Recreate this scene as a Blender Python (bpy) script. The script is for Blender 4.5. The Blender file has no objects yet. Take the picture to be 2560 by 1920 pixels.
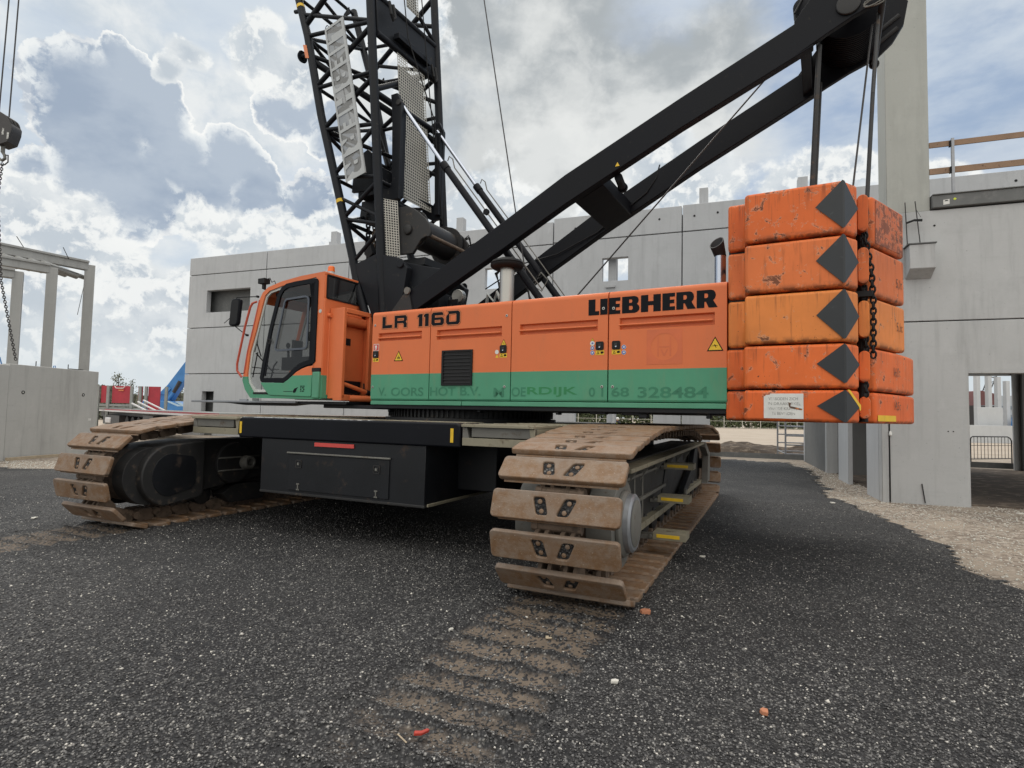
import bpy, bmesh, math, random
import numpy as np
from mathutils import Vector, Matrix, noise
random.seed(7); np.random.seed(7)
S = bpy.context.scene
COL = S.collection
R = math.radians
PI = math.pi

# ------------------------------------------------------------------ camera
EYE = 1.5
cp, cr = R(3.0778), R(1.2119)
fwd = Vector((0, math.cos(cp), math.sin(cp))); up0 = Vector((0, -math.sin(cp), math.cos(cp)))
rt0 = Vector((1, 0, 0))
rt = math.cos(cr)*rt0 + math.sin(cr)*up0
upv = -math.sin(cr)*rt0 + math.cos(cr)*up0
cd = bpy.data.cameras.new('camera'); cam = bpy.data.objects.new('camera', cd); COL.objects.link(cam)
cam.matrix_world = Matrix(((rt.x, upv.x, -fwd.x, 0), (rt.y, upv.y, -fwd.y, 0), (rt.z, upv.z, -fwd.z, EYE), (0, 0, 0, 1)))
cd.sensor_width = 36; cd.lens = 20.063; cd.clip_start = .05; cd.clip_end = 2000
S.camera = cam
S.render.resolution_x, S.render.resolution_y = 1024, 768

# ------------------------------------------------------------------ node helpers
class NT:
    def __init__(s, tree): s.t = tree; s.n = tree.nodes; s.l = tree.links
    def new(s, typ, **k):
        n = s.n.new(typ)
        for a, v in k.items(): setattr(n, a, v)
        return n
    def put(s, node, i, v):
        if v is None: return
        if hasattr(v, 'is_output') or hasattr(v, 'links'): s.l.new(v, node.inputs[i])
        else:
            if isinstance(v, (tuple, list)) and len(v) == 3 and node.inputs[i].type == 'RGBA': v = (*v, 1)
            node.inputs[i].default_value = v
    def math(s, op, a, b=None, c=None, clamp=False):
        n = s.new('ShaderNodeMath', operation=op, use_clamp=clamp)
        s.put(n, 0, a); s.put(n, 1, b); s.put(n, 2, c); return n.outputs[0]
    def vec(s, op, a, b=None, sc=None):
        n = s.new('ShaderNodeVectorMath', operation=op); s.put(n, 0, a); s.put(n, 1, b)
        if sc is not None: s.put(n, 'Scale', sc)
        return n.outputs['Value'] if op in ('DOT_PRODUCT', 'LENGTH', 'DISTANCE') else n.outputs[0]
    def mix(s, f, a, b, typ='MIX'):
        n = s.new('ShaderNodeMix', data_type='RGBA', blend_type=typ)
        s.put(n, 0, f); s.put(n, 6, a); s.put(n, 7, b); return n.outputs[2]
    def noise(s, v, scale, detail=4, rough=.5, out='Fac', dist=0):
        n = s.new('ShaderNodeTexNoise'); s.put(n, 'Vector', v); n.inputs['Scale'].default_value = scale
        n.inputs['Detail'].default_value = detail; n.inputs['Roughness'].default_value = rough
        n.inputs['Distortion'].default_value = dist
        return n.outputs[out]
    def step(s, v, a, b, smooth=True):
        n = s.new('ShaderNodeMapRange', interpolation_type='SMOOTHSTEP' if smooth else 'LINEAR', clamp=True) if smooth else s.new('ShaderNodeMapRange')
        s.put(n, 0, v); s.put(n, 1, a); s.put(n, 2, b); return n.outputs[0]
    def ramp(s, v, stops):
        n = s.new('ShaderNodeValToRGB'); e = n.color_ramp.elements
        while len(e) < len(stops): e.new(.5)
        for x, (p, c) in zip(e, stops): x.position = p; x.color = (*c, 1)
        s.put(n, 0, v); return n.outputs[0]

MATS = {}
def base(name):
    m = bpy.data.materials.new(name); m.use_nodes = True
    t = NT(m.node_tree); b = m.node_tree.nodes['Principled BSDF']; MATS[name] = m
    pos = t.new('ShaderNodeNewGeometry').outputs['Position']
    return m, t, b, pos
def stretch(t, pos, v):
    return t.vec('MULTIPLY', pos, v)
def bump(t, b, h, strength=.3, dist=.01):
    n = t.new('ShaderNodeBump'); n.inputs['Strength'].default_value = strength; n.inputs['Distance'].default_value = dist
    t.put(n, 'Height', h); t.l.new(n.outputs[0], b.inputs['Normal'])

def paint(name, col, rough=.5, metal=0, var=.12, vs=2.5, grime=None, gs=9, gt=(.62, .72), fine=.06, bmp=.1, bs=60, spec=.5):
    """plain coat with broad tone variation, fine speckle and optional patches of another colour"""
    m, t, b, pos = base(name)
    n1 = t.noise(pos, vs, 5, .6); n2 = t.noise(pos, 45, 3, .6)
    c = t.mix(n1, tuple(x*(1-var*2) for x in col), tuple(min(1, x*(1+var*2)) for x in col))
    c = t.mix(t.math('MULTIPLY', n2, fine*2), c, tuple(x*.45 for x in col))
    r = t.math('MULTIPLY_ADD', n1, .25, rough-.12)
    if grime:
        g = t.step(t.noise(pos, gs, 8, .68), *gt)
        c = t.mix(g, c, grime); r = t.mix(g, r, (.85, .85, .85))
    t.put(b, 'Base Color', c); t.put(b, 'Roughness', r); b.inputs['Metallic'].default_value = metal
    b.inputs['Specular IOR Level'].default_value = spec
    if bmp: bump(t, b, t.noise(pos, bs, 4, .6), bmp, .004)
    return m

ORANGE = (.66, .168, .060); GREEN = (.075, .275, .165)
# two-tone body paint: the colour break is a painted line 2.05 m above ground
def twotone(name):
    m, t, b, pos = base(name)
    z = t.new('ShaderNodeSeparateXYZ'); t.put(z, 0, pos); z = z.outputs[2]
    n1 = t.noise(pos, 1.3, 5, .6); n2 = t.noise(stretch(t, pos, (3, 3, .5)), 3, 4, .6)
    o = t.mix(n1, tuple(x*.86 for x in ORANGE), tuple(x*1.12 for x in ORANGE))
    g = t.mix(n1, tuple(x*.82 for x in GREEN), tuple(x*1.2 for x in GREEN))
    c = t.mix(t.step(z, 2.049, 2.051), g, o)
    c = t.mix(t.math('MULTIPLY', t.step(n2, .5, .8), .14), c, (.3, .16, .09))
    sp = t.step(t.noise(pos, 70, 2, .5), .70, .74)
    c = t.mix(t.math('MULTIPLY', sp, .35), c, (.12, .08, .06))
    t.put(b, 'Base Color', c); t.put(b, 'Roughness', t.math('MULTIPLY_ADD', n1, .25, .36))
    b.inputs['Specular IOR Level'].default_value = .3
    bump(t, b, t.noise(pos, 25, 4, .6), .05, .003)
    return m
twotone('body_paint')

def slabpaint(name, col, rust=.60, rs=7):
    m, t, b, pos = base(name)
    n1 = t.noise(pos, 1.7, 6, .65)
    st = t.noise(stretch(t, pos, (9, 9, .9)), 2.2, 5, .6)
    c = t.mix(n1, tuple(x*.72 for x in col), tuple(min(1, x*1.2) for x in col))
    c = t.mix(t.math('MULTIPLY', t.step(st, .55, .74), .45), c, (.16, .06, .03))
    big = t.noise(pos, rs, 9, .72, dist=.4)
    r = t.step(big, rust, rust+.02)
    c = t.mix(t.math('MULTIPLY', r, .85), c, (.085, .038, .022))
    ed = t.math('SUBTRACT', t.step(big, rust-.03, rust-.01), r)
    c = t.mix(t.math('MULTIPLY', ed, .4), c, (.6, .4, .28))
    gz = t.new('ShaderNodeSeparateXYZ'); t.put(gz, 0, t.new('ShaderNodeTexCoord').outputs['Generated']); gz = gz.outputs[2]
    dr = t.math('MULTIPLY', t.step(t.noise(stretch(t, pos, (14, 14, .6)), 2, 5, .65), .52, .66), t.step(gz, .45, 1.0))
    c = t.mix(t.math('MULTIPLY', dr, .55), c, (.10, .035, .02))
    bt = t.math('MULTIPLY', t.step(gz, .16, .0), t.step(t.noise(pos, 9, 6, .7), .38, .58)); c = t.mix(t.math('MULTIPLY', bt, .8), c, (.07, .03, .02))
    lo = t.step(t.noise(pos, .9, 4, .6), .40, .64); c = t.mix(t.math('MULTIPLY', lo, .35), c, tuple(x*.55 for x in col))
    pk = t.step(t.noise(pos, 38, 3, .6), .71, .73)
    c = t.mix(pk, c, (.05, .022, .015))
    t.put(b, 'Base Color', c); t.put(b, 'Roughness', t.math('MULTIPLY_ADD', st, .3, .38))
    b.inputs['Specular IOR Level'].default_value = .3
    h = t.math('SUBTRACT', t.math('MULTIPLY', t.noise(pos, 30, 5, .6), .3), r)
    bump(t, b, h, .35, .004)
    return m
slabpaint('slab_paint_a', (.68, .140, .030), .585)
slabpaint('slab_paint_b', (.70, .175, .048), .61)
slabpaint('slab_paint_c', (.74, .235, .055), .64)
slabpaint('slab_paint_d', (.74, .155, .034), .60)
slabpaint('slab_paint_e', (.72, .135, .028), .61)
slabpaint('slab_paint_worn', (.62, .145, .045), .485, 10)

paint('black_steel', (.0055, .0063, .0095), .5, 0, .28, 1.6, (.045, .04, .035), 10, (.62, .76), .1, .2, spec=.16)
paint('boom_black', (.009, .0105, .014), .5, 0, .3, 1.4, (.07, .065, .055), 9, (.60, .76), .1, .25, spec=.18)
paint('dark_steel', (.019, .0185, .019), .58, .1, .3, 2, (.08, .06, .045), 8, (.56, .7), .2, .3)
paint('under_black', (.0065, .0075, .010), .5, 0, .35, 2, (.04, .028, .022), 5, (.58, .72), .1, .2, spec=.35)
paint('grey_steel', (.16, .155, .14), .6, .15, .25, 3, (.10, .075, .055), 7, (.55, .7), .15, .3)
paint('track_frame_paint', (.085, .082, .072), .6, .1, .35, 3, (.16, .13, .10), 6, (.5, .68), .2, .3)
paint('walkway_metal', (.27, .245, .18), .6, .2, .2, 4, (.12, .09, .06), 8, (.55, .7), .15, .3)
paint('stainless', (.42, .41, .38), .36, .9, .1, 3, None, bmp=.05)
paint('chrome', (.42, .45, .52), .22, 1, .05, 3, None, bmp=0)
paint('mesh_metal', (.42, .41, .37), .6, .1, .15, 4, None, bmp=.05)
paint('sign_grey', (.42, .435, .44), .5, .1, .08, 3, (.25, .25, .25), 8, (.6, .72), .1, .05)
paint('sign_dark', (.13, .135, .14), .6, .1, .2, 3, None)
paint('flaked', (.55, .57, .58), .6, 0, .1, 4, (.012, .013, .017), 13, (.50, .54), .1, .2)
paint('rubber', (.009, .009, .010), .65, 0, .2, 5, spec=.3)
paint('decal_black', (.007, .008, .011), .5, 0, .15, 5, None, fine=.03, bmp=0, spec=.1)
paint('diamond_black', (.014, .017, .021), .45, 0, .4, 3, (.09, .1, .105), 5, (.60, .75), .1, .05)
paint('decal_orange', (.66, .21, .08), .5, 0, .08, 3, bmp=0)
paint('decal_yellow', (.74, .47, .02), .5, 0, .15, 9, None, bmp=0)
paint('decal_white', (.66, .66, .63), .5, 0, .1, 9, None, bmp=0)
paint('decal_red', (.55, .06, .05), .5, 0, .1, 9, None, bmp=0)
paint('decal_blue', (.08, .14, .42), .5, 0, .1, 9, None, bmp=0)
paint('green_lettering', (.030, .185, .10), .5, 0, .2, 9, GREEN, 8, (.56, .70), .1, 0)
paint('green_lettering_fresh', (.02, .20, .07), .5, 0, .15, 9, GREEN, 9, (.62, .72), .1, 0)
paint('faded_logo', (.60, .135, .045), .5, 0, .1, 4, None, bmp=0)
paint('pale_text', (.22, .22, .21), .6, 0, .2, 9, (.6, .6, .57), 14, (.46, .6), 0, 0)
paint('faded_number', (.09, .05, .03), .6, 0, .2, 9, (.55, .2, .07), 20, (.52, .62), 0, 0)
paint('cab_orange', ORANGE, .42, 0, .10, 1.6, (.22, .12, .08), 10, (.70, .78), .06, .06, spec=.3)
paint('cab_green', GREEN, .42, 0, .15, 2, None, .05, bmp=.05)
paint('cab_red', (.46, .075, .04), .42, 0, .12, 3, None, bmp=.03)
paint('cab_white', (.48, .50, .48), .5, 0, .1, 3, None, bmp=.03)
paint('window_gasket', (.07, .08, .10), .35, .4, .1, 3, None, bmp=0)
paint('interior', (.025, .025, .027), .75, 0, .3, 5)
paint('wood', (.27, .175, .115), .8, 0, .2, 3, (.12, .07, .045), 14, (.6, .7), .1, .4, 40)
paint('timber_pale', (.42, .34, .24), .8, 0, .2, 4, (.2, .15, .1), 12, (.6, .7), .1, .4, 40)
paint('galvanised', (.30, .31, .33), .45, .6, .2, 6, None, bmp=.05)
paint('rail_dark', (.045, .042, .042), .5, .3, .2, 6, None)
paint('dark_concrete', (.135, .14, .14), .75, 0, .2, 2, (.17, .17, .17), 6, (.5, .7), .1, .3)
paint('lift_blue', (.045, .19, .46), .45, 0, .2, 1.5, None, bmp=.05)
paint('lift_blue_pale', (.40, .55, .68), .5, 0, .1, 2, None)
paint('trailer_red', (.36, .025, .04), .5, 0, .2, 2, (.15, .02, .03), 6, (.6, .7))
paint('trailer_white', (.62, .60, .60), .5, 0, .1, 2)
paint('trailer_grey', (.24, .25, .24), .6, 0, .2, 3)
paint('stone_pale', (.55, .53, .48), .8, 0, .2, 20)
paint('brick', (.42, .17, .09), .85, 0, .2, 20)
paint('scrap_red', (.38, .035, .02), .6, 0, .2, 20)
paint('hall_wall', (.36, .40, .44), .7, 0, .05, .3, None, bmp=0)
paint('hall_band', (.16, .20, .24), .6, 0, .05, .3, None, bmp=0)
paint('vest_yellow', (.65, .75, .05), .7, 0, .1, 8, None, bmp=0)
paint('rust_dark', (.13, .05, .05), .7, 0, .3, 1)
paint('skin', (.45, .26, .18), .6, 0, .05, 8, None, bmp=0)
paint('trousers', (.04, .045, .06), .8, 0, .1, 8, None, bmp=0)
paint('beacon_orange', (.85, .16, .01), .2, 0, .05, 5, None, bmp=0)

def concrete(name, col, streak=.5, spots=True):
    m, t, b, pos = base(name)
    n1 = t.noise(pos, .6, 6, .6); n2 = t.noise(stretch(t, pos, (4, 4, .35)), 1.1, 6, .65); n3 = t.noise(pos, 22, 5, .7)
    n4 = t.noise(stretch(t, pos, (.7, .7, 5)), 1.5, 4, .6)
    c = t.mix(n1, tuple(x*.86 for x in col), tuple(x*1.10 for x in col))
    c = t.mix(t.math('MULTIPLY', t.step(n2, .46, .78), streak), c, tuple(x*.6 for x in col))
    c = t.mix(t.math('MULTIPLY', t.step(n4, .55, .8), streak*.4), c, tuple(x*.7 for x in col))
    c = t.mix(t.math('MULTIPLY', n3, .16), c, tuple(x*.55 for x in col))
    if spots: c = t.mix(t.math('MULTIPLY', t.step(t.noise(pos, 35, 2, .5), .72, .75), .6), c, tuple(x*.35 for x in col))
    blot = t.step(t.noise(pos, 1.6, 8, .68), .50, .72); c = t.mix(t.math('MULTIPLY', blot, streak*.38), c, tuple(x*.62 for x in col))
    lt = t.step(t.noise(stretch(t, pos, (1, 1, .5)), 2.6, 6, .65), .55, .75); c = t.mix(t.math('MULTIPLY', lt, .22), c, tuple(min(1, x*1.28) for x in col))
    t.put(b, 'Base Color', c); b.inputs['Roughness'].default_value = .85
    b.inputs['Specular IOR Level'].default_value = .25
    bump(t, b, t.math('ADD', n3, t.math('MULTIPLY', n2, .7)), .18, .01)
    return m
concrete('concrete', (.475, .485, .49), .62)
concrete('concrete_far', (.435, .445, .46), .40)
concrete('concrete_light', (.50, .515, .53), .2)
concrete('concrete_column', (.40, .41, .385), .35)
concrete('concrete_old', (.46, .455, .435), .62)
concrete('concrete_frame', (.36, .36, .35), .5)
concrete('concrete_inner', (.16, .16, .155), .3)  # darkened copy of the concrete, shade of unlit interiors put into the colour

def glass(name, tint, refl=.25):
    m, t, b, pos = base(name)
    t.n.remove(b)
    tr = t.new('ShaderNodeBsdfTransparent'); tr.inputs[0].default_value = (*tint, 1)
    gl = t.new('ShaderNodeBsdfGlossy'); gl.inputs['Roughness'].default_value = .03
    fr = t.new('ShaderNodeFresnel'); fr.inputs[0].default_value = 1.5
    mx = t.new('ShaderNodeMixShader'); t.put(mx, 0, t.math('MULTIPLY_ADD', fr.outputs[0], .8, refl*.1-.02, clamp=True))
    t.l.new(tr.outputs[0], mx.inputs[1]); t.l.new(gl.outputs[0], mx.inputs[2])
    t.l.new(mx.outputs[0], t.n['Material Output'].inputs[0])
def gauze():
    m, t, b, pos = base('sign_mesh'); b.inputs['Base Color'].default_value = (.235, .238, .238, 1); b.inputs['Roughness'].default_value = .7
    tr = t.new('ShaderNodeBsdfTransparent'); mx = t.new('ShaderNodeMixShader'); mx.inputs[0].default_value = .86
    t.l.new(tr.outputs[0], mx.inputs[1]); t.l.new(b.outputs[0], mx.inputs[2]); t.l.new(mx.outputs[0], t.n['Material Output'].inputs[0])
gauze()
glass('tinted_glass', (.34, .34, .34)); glass('clear_glass', (.68, .70, .69)); glass('mirror_glass', (.01, .01, .01), 1.2)

def shoe_mat(name, polished):
    m, t, b, pos = base(name)
    n1 = t.noise(pos, 3.5, 6, .65); n3 = t.noise(pos, 60, 4, .7)
    c = t.mix(n1, (.165, .082, .034), (.30, .172, .084))
    c = t.mix(t.step(t.noise(pos, 6, 6, .7), .50, .68), c, (.27, .19, .135))
    c = t.mix(t.math('MULTIPLY', n3, .55), c, (.06, .032, .018))
    oi = t.new('ShaderNodeObjectInfo').outputs['Random']; c = t.mix(t.math('MULTIPLY', oi, .28), c, (.10, .062, .036))
    sp = t.step(t.noise(pos, 95, 2, .5), .70, .73)
    c = t.mix(sp, c, (.42, .38, .32))
    g_ = t.new('ShaderNodeSeparateXYZ'); t.put(g_, 0, t.new('ShaderNodeTexCoord').outputs['Generated'])
    ex = t.math('ABSOLUTE', t.math('SUBTRACT', g_.outputs[0], .5)); ey = t.math('ABSOLUTE', t.math('SUBTRACT', g_.outputs[1], .5))
    ob = t.vec('ADD', t.new('ShaderNodeTexCoord').outputs['Object'], t.vec('SCALE', t.new('ShaderNodeObjectInfo').outputs['Location'], sc=1.0))
    sc_ = t.step(t.noise(stretch(t, ob, (6, 60, 60)), 3, 4, .6), .60, .68)
    c = t.mix(t.math('MULTIPLY', sc_, .45), c, (.36, .25, .17))
    dust = t.math('MULTIPLY', t.step(t.noise(ob, 9, 6, .7), .40, .62), .45); c = t.mix(dust, c, (.25, .205, .165))
    c = t.mix(t.math('MULTIPLY', t.step(ey, .30, .47), t.math('MULTIPLY_ADD', t.noise(ob, 12, 4, .6), .9, -.05)), c, (.20, .17, .145))
    c = t.mix(t.math('MULTIPLY', t.step(ex, .25, .0), .30), c, (.15, .11, .085))
    t.put(b, 'Base Color', c); b.inputs['Roughness'].default_value = .62; b.inputs['Metallic'].default_value = .05
    bump(t, b, t.math('ADD', t.noise(pos, 90, 5, .7), t.math('MULTIPLY', t.noise(pos, 14, 4, .6), 1.2)), .55, .006)
shoe_mat('shoe_rust', True)
paint('chain_mud', (.15, .105, .075), .8, 0, .3, 6, (.07, .05, .035), 10, (.5, .62), .3, .5)

# gravel --------------------------------------------------------------
def gravel(name, dirt_attr=True):
    m, t, b, pos = base(name)
    v = t.new('ShaderNodeTexVoronoi'); t.put(v, 'Vector', pos); v.inputs['Scale'].default_value = 54
    v2 = t.new('ShaderNodeTexVoronoi'); t.put(v2, 'Vector', pos); v2.inputs['Scale'].default_value = 34
    s = t.new('ShaderNodeSeparateColor'); t.put(s, 0, v.outputs['Color'])
    s2 = t.new('ShaderNodeSeparateColor'); t.put(s2, 0, v2.outputs['Color'])
    c = t.ramp(s.outputs[0], [(0, (.014, .0135, .0145)), (.35, (.040, .039, .041)), (.70, (.105, .102, .102)), (.94, (.20, .195, .187)), (.985, (.42, .40, .37))])
    c2 = t.ramp(s2.outputs[0], [(0, (.018, .0175, .0185)), (.5, (.060, .0585, .060)), (.94, (.17, .165, .16)), (.99, (.40, .38, .35))])
    c = t.mix(t.step(s2.outputs[1], .62, .64), c, c2)
    big = t.noise(pos, .55, 6, .6)
    b2 = t.noise(stretch(t, pos, (1, .45, 1)), 1.7, 7, .68, dist=.6); b3 = t.noise(pos, .35, 4, .55)
    c = t.mix(t.math('MULTIPLY', t.step(big, .44, .62), .50), c, (.014, .014, .017))
    c = t.mix(t.math('MULTIPLY', t.step(b2, .52, .68), .55), c, (.012, .012, .015))
    c = t.mix(t.math('MULTIPLY', t.step(b3, .50, .38), .16), c, (.19, .18, .17))
    edge = t.step(v.outputs['Distance'], .55, .15)
    c = t.mix(t.math('MULTIPLY', t.math('SUBTRACT', 1, edge), .80), c, (.007, .007, .008))
    a = t.new('ShaderNodeAttribute', attribute_name='dirt').outputs['Fac']
    mk = t.math('ADD', a, t.math('MULTIPLY', t.math('SUBTRACT', t.noise(pos, 5, 7, .7), .5), 1.3))
    mk = t.math('MULTIPLY', t.step(mk, .28, .80), t.step(a, .03, .45))
    mud = t.mix(t.noise(pos, 18, 5, .7), (.075, .057, .042), (.175, .136, .103))
    mud = t.mix(t.step(s.outputs[2], .64, .68), mud, c)
    c = t.mix(mk, c, mud)
    t.put(b, 'Base Color', c); b.inputs['Roughness'].default_value = .72; b.inputs['Specular IOR Level'].default_value = .35
    h = t.math('ADD', t.math('MULTIPLY', v.outputs['Distance'], -1), t.math('MULTIPLY', v2.outputs['Distance'], -.9))
    h = t.math('MULTIPLY', h, t.math('SUBTRACT', 1, t.math('MULTIPLY', mk, .75)))
    bump(t, b, h, .9, .014)
gravel('gravel_mat')
def sand():
    m, t, b, pos = base('sand_mat')
    n = t.noise(pos, .25, 7, .62); n2 = t.noise(stretch(t, pos, (.25, 1.6, 1)), 1.2, 6, .6); n3 = t.noise(pos, 14, 6, .7)
    c = t.mix(n, (.40, .33, .26), (.56, .49, .41))
    c = t.mix(t.step(n2, .5, .72), c, (.30, .235, .18))
    c = t.mix(t.math('MULTIPLY', n3, .5), c, (.22, .18, .145))
    y = t.new('ShaderNodeSeparateXYZ'); t.put(y, 0, pos)
    near = t.step(y.outputs[1], 30, 17)
    v = t.new('ShaderNodeTexVoronoi'); t.put(v, 'Vector', pos); v.inputs['Scale'].default_value = 22
    s = t.new('ShaderNodeSeparateColor'); t.put(s, 0, v.outputs['Color'])
    rub = t.ramp(s.outputs[0], [(0, (.11, .085, .065)), (.4, (.20, .165, .135)), (.75, (.31, .27, .23)), (1, (.55, .50, .43))])
    rub = t.mix(t.step(t.noise(pos, 1.1, 5, .6), .45, .65), rub, (.34, .29, .235))
    c = t.mix(t.math('MULTIPLY', near, .85), c, t.mix(.22, rub, (.10, .08, .065)))
    t.put(b, 'Base Color', c); b.inputs['Roughness'].default_value = .9; b.inputs['Specular IOR Level'].default_value = .2
    bump(t, b, t.math('ADD', t.math('MULTIPLY', v.outputs['Distance'], -1), n3), .6, .03)
sand()
def pebble():
    m, t, b, pos = base('pebble_mat')
    r = t.new('ShaderNodeNewGeometry').outputs['Random Per Island']
    c = t.ramp(r, [(0, (.022, .0215, .022)), (.42, (.062, .060, .061)), (.80, (.155, .150, .147)), (.95, (.27, .26, .245)), (.985, (.58, .55, .50))])
    t.put(b, 'Base Color', c); b.inputs['Roughness'].default_value = .7
pebble()
def foliage(name, c0, c1):
    m, t, b, pos = base(name)
    r = t.new('ShaderNodeNewGeometry').outputs['Random Per Island']
    c = t.mix(r, c0, c1); c = t.mix(t.step(t.noise(pos, .5, 4, .6), .35, .65), t.mix(.5, c, tuple(x*.5 for x in c0)), c)
    t.put(b, 'Base Color', c); b.inputs['Roughness'].default_value = .8
foliage('leaf_green', (.05, .065, .028), (.13, .15, .07)); foliage('leaf_grey', (.11, .12, .085), (.22, .23, .17))
paint('bark', (.06, .055, .045), .9, 0, .2, 6)
paint('soil', (.085, .062, .045), .95, 0, .35, 1.5, (.25, .2, .15), 3, (.5, .7), .2, .8, 12)

# ------------------------------------------------------------------ sky and sun
W = bpy.data.worlds.new('World'); S.world = W; W.use_nodes = True
t = NT(W.node_tree); bg = t.n['Background']
SUN_EL, SUN_AZ = R(47), R(-8)      # azimuth measured from +Y toward +X
d = t.vec('NORMALIZE', t.new('ShaderNodeTexCoord').outputs['Generated'])
sky = t.new('ShaderNodeTexSky', sky_type='NISHITA'); sky.sun_disc = False; sky.sun_elevation = SUN_EL; sky.sun_rotation = SUN_AZ
sky.air_density = 1; sky.dust_density = 1.5; sky.ozone_density = 1.5
skyc = t.vec('SCALE', sky.outputs[0], sc=.09)
sx = t.new('ShaderNodeSeparateXYZ'); t.put(sx, 0, d); dz = sx.outputs[2]
q0 = t.vec('ADD', d, (3.72, 1.31, .4))
nw = t.vec('SUBTRACT', t.noise(q0, 9, 7, .62, out='Color'), (.5, .5, .5))
dw = t.vec('ADD', d, t.vec('SCALE', nw, sc=.085))                      # billowing outlines
q = t.vec('ADD', q0, t.vec('SCALE', nw, sc=.05))
n_f = t.noise(q, 10, 8, .58)
n_lit = t.noise(t.vec('ADD', q, tuple(Vector((-.10, .1, .55)).normalized()*.012)), 10, 8, .58)
n_s = t.noise(t.vec('MULTIPLY', q0, (1, 1.2, 1.9)), 4.2, 6, .56)
sund = Vector((math.cos(SUN_EL)*math.sin(SUN_AZ), math.cos(SUN_EL)*math.cos(SUN_AZ), math.sin(SUN_EL)))
def lumps(lst):
    f = None
    for x, y, z, r in lst:
        g = t.math('MULTIPLY_ADD', t.vec('DISTANCE', dw, (x, y, z)), -1/r, 1.0)
        f = g if f is None else t.math('SMOOTH_MAX', f, g, .18)
    return f
fB = lumps([(-0.558, 0.732, 0.392, 0.079), (-0.594, 0.723, 0.354, 0.044), (-0.516, 0.750, 0.414, 0.049), (-0.501, 0.776, 0.383, 0.042), (-0.522, 0.723, 0.452, 0.029), (-0.564, 0.756, 0.332, 0.070), (-0.488, 0.800, 0.348, 0.052), (-0.539, 0.786, 0.301, 0.067), (-0.426, 0.830, 0.360, 0.048), (-0.397, 0.856, 0.332, 0.043), (-0.465, 0.824, 0.323, 0.053), (-0.630, 0.715, 0.302, 0.031), (-0.341, 0.824, 0.453, 0.053), (-0.328, 0.885, 0.332, 0.057), (-0.213, 0.896, 0.391, 0.071), (-0.285, 0.857, 0.429, 0.043), (-0.192, 0.938, 0.287, 0.073)])
fC = lumps([(-0.129, 0.810, 0.572, 0.071), (-0.203, 0.835, 0.512, 0.054), (-0.026, 0.947, 0.321, 0.101), (0.143, 0.948, 0.284, 0.081), (-0.256, 0.932, 0.257, 0.079), (0.230, 0.896, 0.381, 0.071), (-0.448, 0.747, 0.491, 0.030), (-0.370, 0.778, 0.508, 0.048), (-0.331, 0.808, 0.487, 0.044), (-0.478, 0.749, 0.459, 0.022), (-0.479, 0.832, 0.281, 0.044), (-0.444, 0.857, 0.263, 0.061), (-0.371, 0.887, 0.274, 0.057), (-0.314, 0.901, 0.299, 0.045), (-0.640, 0.732, 0.235, 0.073), (-0.597, 0.773, 0.216, 0.077), (-0.647, 0.747, 0.153, 0.079), (-0.551, 0.814, 0.182, 0.058), (-0.478, 0.859, 0.182, 0.067), (-0.430, 0.890, 0.152, 0.057), (-0.593, 0.800, 0.093, 0.056), (-0.512, 0.854, 0.095, 0.054), (-0.656, 0.751, 0.069, 0.063), (-0.410, 0.909, 0.079, 0.051), (0.424, 0.836, 0.348, 0.066), (0.576, 0.759, 0.303, 0.065), (0.293, 0.891, 0.347, 0.083), (0.490, 0.796, 0.356, 0.034)])
fD = lumps([(0.062, 0.837, 0.544, 0.200), (-0.088, 0.814, 0.575, 0.118), (0.217, 0.847, 0.485, 0.159), (-0.027, 0.910, 0.414, 0.170), (-0.152, 0.861, 0.485, 0.106), (0.289, 0.795, 0.534, 0.086), (0.137, 0.912, 0.386, 0.144)])
relief = t.step(t.math('SUBTRACT', n_f, n_lit), -.025, .045)
blue = t.mix(t.step(dz, .05, .55), (.56, .65, .745), (.33, .445, .625))
blue = t.mix(.3, blue, skyc)
wq = t.vec('MULTIPLY', q0, (1, 1.3, 3.2))
left = t.step(sx.outputs[0], .30, -.10)
wisps = t.math('MULTIPLY', t.step(t.noise(wq, 4.0, 7, .6), .36, .66), .7)
colr = t.mix(wisps, blue, (.66, .73, .80))
colr = t.mix(t.math('MULTIPLY', left, .45), colr, (.70, .77, .82))
veil = t.math('MULTIPLY', t.step(n_s, .44, .62), t.math('MULTIPLY_ADD', left, .55, .32))
colr = t.mix(veil, colr, t.mix(t.step(n_f, .38, .62), (.86, .88, .875), (.60, .67, .73)))
# broad grey deck in the middle
mD = t.step(t.math('ADD', fD, t.math('MULTIPLY_ADD', n_s, 1.6, -.8)), -.25, .50)
cD = t.mix(t.step(n_s, .40, .60), (.42, .455, .475), (.74, .76, .755))
cD = t.mix(t.math('MULTIPLY', t.step(n_f, .42, .66), .5), cD, (.88, .89, .87))
colr = t.mix(mD, colr, cD)
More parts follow.
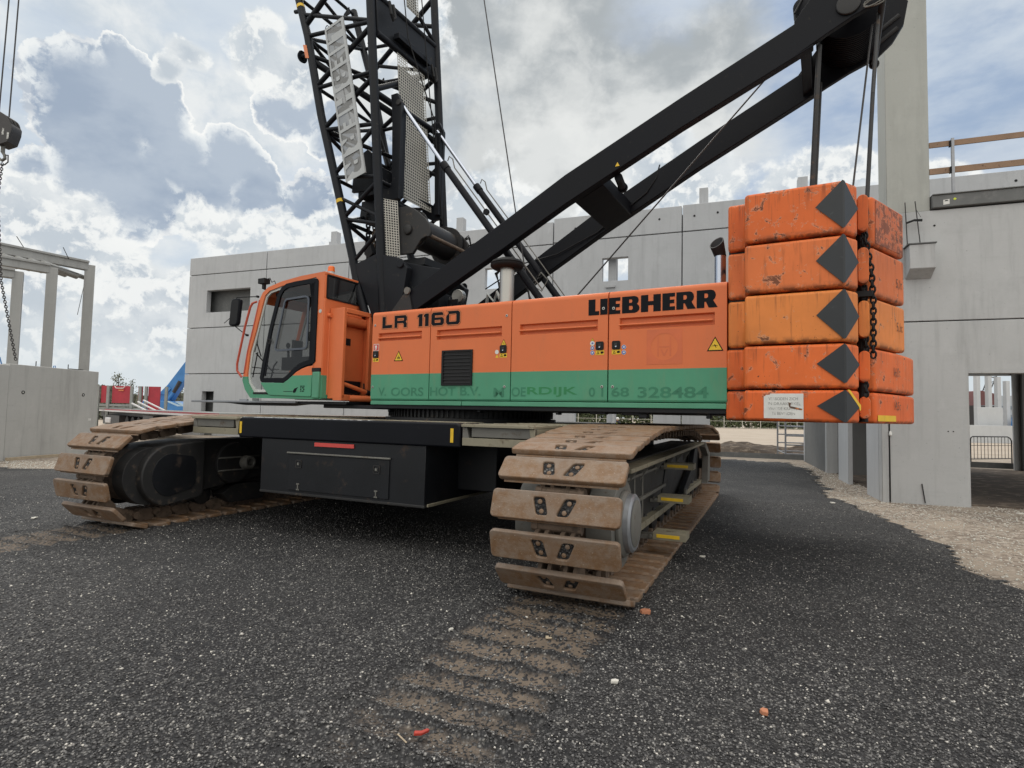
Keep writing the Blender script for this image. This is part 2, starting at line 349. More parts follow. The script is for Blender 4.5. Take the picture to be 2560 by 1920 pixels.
# grey-blue cumulus with glowing rims
def cumulus(colr, f, core, core2, w0, w1):
    f = t.math('ADD', f, t.math('MULTIPLY_ADD', n_f, .9, t.math('MULTIPLY_ADD', n_s, .5, -.70)))
    a_ = t.step(f, .0, .05)
    inner = t.step(f, w0, w1)
    c = t.mix(t.step(n_s, .42, .60), core, core2)
    c = t.mix(t.math('MULTIPLY', relief, t.step(f, .55, .15)), c, (.80, .84, .86))
    c = t.mix(t.math('MAXIMUM', inner, t.math('MULTIPLY', t.step(n_s, .58, .45), .75)), (.96, .965, .945), c)
    return t.mix(a_, colr, c)
colr = cumulus(colr, fB, (.355, .43, .54), (.47, .54, .63), .03, .20)
fC = t.math('ADD', fC, t.math('MULTIPLY_ADD', n_f, 2.0, t.math('MULTIPLY_ADD', n_s, 1.6, -1.86)))
cC = t.mix(t.step(fC, .15, .85), (.93, .94, .925), (.53, .585, .645))
cC = t.mix(t.math('MULTIPLY', t.step(n_s, .40, .58), .55), (.58, .645, .70), cC)
cC = t.mix(t.math('MULTIPLY', relief, .8), cC, (.95, .96, .94))
colr = t.mix(t.step(fC, .0, .30), colr, cC)
colr = t.mix(t.step(dz, .14, .0), colr, (.70, .76, .79))
# unseen sky overhead and behind the viewer is brightened and warmed as added fill
over = t.step(dz, .60, .95); back = t.math('MULTIPLY', t.step(sx.outputs[1], .25, -.5), t.step(dz, -.02, .25))
gain = t.math('ADD', 1.0, t.math('ADD', t.math('MULTIPLY', over, 1.2), t.math('MULTIPLY', back, .8)))
colr = t.mix(t.math('MAXIMUM', over, back), colr, (.80, .78, .73))
colr = t.vec('SCALE', colr, sc=gain)
t.put(bg, 0, colr); bg.inputs[1].default_value = 1.0

ld = bpy.data.lights.new('sun', 'SUN'); ld.energy = 1.15; ld.angle = R(22); ld.color = (1, .95, .87)
lo = bpy.data.objects.new('sun', ld); COL.objects.link(lo); lo.rotation_euler = (-sund).to_track_quat('-Z', 'Y').to_euler()
S.view_settings.view_transform = 'Standard'; S.view_settings.look = 'None'; S.view_settings.exposure = 0.0; S.view_settings.gamma = 1
try: S.view_settings.use_curve_mapping = False
except Exception: pass
S.render.engine = 'CYCLES'
S.cycles.transparent_max_bounces = 16

# ------------------------------------------------------------------ frames of reference
def V3(*a): return Vector(a)
Oo = V3(.99908, 4.56289, 0); TX = V3(.907843, -.419309, 0); TT = V3(.419309, .907843, 0)
CR = V3(-.653466, 9.379719, 0); UA = V3(.876147, -.482044, 0); UB = V3(-.482044, -.876147, 0)
KK = V3(7.191548, 11.101959, 0); BU = V3(.937616, -.347672, 0); BV = V3(.347672, .937616, 0)
Z = V3(0, 0, 1)
def T(x, t_, z): return Oo + TX*x + TT*t_ + Z*z           # crawler frame: x across, t along the tracks
def U(a, b, z): return CR + UA*a + UB*b + Z*z             # superstructure: a to the tail, b to the viewer's side
def B(u, v, z): return KK + BU*u + BV*v + Z*z             # concrete hall
def Wd(x, y, z): return V3(x, y, z)

# ------------------------------------------------------------------ mesh builder
class MB:
    def __init__(s, F=Wd): s.F = F; s.v = []; s.f = []; s.m = []; s.mats = []
    def mi(s, mat):
        if mat not in s.mats: s.mats.append(mat)
        return s.mats.index(mat)
    def add(s, vs, fs, mat, raw=False):
        o = len(s.v); s.v += [Vector(v) if raw else s.F(*v) for v in vs]
        i = s.mi(mat)
        for f in fs: s.f.append([o+j for j in f]); s.m.append(i)
        return s
    def box(s, a0, a1, b0, b1, c0, c1, mat):
        vs = [(a, b, c) for a in (a0, a1) for b in (b0, b1) for c in (c0, c1)]
        return s.add(vs, [(0, 1, 3, 2), (4, 6, 7, 5), (0, 4, 5, 1), (2, 3, 7, 6), (0, 2, 6, 4), (1, 5, 7, 3)], mat)
    def prism(s, pts, P0, P1, mat):
        """pts 2D list, P0/P1 map a 2D point to the two end faces"""
        n = len(pts); vs = [P0(*p) for p in pts]+[P1(*p) for p in pts]
        fs = [list(range(n))[::-1], list(range(n, 2*n))]+[(i, (i+1) % n, n+(i+1) % n, n+i) for i in range(n)]
        return s.add(vs, fs, mat)
    def loft(s, rings, mat, cap=True):
        n = len(rings[0]); vs = [p for r in rings for p in r]; fs = []
        for k in range(len(rings)-1):
            for i in range(n): fs.append((k*n+i, k*n+(i+1) % n, (k+1)*n+(i+1) % n, (k+1)*n+i))
        if cap: fs += [list(range(n))[::-1], list(range((len(rings)-1)*n, len(rings)*n))]
        return s.add(vs, fs, mat)
    def tube(s, p, q, r, mat, n=12, r2=None, hollow=False):
        P, Q = s.F(*p), s.F(*q); r2 = r if r2 is None else r2
        d = (Q-P).normalized(); a = d.orthogonal().normalized(); b = d.cross(a)
        vs = [P+(a*math.cos(2*PI*i/n)+b*math.sin(2*PI*i/n))*r for i in range(n)]+[Q+(a*math.cos(2*PI*i/n)+b*math.sin(2*PI*i/n))*r2 for i in range(n)]
        fs = [(i, (i+1) % n, n+(i+1) % n, n+i) for i in range(n)]
        if not hollow: fs += [list(range(n))[::-1], list(range(n, 2*n))]
        return s.add(vs, fs, mat, raw=True)
    def path(s, pts, r, mat, n=8):
        P = [s.F(*p) for p in pts]; rings = []
        prev = None
        for i, p in enumerate(P):
            d = (P[min(i+1, len(P)-1)]-P[max(i-1, 0)]).normalized()
            a = (prev-d*prev.dot(d)).normalized() if prev else d.orthogonal().normalized()
            prev = a; b = d.cross(a)
            rings.append([p+(a*math.cos(2*PI*j/n)+b*math.sin(2*PI*j/n))*r for j in range(n)])
        vs = [p for r_ in rings for p in r_]; fs = []
        for k in range(len(rings)-1):
            for i in range(n): fs.append((k*n+i, k*n+(i+1) % n, (k+1)*n+(i+1) % n, (k+1)*n+i))
        fs += [list(range(n))[::-1], list(range((len(rings)-1)*n, len(rings)*n))]
        return s.add(vs, fs, mat, raw=True)
    def lathe(s, prof, C, ax, mat, n=24, e1=None):
        """prof: (distance along axis, radius)"""
        ax = Vector(ax).normalized(); a = ax.orthogonal().normalized(); b = ax.cross(a); C = s.F(*C)
        vs = [C+ax*h+(a*math.cos(2*PI*i/n)+b*math.sin(2*PI*i/n))*max(r, 1e-4) for h, r in prof for i in range(n)]
        fs = [(k*n+i, k*n+(i+1) % n, (k+1)*n+(i+1) % n, (k+1)*n+i) for k in range(len(prof)-1) for i in range(n)]
        fs += [list(range(n))[::-1], list(range((len(prof)-1)*n, len(prof)*n))]
        return s.add(vs, fs, mat, raw=True)
    def flat(s, pts, mat): return s.add(pts, [list(range(len(pts)))], mat)

def label(o, lab=None, cat=None, group=None, kind=None):
    if lab: o['label'] = lab
    if cat: o['category'] = cat
    if group: o['group'] = group
    if kind: o['kind'] = kind
    return o
WL = {}          # world location of every built object (all unrotated unless stated)
def build(mb, name, parent=None, bevel=0, seg=2, smooth=35, lab=None, loc=None, recalc=True, solid=0):
    c = loc
    if c is None:
        xs = [v.x for v in mb.v]; ys = [v.y for v in mb.v]; zs = [v.z for v in mb.v]
        c = V3((min(xs)+max(xs))/2, (min(ys)+max(ys))/2, min(zs))
    me = bpy.data.meshes.new(name)
    me.from_pydata([tuple(v-c) for v in mb.v], [], mb.f)
    for m in mb.mats: me.materials.append(MATS[m])
    me.polygons.foreach_set('material_index', mb.m)
    if recalc:
        bm = bmesh.new(); bm.from_mesh(me); bmesh.ops.recalc_face_normals(bm, faces=bm.faces); bm.to_mesh(me); bm.free()
    me.polygons.foreach_set('use_smooth', [True]*len(me.polygons)); me.set_sharp_from_angle(angle=R(smooth))
    o = bpy.data.objects.new(name, me); COL.objects.link(o)
    pw = V3(0, 0, 0)
    if parent: o.parent = parent; pw = WL[parent.name]
    o.location = c-pw; WL[o.name] = c
    if solid:
        md = o.modifiers.new('solid', 'SOLIDIFY'); md.thickness = solid
    if bevel:
        md = o.modifiers.new('bevel', 'BEVEL'); md.width = bevel; md.segments = seg; md.limit_method = 'ANGLE'; md.angle_limit = R(40)
        md.harden_normals = False
    if lab: o['label'] = lab
    return o
def empty(name, loc, lab, cat, group=None):
    o = bpy.data.objects.new(name, None); COL.objects.link(o); o.location = loc; WL[o.name] = Vector(loc); o.empty_display_size = .2
    return label(o, lab, cat, group)

def curve_geo(splines, extrude=0, bevel=0, offset=0, bres=1):
    cu = bpy.data.curves.new('tmp', 'CURVE'); cu.dimensions = '2D'; cu.fill_mode = 'BOTH'
    cu.extrude = extrude; cu.bevel_depth = bevel; cu.offset = offset; cu.bevel_resolution = bres
    for sp in splines:
        s_ = cu.splines.new('POLY'); s_.points.add(len(sp)-1); s_.use_cyclic_u = True
        for p, q in zip(s_.points, sp): p.co = (q[0], q[1], 0, 1)
    return _to_geo(cu)
def _to_geo(cu):
    o = bpy.data.objects.new('tmp', cu); COL.objects.link(o)
    dg = bpy.context.evaluated_depsgraph_get(); ev = o.evaluated_get(dg); me = ev.to_mesh()
    vs = [tuple(v.co) for v in me.vertices]; fs = [list(p.vertices) for p in me.polygons]
    ev.to_mesh_clear(); bpy.data.objects.remove(o); bpy.data.curves.remove(cu)
    return vs, fs
def fill2d(polys):
    """even-odd fill of nested outlines"""
    from mathutils.geometry import delaunay_2d_cdt
    V_ = []; E_ = []
    for p in polys:
        o = len(V_); V_ += [Vector(q) for q in p]; E_ += [(o+i, o+(i+1) % len(p)) for i in range(len(p))]
    v, e, f, *_ = delaunay_2d_cdt(V_, E_, [], 0, 1e-6); out = []
    for t_ in f:
        c = sum((v[i] for i in t_), Vector((0, 0)))/len(t_); k = 0
        for p in polys:
            j = len(p)-1; ins = False
            for i in range(len(p)):
                if (p[i][1] > c.y) != (p[j][1] > c.y) and c.x < (p[j][0]-p[i][0])*(c.y-p[i][1])/(p[j][1]-p[i][1])+p[i][0]: ins = not ins
                j = i
            k += ins
        if k % 2: out.append(list(t_))
    return [(q.x, q.y) for q in v], out
def text_geo(s, x0, x1, y0, y1, bold=0, spacing=1.0):
    cu = bpy.data.curves.new('tmp', 'FONT'); cu.body = s; cu.offset = bold; cu.space_character = spacing
    vs, fs = _to_geo(cu)
    xs = [v[0] for v in vs]; ys = [v[1] for v in vs]
    ax, bx, ay, by = min(xs), max(xs), min(ys), max(ys)
    return [((v[0]-ax)/(bx-ax)*(x1-x0)+x0, (v[1]-ay)/(by-ay)*(y1-y0)+y0) for v in vs], fs
def rrect(x0, x1, y0, y1, r, n=5):
    o = []
    for cx, cy, a0 in ((x1-r, y0+r, -90), (x1-r, y1-r, 0), (x0+r, y1-r, 90), (x0+r, y0+r, 180)):
        for i in range(n+1):
            a = R(a0+90*i/n); o.append((cx+r*math.cos(a), cy+r*math.sin(a)))
    return o

# ================================================================== GROUND
gnd = MB()
gnd.add([(-400, -60, -.03), (400, -60, -.03), (400, 700, -.03), (-400, 700, -.03)], [(0, 1, 2, 3)], 'sand_mat')
label(build(gnd, 'ground', recalc=False), kind='structure')

def inv_T(x, y):
    d_ = V3(x, y, 0)-Oo; return d_.dot(TX), d_.dot(TT)
poly = [(4.3, -4), (4.55, 3), (4.71, 5.29), (4.83, 6.1), (5.29, 7.09), (5.48, 7.94), (6.0, 9.48), (6.35, 10.7), (6.45, 11.62), (7.23, 13.45), (8.13, 15.36), (9.3, 18.3), (9.71, 20.34), (8.8, 21.1), (7.5, 21.5), (3, 21.8),
        (-3, 19.5), (-7, 15.0), (-10.4, 13.2), (-12.2, 13.7), (-16, 14.4), (-24, 14), (-24, -4)]
def inside(x, y):
    c = False; n = len(poly); j = n-1
    for i in range(n):
        xi, yi = poly[i]; xj, yj = poly[j]
        if (yi > y) != (yj > y) and x < (xj-xi)*(y-yi)/(yj-yi)+xi: c = not c
        j = i
    return c
def dist_edge(x, y):
    best = 1e9; n = len(poly)
    for i in range(n):
        ax, ay = poly[i]; bx, by = poly[(i+1) % n]; dx, dy = bx-ax, by-ay
        t_ = max(0, min(1, ((x-ax)*dx+(y-ay)*dy)/(dx*dx+dy*dy))); best = min(best, math.hypot(x-ax-t_*dx, y-ay-t_*dy))
    return best
def gravel_z(x, y):
    z = .010*noise.noise(V3(x*1.3, y*1.3, 0))+.006*noise.noise(V3(x*5, y*5, 3))
    xl, tl = inv_T(x, y); dirt = 0
    for x0, far in ((-1.02, -3.3), (-7.02, -5.2)):
        if x0-.15 < xl < x0+1.18 and far-.3 < tl < .6:
            ex = min(xl-(x0-.02), x0+1.04-xl); w = max(0, min(1, ex/.10+.3))*max(0, min(1, (tl-far)/1.2))
            ph = (tl/.25) % 1.0
            ridge = math.exp(-((ph-.5)/.15)**2)*(.9+.8*noise.noise(V3(xl*4, tl*3, 9)))
            z += w*(-.024+.046*max(ridge, 0)); z += .012*math.exp(-((ex+.06)/.05)**2)
            dirt = max(dirt, max(0, min(1, ex/.25+.25))*w*(1.0-.95*min(1, max(ridge, 0)))*max(0, min(1, 1.25-abs(tl)/abs(far)*.95)))
    return z, dirt
xs = sorted(set([round(v, 3) for v in np.concatenate([np.arange(-24, -8, .5), np.arange(-8, -2.4, .085), np.arange(-2.4, 2.6, .042), np.arange(2.6, 7, .12), np.arange(7, 11, .25)])]))
ys = sorted(set([round(v, 3) for v in np.concatenate([np.arange(-4, 1.6, .4), np.arange(1.6, 5.4, .042), np.arange(5.4, 9, .075), np.arange(9, 22.4, .2)])]))
vid = {}; gv = []; gf = []; gd = []
okc = np.zeros((len(xs), len(ys)), bool)
for i, x in enumerate(xs):
    for j, y in enumerate(ys):
        w = .22*noise.noise(V3(x*.9, y*.9, 5))+.12*noise.noise(V3(x*4, y*4, 5))
        okc[i, j] = inside(x+w, y+w)
def gvert(i, j):
    if (i, j) not in vid:
        x, y = xs[i], ys[j]; z, dt = gravel_z(x, y)
        e = dist_edge(x, y); z += .03*min(1, e/.5)-.022
        vid[(i, j)] = len(gv); gv.append((x, y, z)); gd.append(dt)
    return vid[(i, j)]
for i in range(len(xs)-1):
    for j in range(len(ys)-1):
        if okc[i, j]: gf.append((gvert(i, j), gvert(i+1, j), gvert(i+1, j+1), gvert(i, j+1)))
me = bpy.data.meshes.new('gravel_yard'); me.from_pydata(gv, [], gf); me.materials.append(MATS['gravel_mat'])
at = me.attributes.new('dirt', 'FLOAT', 'POINT'); at.data.foreach_set('value', gd)
me.polygons.foreach_set('use_smooth', [True]*len(me.polygons))
go = bpy.data.objects.new('gravel_yard', me); COL.objects.link(go); label(go, kind='structure')

# loose stones: real little polyhedra, denser towards the viewer
def stones(name, N, sampler, size, mat, lab, cat):
    P = sampler(N); n = len(P)
    bv = np.array([(1, 0, 0), (-1, 0, 0), (0, 1, 0), (0, -1, 0), (0, 0, 1), (0, 0, -1)], float)
    bf = np.array([(0, 2, 4), (2, 1, 4), (1, 3, 4), (3, 0, 4), (2, 0, 5), (1, 2, 5), (3, 1, 5), (0, 3, 5)])
    sc = size(n)[:, None, None]*np.random.uniform(.55, 1.15, (n, 1, 3))*np.array([1, 1, .65])
    vs = bv[None]*(1+np.random.uniform(-.3, .3, (n, 6, 3)))*sc
    a = np.random.uniform(0, 2*PI, n); b_ = np.random.uniform(-.6, .6, n)
    ca, sa, cb, sb = np.cos(a), np.sin(a), np.cos(b_), np.sin(b_)
    x, y, z = vs[..., 0], vs[..., 1], vs[..., 2]
    y2 = y*cb[:, None]-z*sb[:, None]; z2 = y*sb[:, None]+z*cb[:, None]
    X_ = x*ca[:, None]-y2*sa[:, None]; Y_ = x*sa[:, None]+y2*ca[:, None]
    vs = np.stack([X_, Y_, z2], -1)+P[:, None, :]
    fs = bf[None]+(np.arange(n)*6)[:, None, None]
    me = bpy.data.meshes.new(name)
    me.vertices.add(n*6); me.vertices.foreach_set('co', vs.astype(np.float32).ravel())
    me.loops.add(n*24); me.loops.foreach_set('vertex_index', fs.astype(np.int32).ravel())
    me.polygons.add(n*8); me.polygons.foreach_set('loop_start', np.arange(0, n*24, 3, dtype=np.int32))
    me.update(calc_edges=True); me.validate()
    me.materials.append(MATS[mat])
    o = bpy.data.objects.new(name, me); COL.objects.link(o); return label(o, lab, cat, kind='stuff')
def near_gravel(N):
    out = []
    while len(out) < N:
        y = 1.9*(10.5/1.9)**random.random(); x = random.uniform(-1.02, 1.02)*y
        xl, tl = inv_T(x, y)
        if not inside(x, y): continue
        if (-1.05 < xl < 0 or -7.05 < xl < -6.0) and tl > -.05: continue
        if -6.9 < xl < -.1 and tl > 3.0 : continue
        z, dt = gravel_z(x, y)
        if random.random() < dt*.8: continue
        out.append((x, y, z+.010))
    return np.array(out)
stones('loose_gravel', 85000, near_gravel, lambda n: np.random.uniform(.0045, .0105, n)*(1+.5*(np.random.rand(n) > .95)), 'pebble_mat',
       'loose dark stones scattered over the gravel yard', 'gravel')
def verge(N):
    out = []
    while len(out) < N:
        if random.random() < .75: y = random.uniform(5.2, 20); x = 4.4+(y-5)*.33+random.uniform(-.3, 4.2)
        else: y = random.uniform(12.8, 15.6); x = random.uniform(-14, -9.5)
        if inside(x, y) : continue
        out.append((x, y, -.026))
    return np.array(out)
stones('verge_rubble', 9000, verge, lambda n: np.random.uniform(.006, .022, n), 'stone_pale', 'pale rubble strewn on the bare ground beside the gravel', 'rubble')
# soil heaps and ruts behind
hp = MB(); nn = 26
def heap(cx, cy, rx, ry, h, rot=0, sd_=0):
    vs = []; fs = []
    for i in range(nn):
        for j in range(nn):
            u_ = -1+2*i/(nn-1); w_ = -1+2*j/(nn-1); r_ = math.hypot(u_, w_)
            z = h*max(0, 1-r_)**.8*(.7+.9*noise.noise(V3(u_*2.4+sd_, w_*2.4, sd_)))+.10*h*noise.noise(V3(u_*9, w_*9, sd_)) if r_ < 1 else -.05
            x = cx+rx*u_*math.cos(rot)-ry*w_*math.sin(rot); y = cy+rx*u_*math.sin(rot)+ry*w_*math.cos(rot)
            vs.append((x, y, z-.03))
    for i in range(nn-1):
        for j in range(nn-1): fs.append((i*nn+j, (i+1)*nn+j, (i+1)*nn+j+1, i*nn+j+1))
    hp.add(vs, fs, 'soil')
heap(10.6, 27.2, 3.6, 1.6, .75, -.25, 1); heap(13.6, 27.0, 3.2, 1.5, .55, -.2, 4); heap(8.4, 29, 2.6, 1.3, .7, .1, 8); heap(16.5, 27.6, 3, 1.2, .4, .1, 12)
label(build(hp, 'soil_heaps', recalc=False), 'low dark heaps of dug soil behind the crane tail', 'soil heap', kind='stuff')

# ================================================================== THE CRANE
crane = empty('crawler_crane', tuple(CR), 'large orange, green and black crawler crane with a tall lattice boom and stacked orange counterweights', 'crane')

# ---- crawler shoes: one mesh, copied round both tracks
sh = MB()
pk = []
for cx, lean in ((-.105, .030), (.105, -.018)):
    pk.append([(x+lean*(y/.065), y) for x, y in rrect(cx-.048, cx+.048, -.066, .066, .02, 3)])
vs, fs = curve_geo([rrect(-.52, .52, -.112, .112, .035, 4)]+pk, extrude=.015, bevel=.009, bres=2, offset=-.009)
sh.add([(x, y, z+.121) for x, y, z in vs], fs, 'shoe_rust')
for p in pk:
    sh.add([(x*1.04, y*1.05, .124) for x, y in p], [list(range(len(p)))], 'gravel_mat')
    c_ = sum(q[0] for q in p)/len(p); l_ = -.018 if c_ > 0 else .03
    for yy in (-.036, .036): sh.lathe([(0, .019), (.008, .019), (.012, .012)], (c_+l_*yy/.065, yy, .122), (0, 0, 1), 'shoe_rust', 8)
# curled leading edge and chain lugs beneath the plate
sh.loft([[(-.47, .100, .10), (-.47, .120, .085), (-.47, .108, .075), (-.47, .085, .095)], [(.47, .100, .10), (.47, .120, .085), (.47, .108, .075), (.47, .085, .095)]], 'shoe_rust')
for cx in (-.145, -.065, .065, .145):
    sh.loft([[(cx-.016, -.10, .10), (cx-.016, -.12, .0), (cx-.016, -.06, -.05), (cx-.016, .06, -.05), (cx-.016, .12, 0), (cx-.016, .10, .10)],
             [(cx+.016, -.10, .10), (cx+.016, -.12, .0), (cx+.016, -.06, -.05), (cx+.016, .06, -.05), (cx+.016, .12, 0), (cx+.016, .10, .10)]], 'chain_mud')
sh.tube((-.17, .125, 0), (.17, .125, 0), .042, 'chain_mud', 10)
sh.tube((.15, .125, 0), (.20, .125, 0), .05, 'chain_mud', 10); sh.tube((-.20, .125, 0), (-.15, .125, 0), .05, 'chain_mud', 10)
tmp = build(sh, 'track_shoe', loc=V3(0, 0, 0), recalc=True); shoe_mesh = tmp.data; bpy.data.objects.remove(tmp)

RC, OFF = .4855, .1445
def track_path():
    pts = []
    c1 = (.13, .63); c2 = (7.23, .63)
    # counter-clockwise seen from +x with t to the right: start low at the front going down and round
    for i in range(0, 40): a = R(180+13+(77)*i/40); pts.append((c1[0]+RC*math.cos(a), c1[1]+RC*math.sin(a)))
    for i in range(0, 60): pts.append((c1[0]+(c2[0]-c1[0])*i/60, .1445))
    for i in range(0, 60): a = R(-90+168*i/60); pts.append((c2[0]+RC*math.cos(a), c2[1]+RC*math.sin(a)))
    a = R(79); top = [(c2[0]+RC*math.cos(a)+0, c2[1]+RC*math.sin(a)), (6.2, 1.235), (5.2, 1.262), (3.7, 1.268), (2.3, 1.266), (1.35, 1.262), (.75, 1.205), (c1[0]+RC*math.cos(R(98)), c1[1]+RC*math.sin(R(98)))]
    for k in range(len(top)-1):
        for i in range(10): pts.append((top[k][0]+(top[k+1][0]-top[k][0])*i/10, top[k][1]+(top[k+1][1]-top[k][1])*i/10))
    for i in range(0, 50): a = R(98+95*i/50); pts.append((c1[0]+RC*math.cos(a), c1[1]+RC*math.sin(a)))
    pts.append(pts[0]); return pts
def resample(pts):
    L = [0]
    for p, q in zip(pts, pts[1:]): L.append(L[-1]+math.hypot(q[0]-p[0], q[1]-p[1]))
    N = round(L[-1]/.25); out = []
    def at_(s_):
        s_ %= L[-1]
        for k in range(len(L)-1):
            if L[k+1] >= s_:
                f = (s_-L[k])/max(1e-9, L[k+1]-L[k]); return (pts[k][0]+(pts[k+1][0]-pts[k][0])*f, pts[k][1]+(pts[k+1][1]-pts[k][1])*f)
    for i in range(N):
        s_ = i*L[-1]/N; p = at_(s_); q0 = at_(s_-.05); q1 = at_(s_+.05)
        out.append((p, (q1[0]-q0[0], q1[1]-q0[1])))
    return out
RING = resample(track_path())
def crawler(x0, side, lab):
    """x0 = outer right edge of the shoes; side=+1: we look at the outer face, -1: at the inner face"""
    xc = x0-.52
    m = MB(T)
    # side frame box with flanges
    prof = [(.62, 1.05), (6.45, 1.08), (7.15, .82), (7.15, .38), (6.5, .33), (.95, .33), (.62, .48)]
    m.prism(prof, lambda p, q: (xc-.26, p, q), lambda p, q: (xc+.18, p, q), 'dark_steel')  # dark coat stands in for shade cast by the track run above
    tr = build(m, 'crawler_track', crane, bevel=.008, lab=lab)
    for (p, tg) in RING:
        tv = (TT*tg[0]+Z*tg[1]).normalized(); nv = tv.cross(TX).normalized()
        w = T(xc, p[0], p[1])
        o = bpy.data.objects.new('track_shoe', shoe_mesh); COL.objects.link(o); o.parent = tr
        M3 = Matrix((-TX, tv, nv)).transposed()
        jit = Matrix.Rotation(random.uniform(-.012, .012), 3, 'X')
        o.matrix_local = Matrix.Translation(w-WL[tr.name]) @ (M3 @ jit).to_4x4()
    # wheels, drums
    m = MB(T)
    dm = 'grey_steel' if side > 0 else 'dark_steel'; m.tube((x0-.93, .13, .63), (x0-.70, .13, .63), .385, dm, 40); m.tube((x0-.34, .13, .63), (x0-.13, .13, .63), .36, dm, 40)
    m.tube((x0-.70, .13, .63), (x0-.34, .13, .63), .33, 'chain_mud', 32)
    if side > 0: m.lathe([(0, .27), (.03, .27), (.05, .245), (.055, .0)], (x0-.13, .13, .63), TX, 'grey_steel', 36)
    build(m, 'drive_wheel', tr, bevel=.006)
    m = MB(T)
    m.tube((xc-.16, 7.23, .63), (xc+.16, 7.23, .63), .41, 'chain_mud', 32); m.tube((xc-.3, 7.23, .63), (xc+.3, 7.23, .63), .10, 'dark_steel', 16)
    build(m, 'idler_wheel', tr)
    for k in range(12):
        m = MB(T); tt_ = 1.0+k*.5
        m.lathe([(-.21, .10), (-.19, .135), (-.10, .135), (-.09, .11), (.09, .11), (.10, .135), (.19, .135), (.21, .10)], (xc, tt_, .285), TX, 'dark_steel', 18)
        build(m, 'track_roller', tr)
    if side > 0:
        m = MB(T); s0 = x0-.36                                       # ribbed outer side of the frame
        m.prism([(.60, 1.03), (6.50, 1.075), (6.50, 1.035), (.60, .99)], lambda p, q: (s0, p, q), lambda p, q: (x0-.17, p, q), 'walkway_metal')
        m.prism([(6.46, 1.075), (7.2, .83), (7.2, .33), (6.75, .30), (6.9, .8), (6.4, .98)], lambda p, q: (s0+.10, p, q), lambda p, q: (x0-.15, p, q), 'grey_steel')
        for tq in (1.15, 1.75, 2.6, 3.4, 4.2, 5.0):
            m.prism([(s0, 1.03), (x0-.20, 1.03), (s0, .78)], lambda p, q: (p, tq, q), lambda p, q: (p, tq+.022, q), 'grey_steel')
        for tq in (1.15, 1.45, 1.85): m.box(s0, s0+.03, tq, tq+.03, .40, 1.02, 'grey_steel')
        m.prism([(.62, .33), (6.8, .29), (6.8, .36), (.62, .40)], lambda p, q: (s0, p, q), lambda p, q: (x0-.26, p, q), 'walkway_metal')
        m.box(s0, s0+.05, 1.0, 3.2, .60, .64, 'grey_steel'); m.box(s0, s0+.05, 1.0, 2.6, .87, .90, 'grey_steel')
        build(m, 'frame_rib', tr, bevel=.004)
        m = MB(T)
        m.prism([(2.9, .38), (3.5, .38), (4.6, .98), (3.4, .98)], lambda p, q: (s0, p, q), lambda p, q: (s0+.035, p, q), 'under_black')
        m.prism([(4.0, .38), (4.35, .34), (5.5, .62), (5.9, .98), (5.5, 1.0), (5.2, .72)], lambda p, q: (s0+.06, p, q), lambda p, q: (s0+.14, p, q), 'under_black')
        m.lathe([(0, .055), (.03, .055)], tuple([s0+.15, 4.18, .42]), TX, 'grey_steel', 16)
        build(m, 'folding_arm', tr, bevel=.006)
        for (tq, z, xa, xb) in ((3.0, .885, -.30, .05), (2.3, .555, -.25, .09), (1.6, .265, -.17, .155)):
            m = MB(T)
            m.box(xa, xb, tq, tq+.26, z-.035, z-.025, 'walkway_metal')
            for q in range(5): m.box(xa, xb, tq+.01+q*.055, tq+.03+q*.055, z-.025, z+.036, 'walkway_metal')
            m.box(xa, xb, tq-.008, tq+.004, z-.04, z+.036, 'walkway_metal'); m.box(xb, xb+.012, tq-.008, tq+.27, z-.04, z+.036, 'walkway_metal')
            m.box(xa+.04, xb-.05, tq-.012, tq-.009, z-.018, z+.018, 'decal_yellow')
            m.box(s0, xa+.06, tq+.02, tq+.05, z-.05, z-.01, 'grey_steel'); m.box(s0, xa+.06, tq+.18, tq+.21, z-.05, z-.01, 'grey_steel')
            m.tube((xa-.02, tq-.03, z-.01), (xa-.02, tq+.22, z-.01), .018, 'grey_steel', 8)
            build(m, 'step', tr, bevel=.003)
        m = MB(T); m.lathe([(0, .235), (.045, .235), (.06, .215), (.062, .0)], (x0-.085, .13, .64), TX, 'galvanised', 40)
        m.lathe([(0, .19), (.003, .185)], (x0-.022, .13, .64), TX, 'grey_steel', 36)
        build(m, 'hub_cover', tr, lab='round bright hub cover of the near track')
    else:
        m = MB(T)
        pr = [(.78, 1.07), (.70, 1.055)]
        for i in range(17): a = R(105+150*i/16); pr.append((.33+.40*math.cos(a), .635+.40*math.sin(a)))
        pr += [(.70, .30), (.78, .345)]
        m.prism(pr, lambda p, q: (x0-.80, p, q), lambda p, q: (x0-.02, p, q), 'dark_steel')
        build(m, 'drive_cover', tr, bevel=.02, seg=3, smooth=40)
        pr2 = [(.60, .86)]+[(.30+.24*math.cos(R(90+180*i/12)), .64+.27*math.sin(R(90+180*i/12))) for i in range(13)]+[(.60, .44), (.65, .5), (.65, .8)]
        m = MB(T); m.prism(pr2, lambda p, q: (x0-.021, p, q), lambda p, q: (x0-.012, p, q), 'under_black'); build(m, 'cover_plate', tr, bevel=.003)
        m = MB(T)
        m.prism([(.78, 1.07), (6.6, 1.08), (6.6, .5), (1.9, .5), (1.2, .42), (.78, .36)], lambda p, q: (x0-.40, p, q), lambda p, q: (x0-.16, p, q), 'dark_steel')  # plate darkened too, shade under the shoes put into its colour
        m.lathe([(0, .30), (.05, .29), (.055, .25)], (x0-.16, 1.33, .72), TX, 'dark_steel', 32)
        m.lathe([(0, .10), (.14, .09), (.14, .055), (.06, .05)], (x0-.12, 1.50, .72), TX, 'grey_steel', 20)
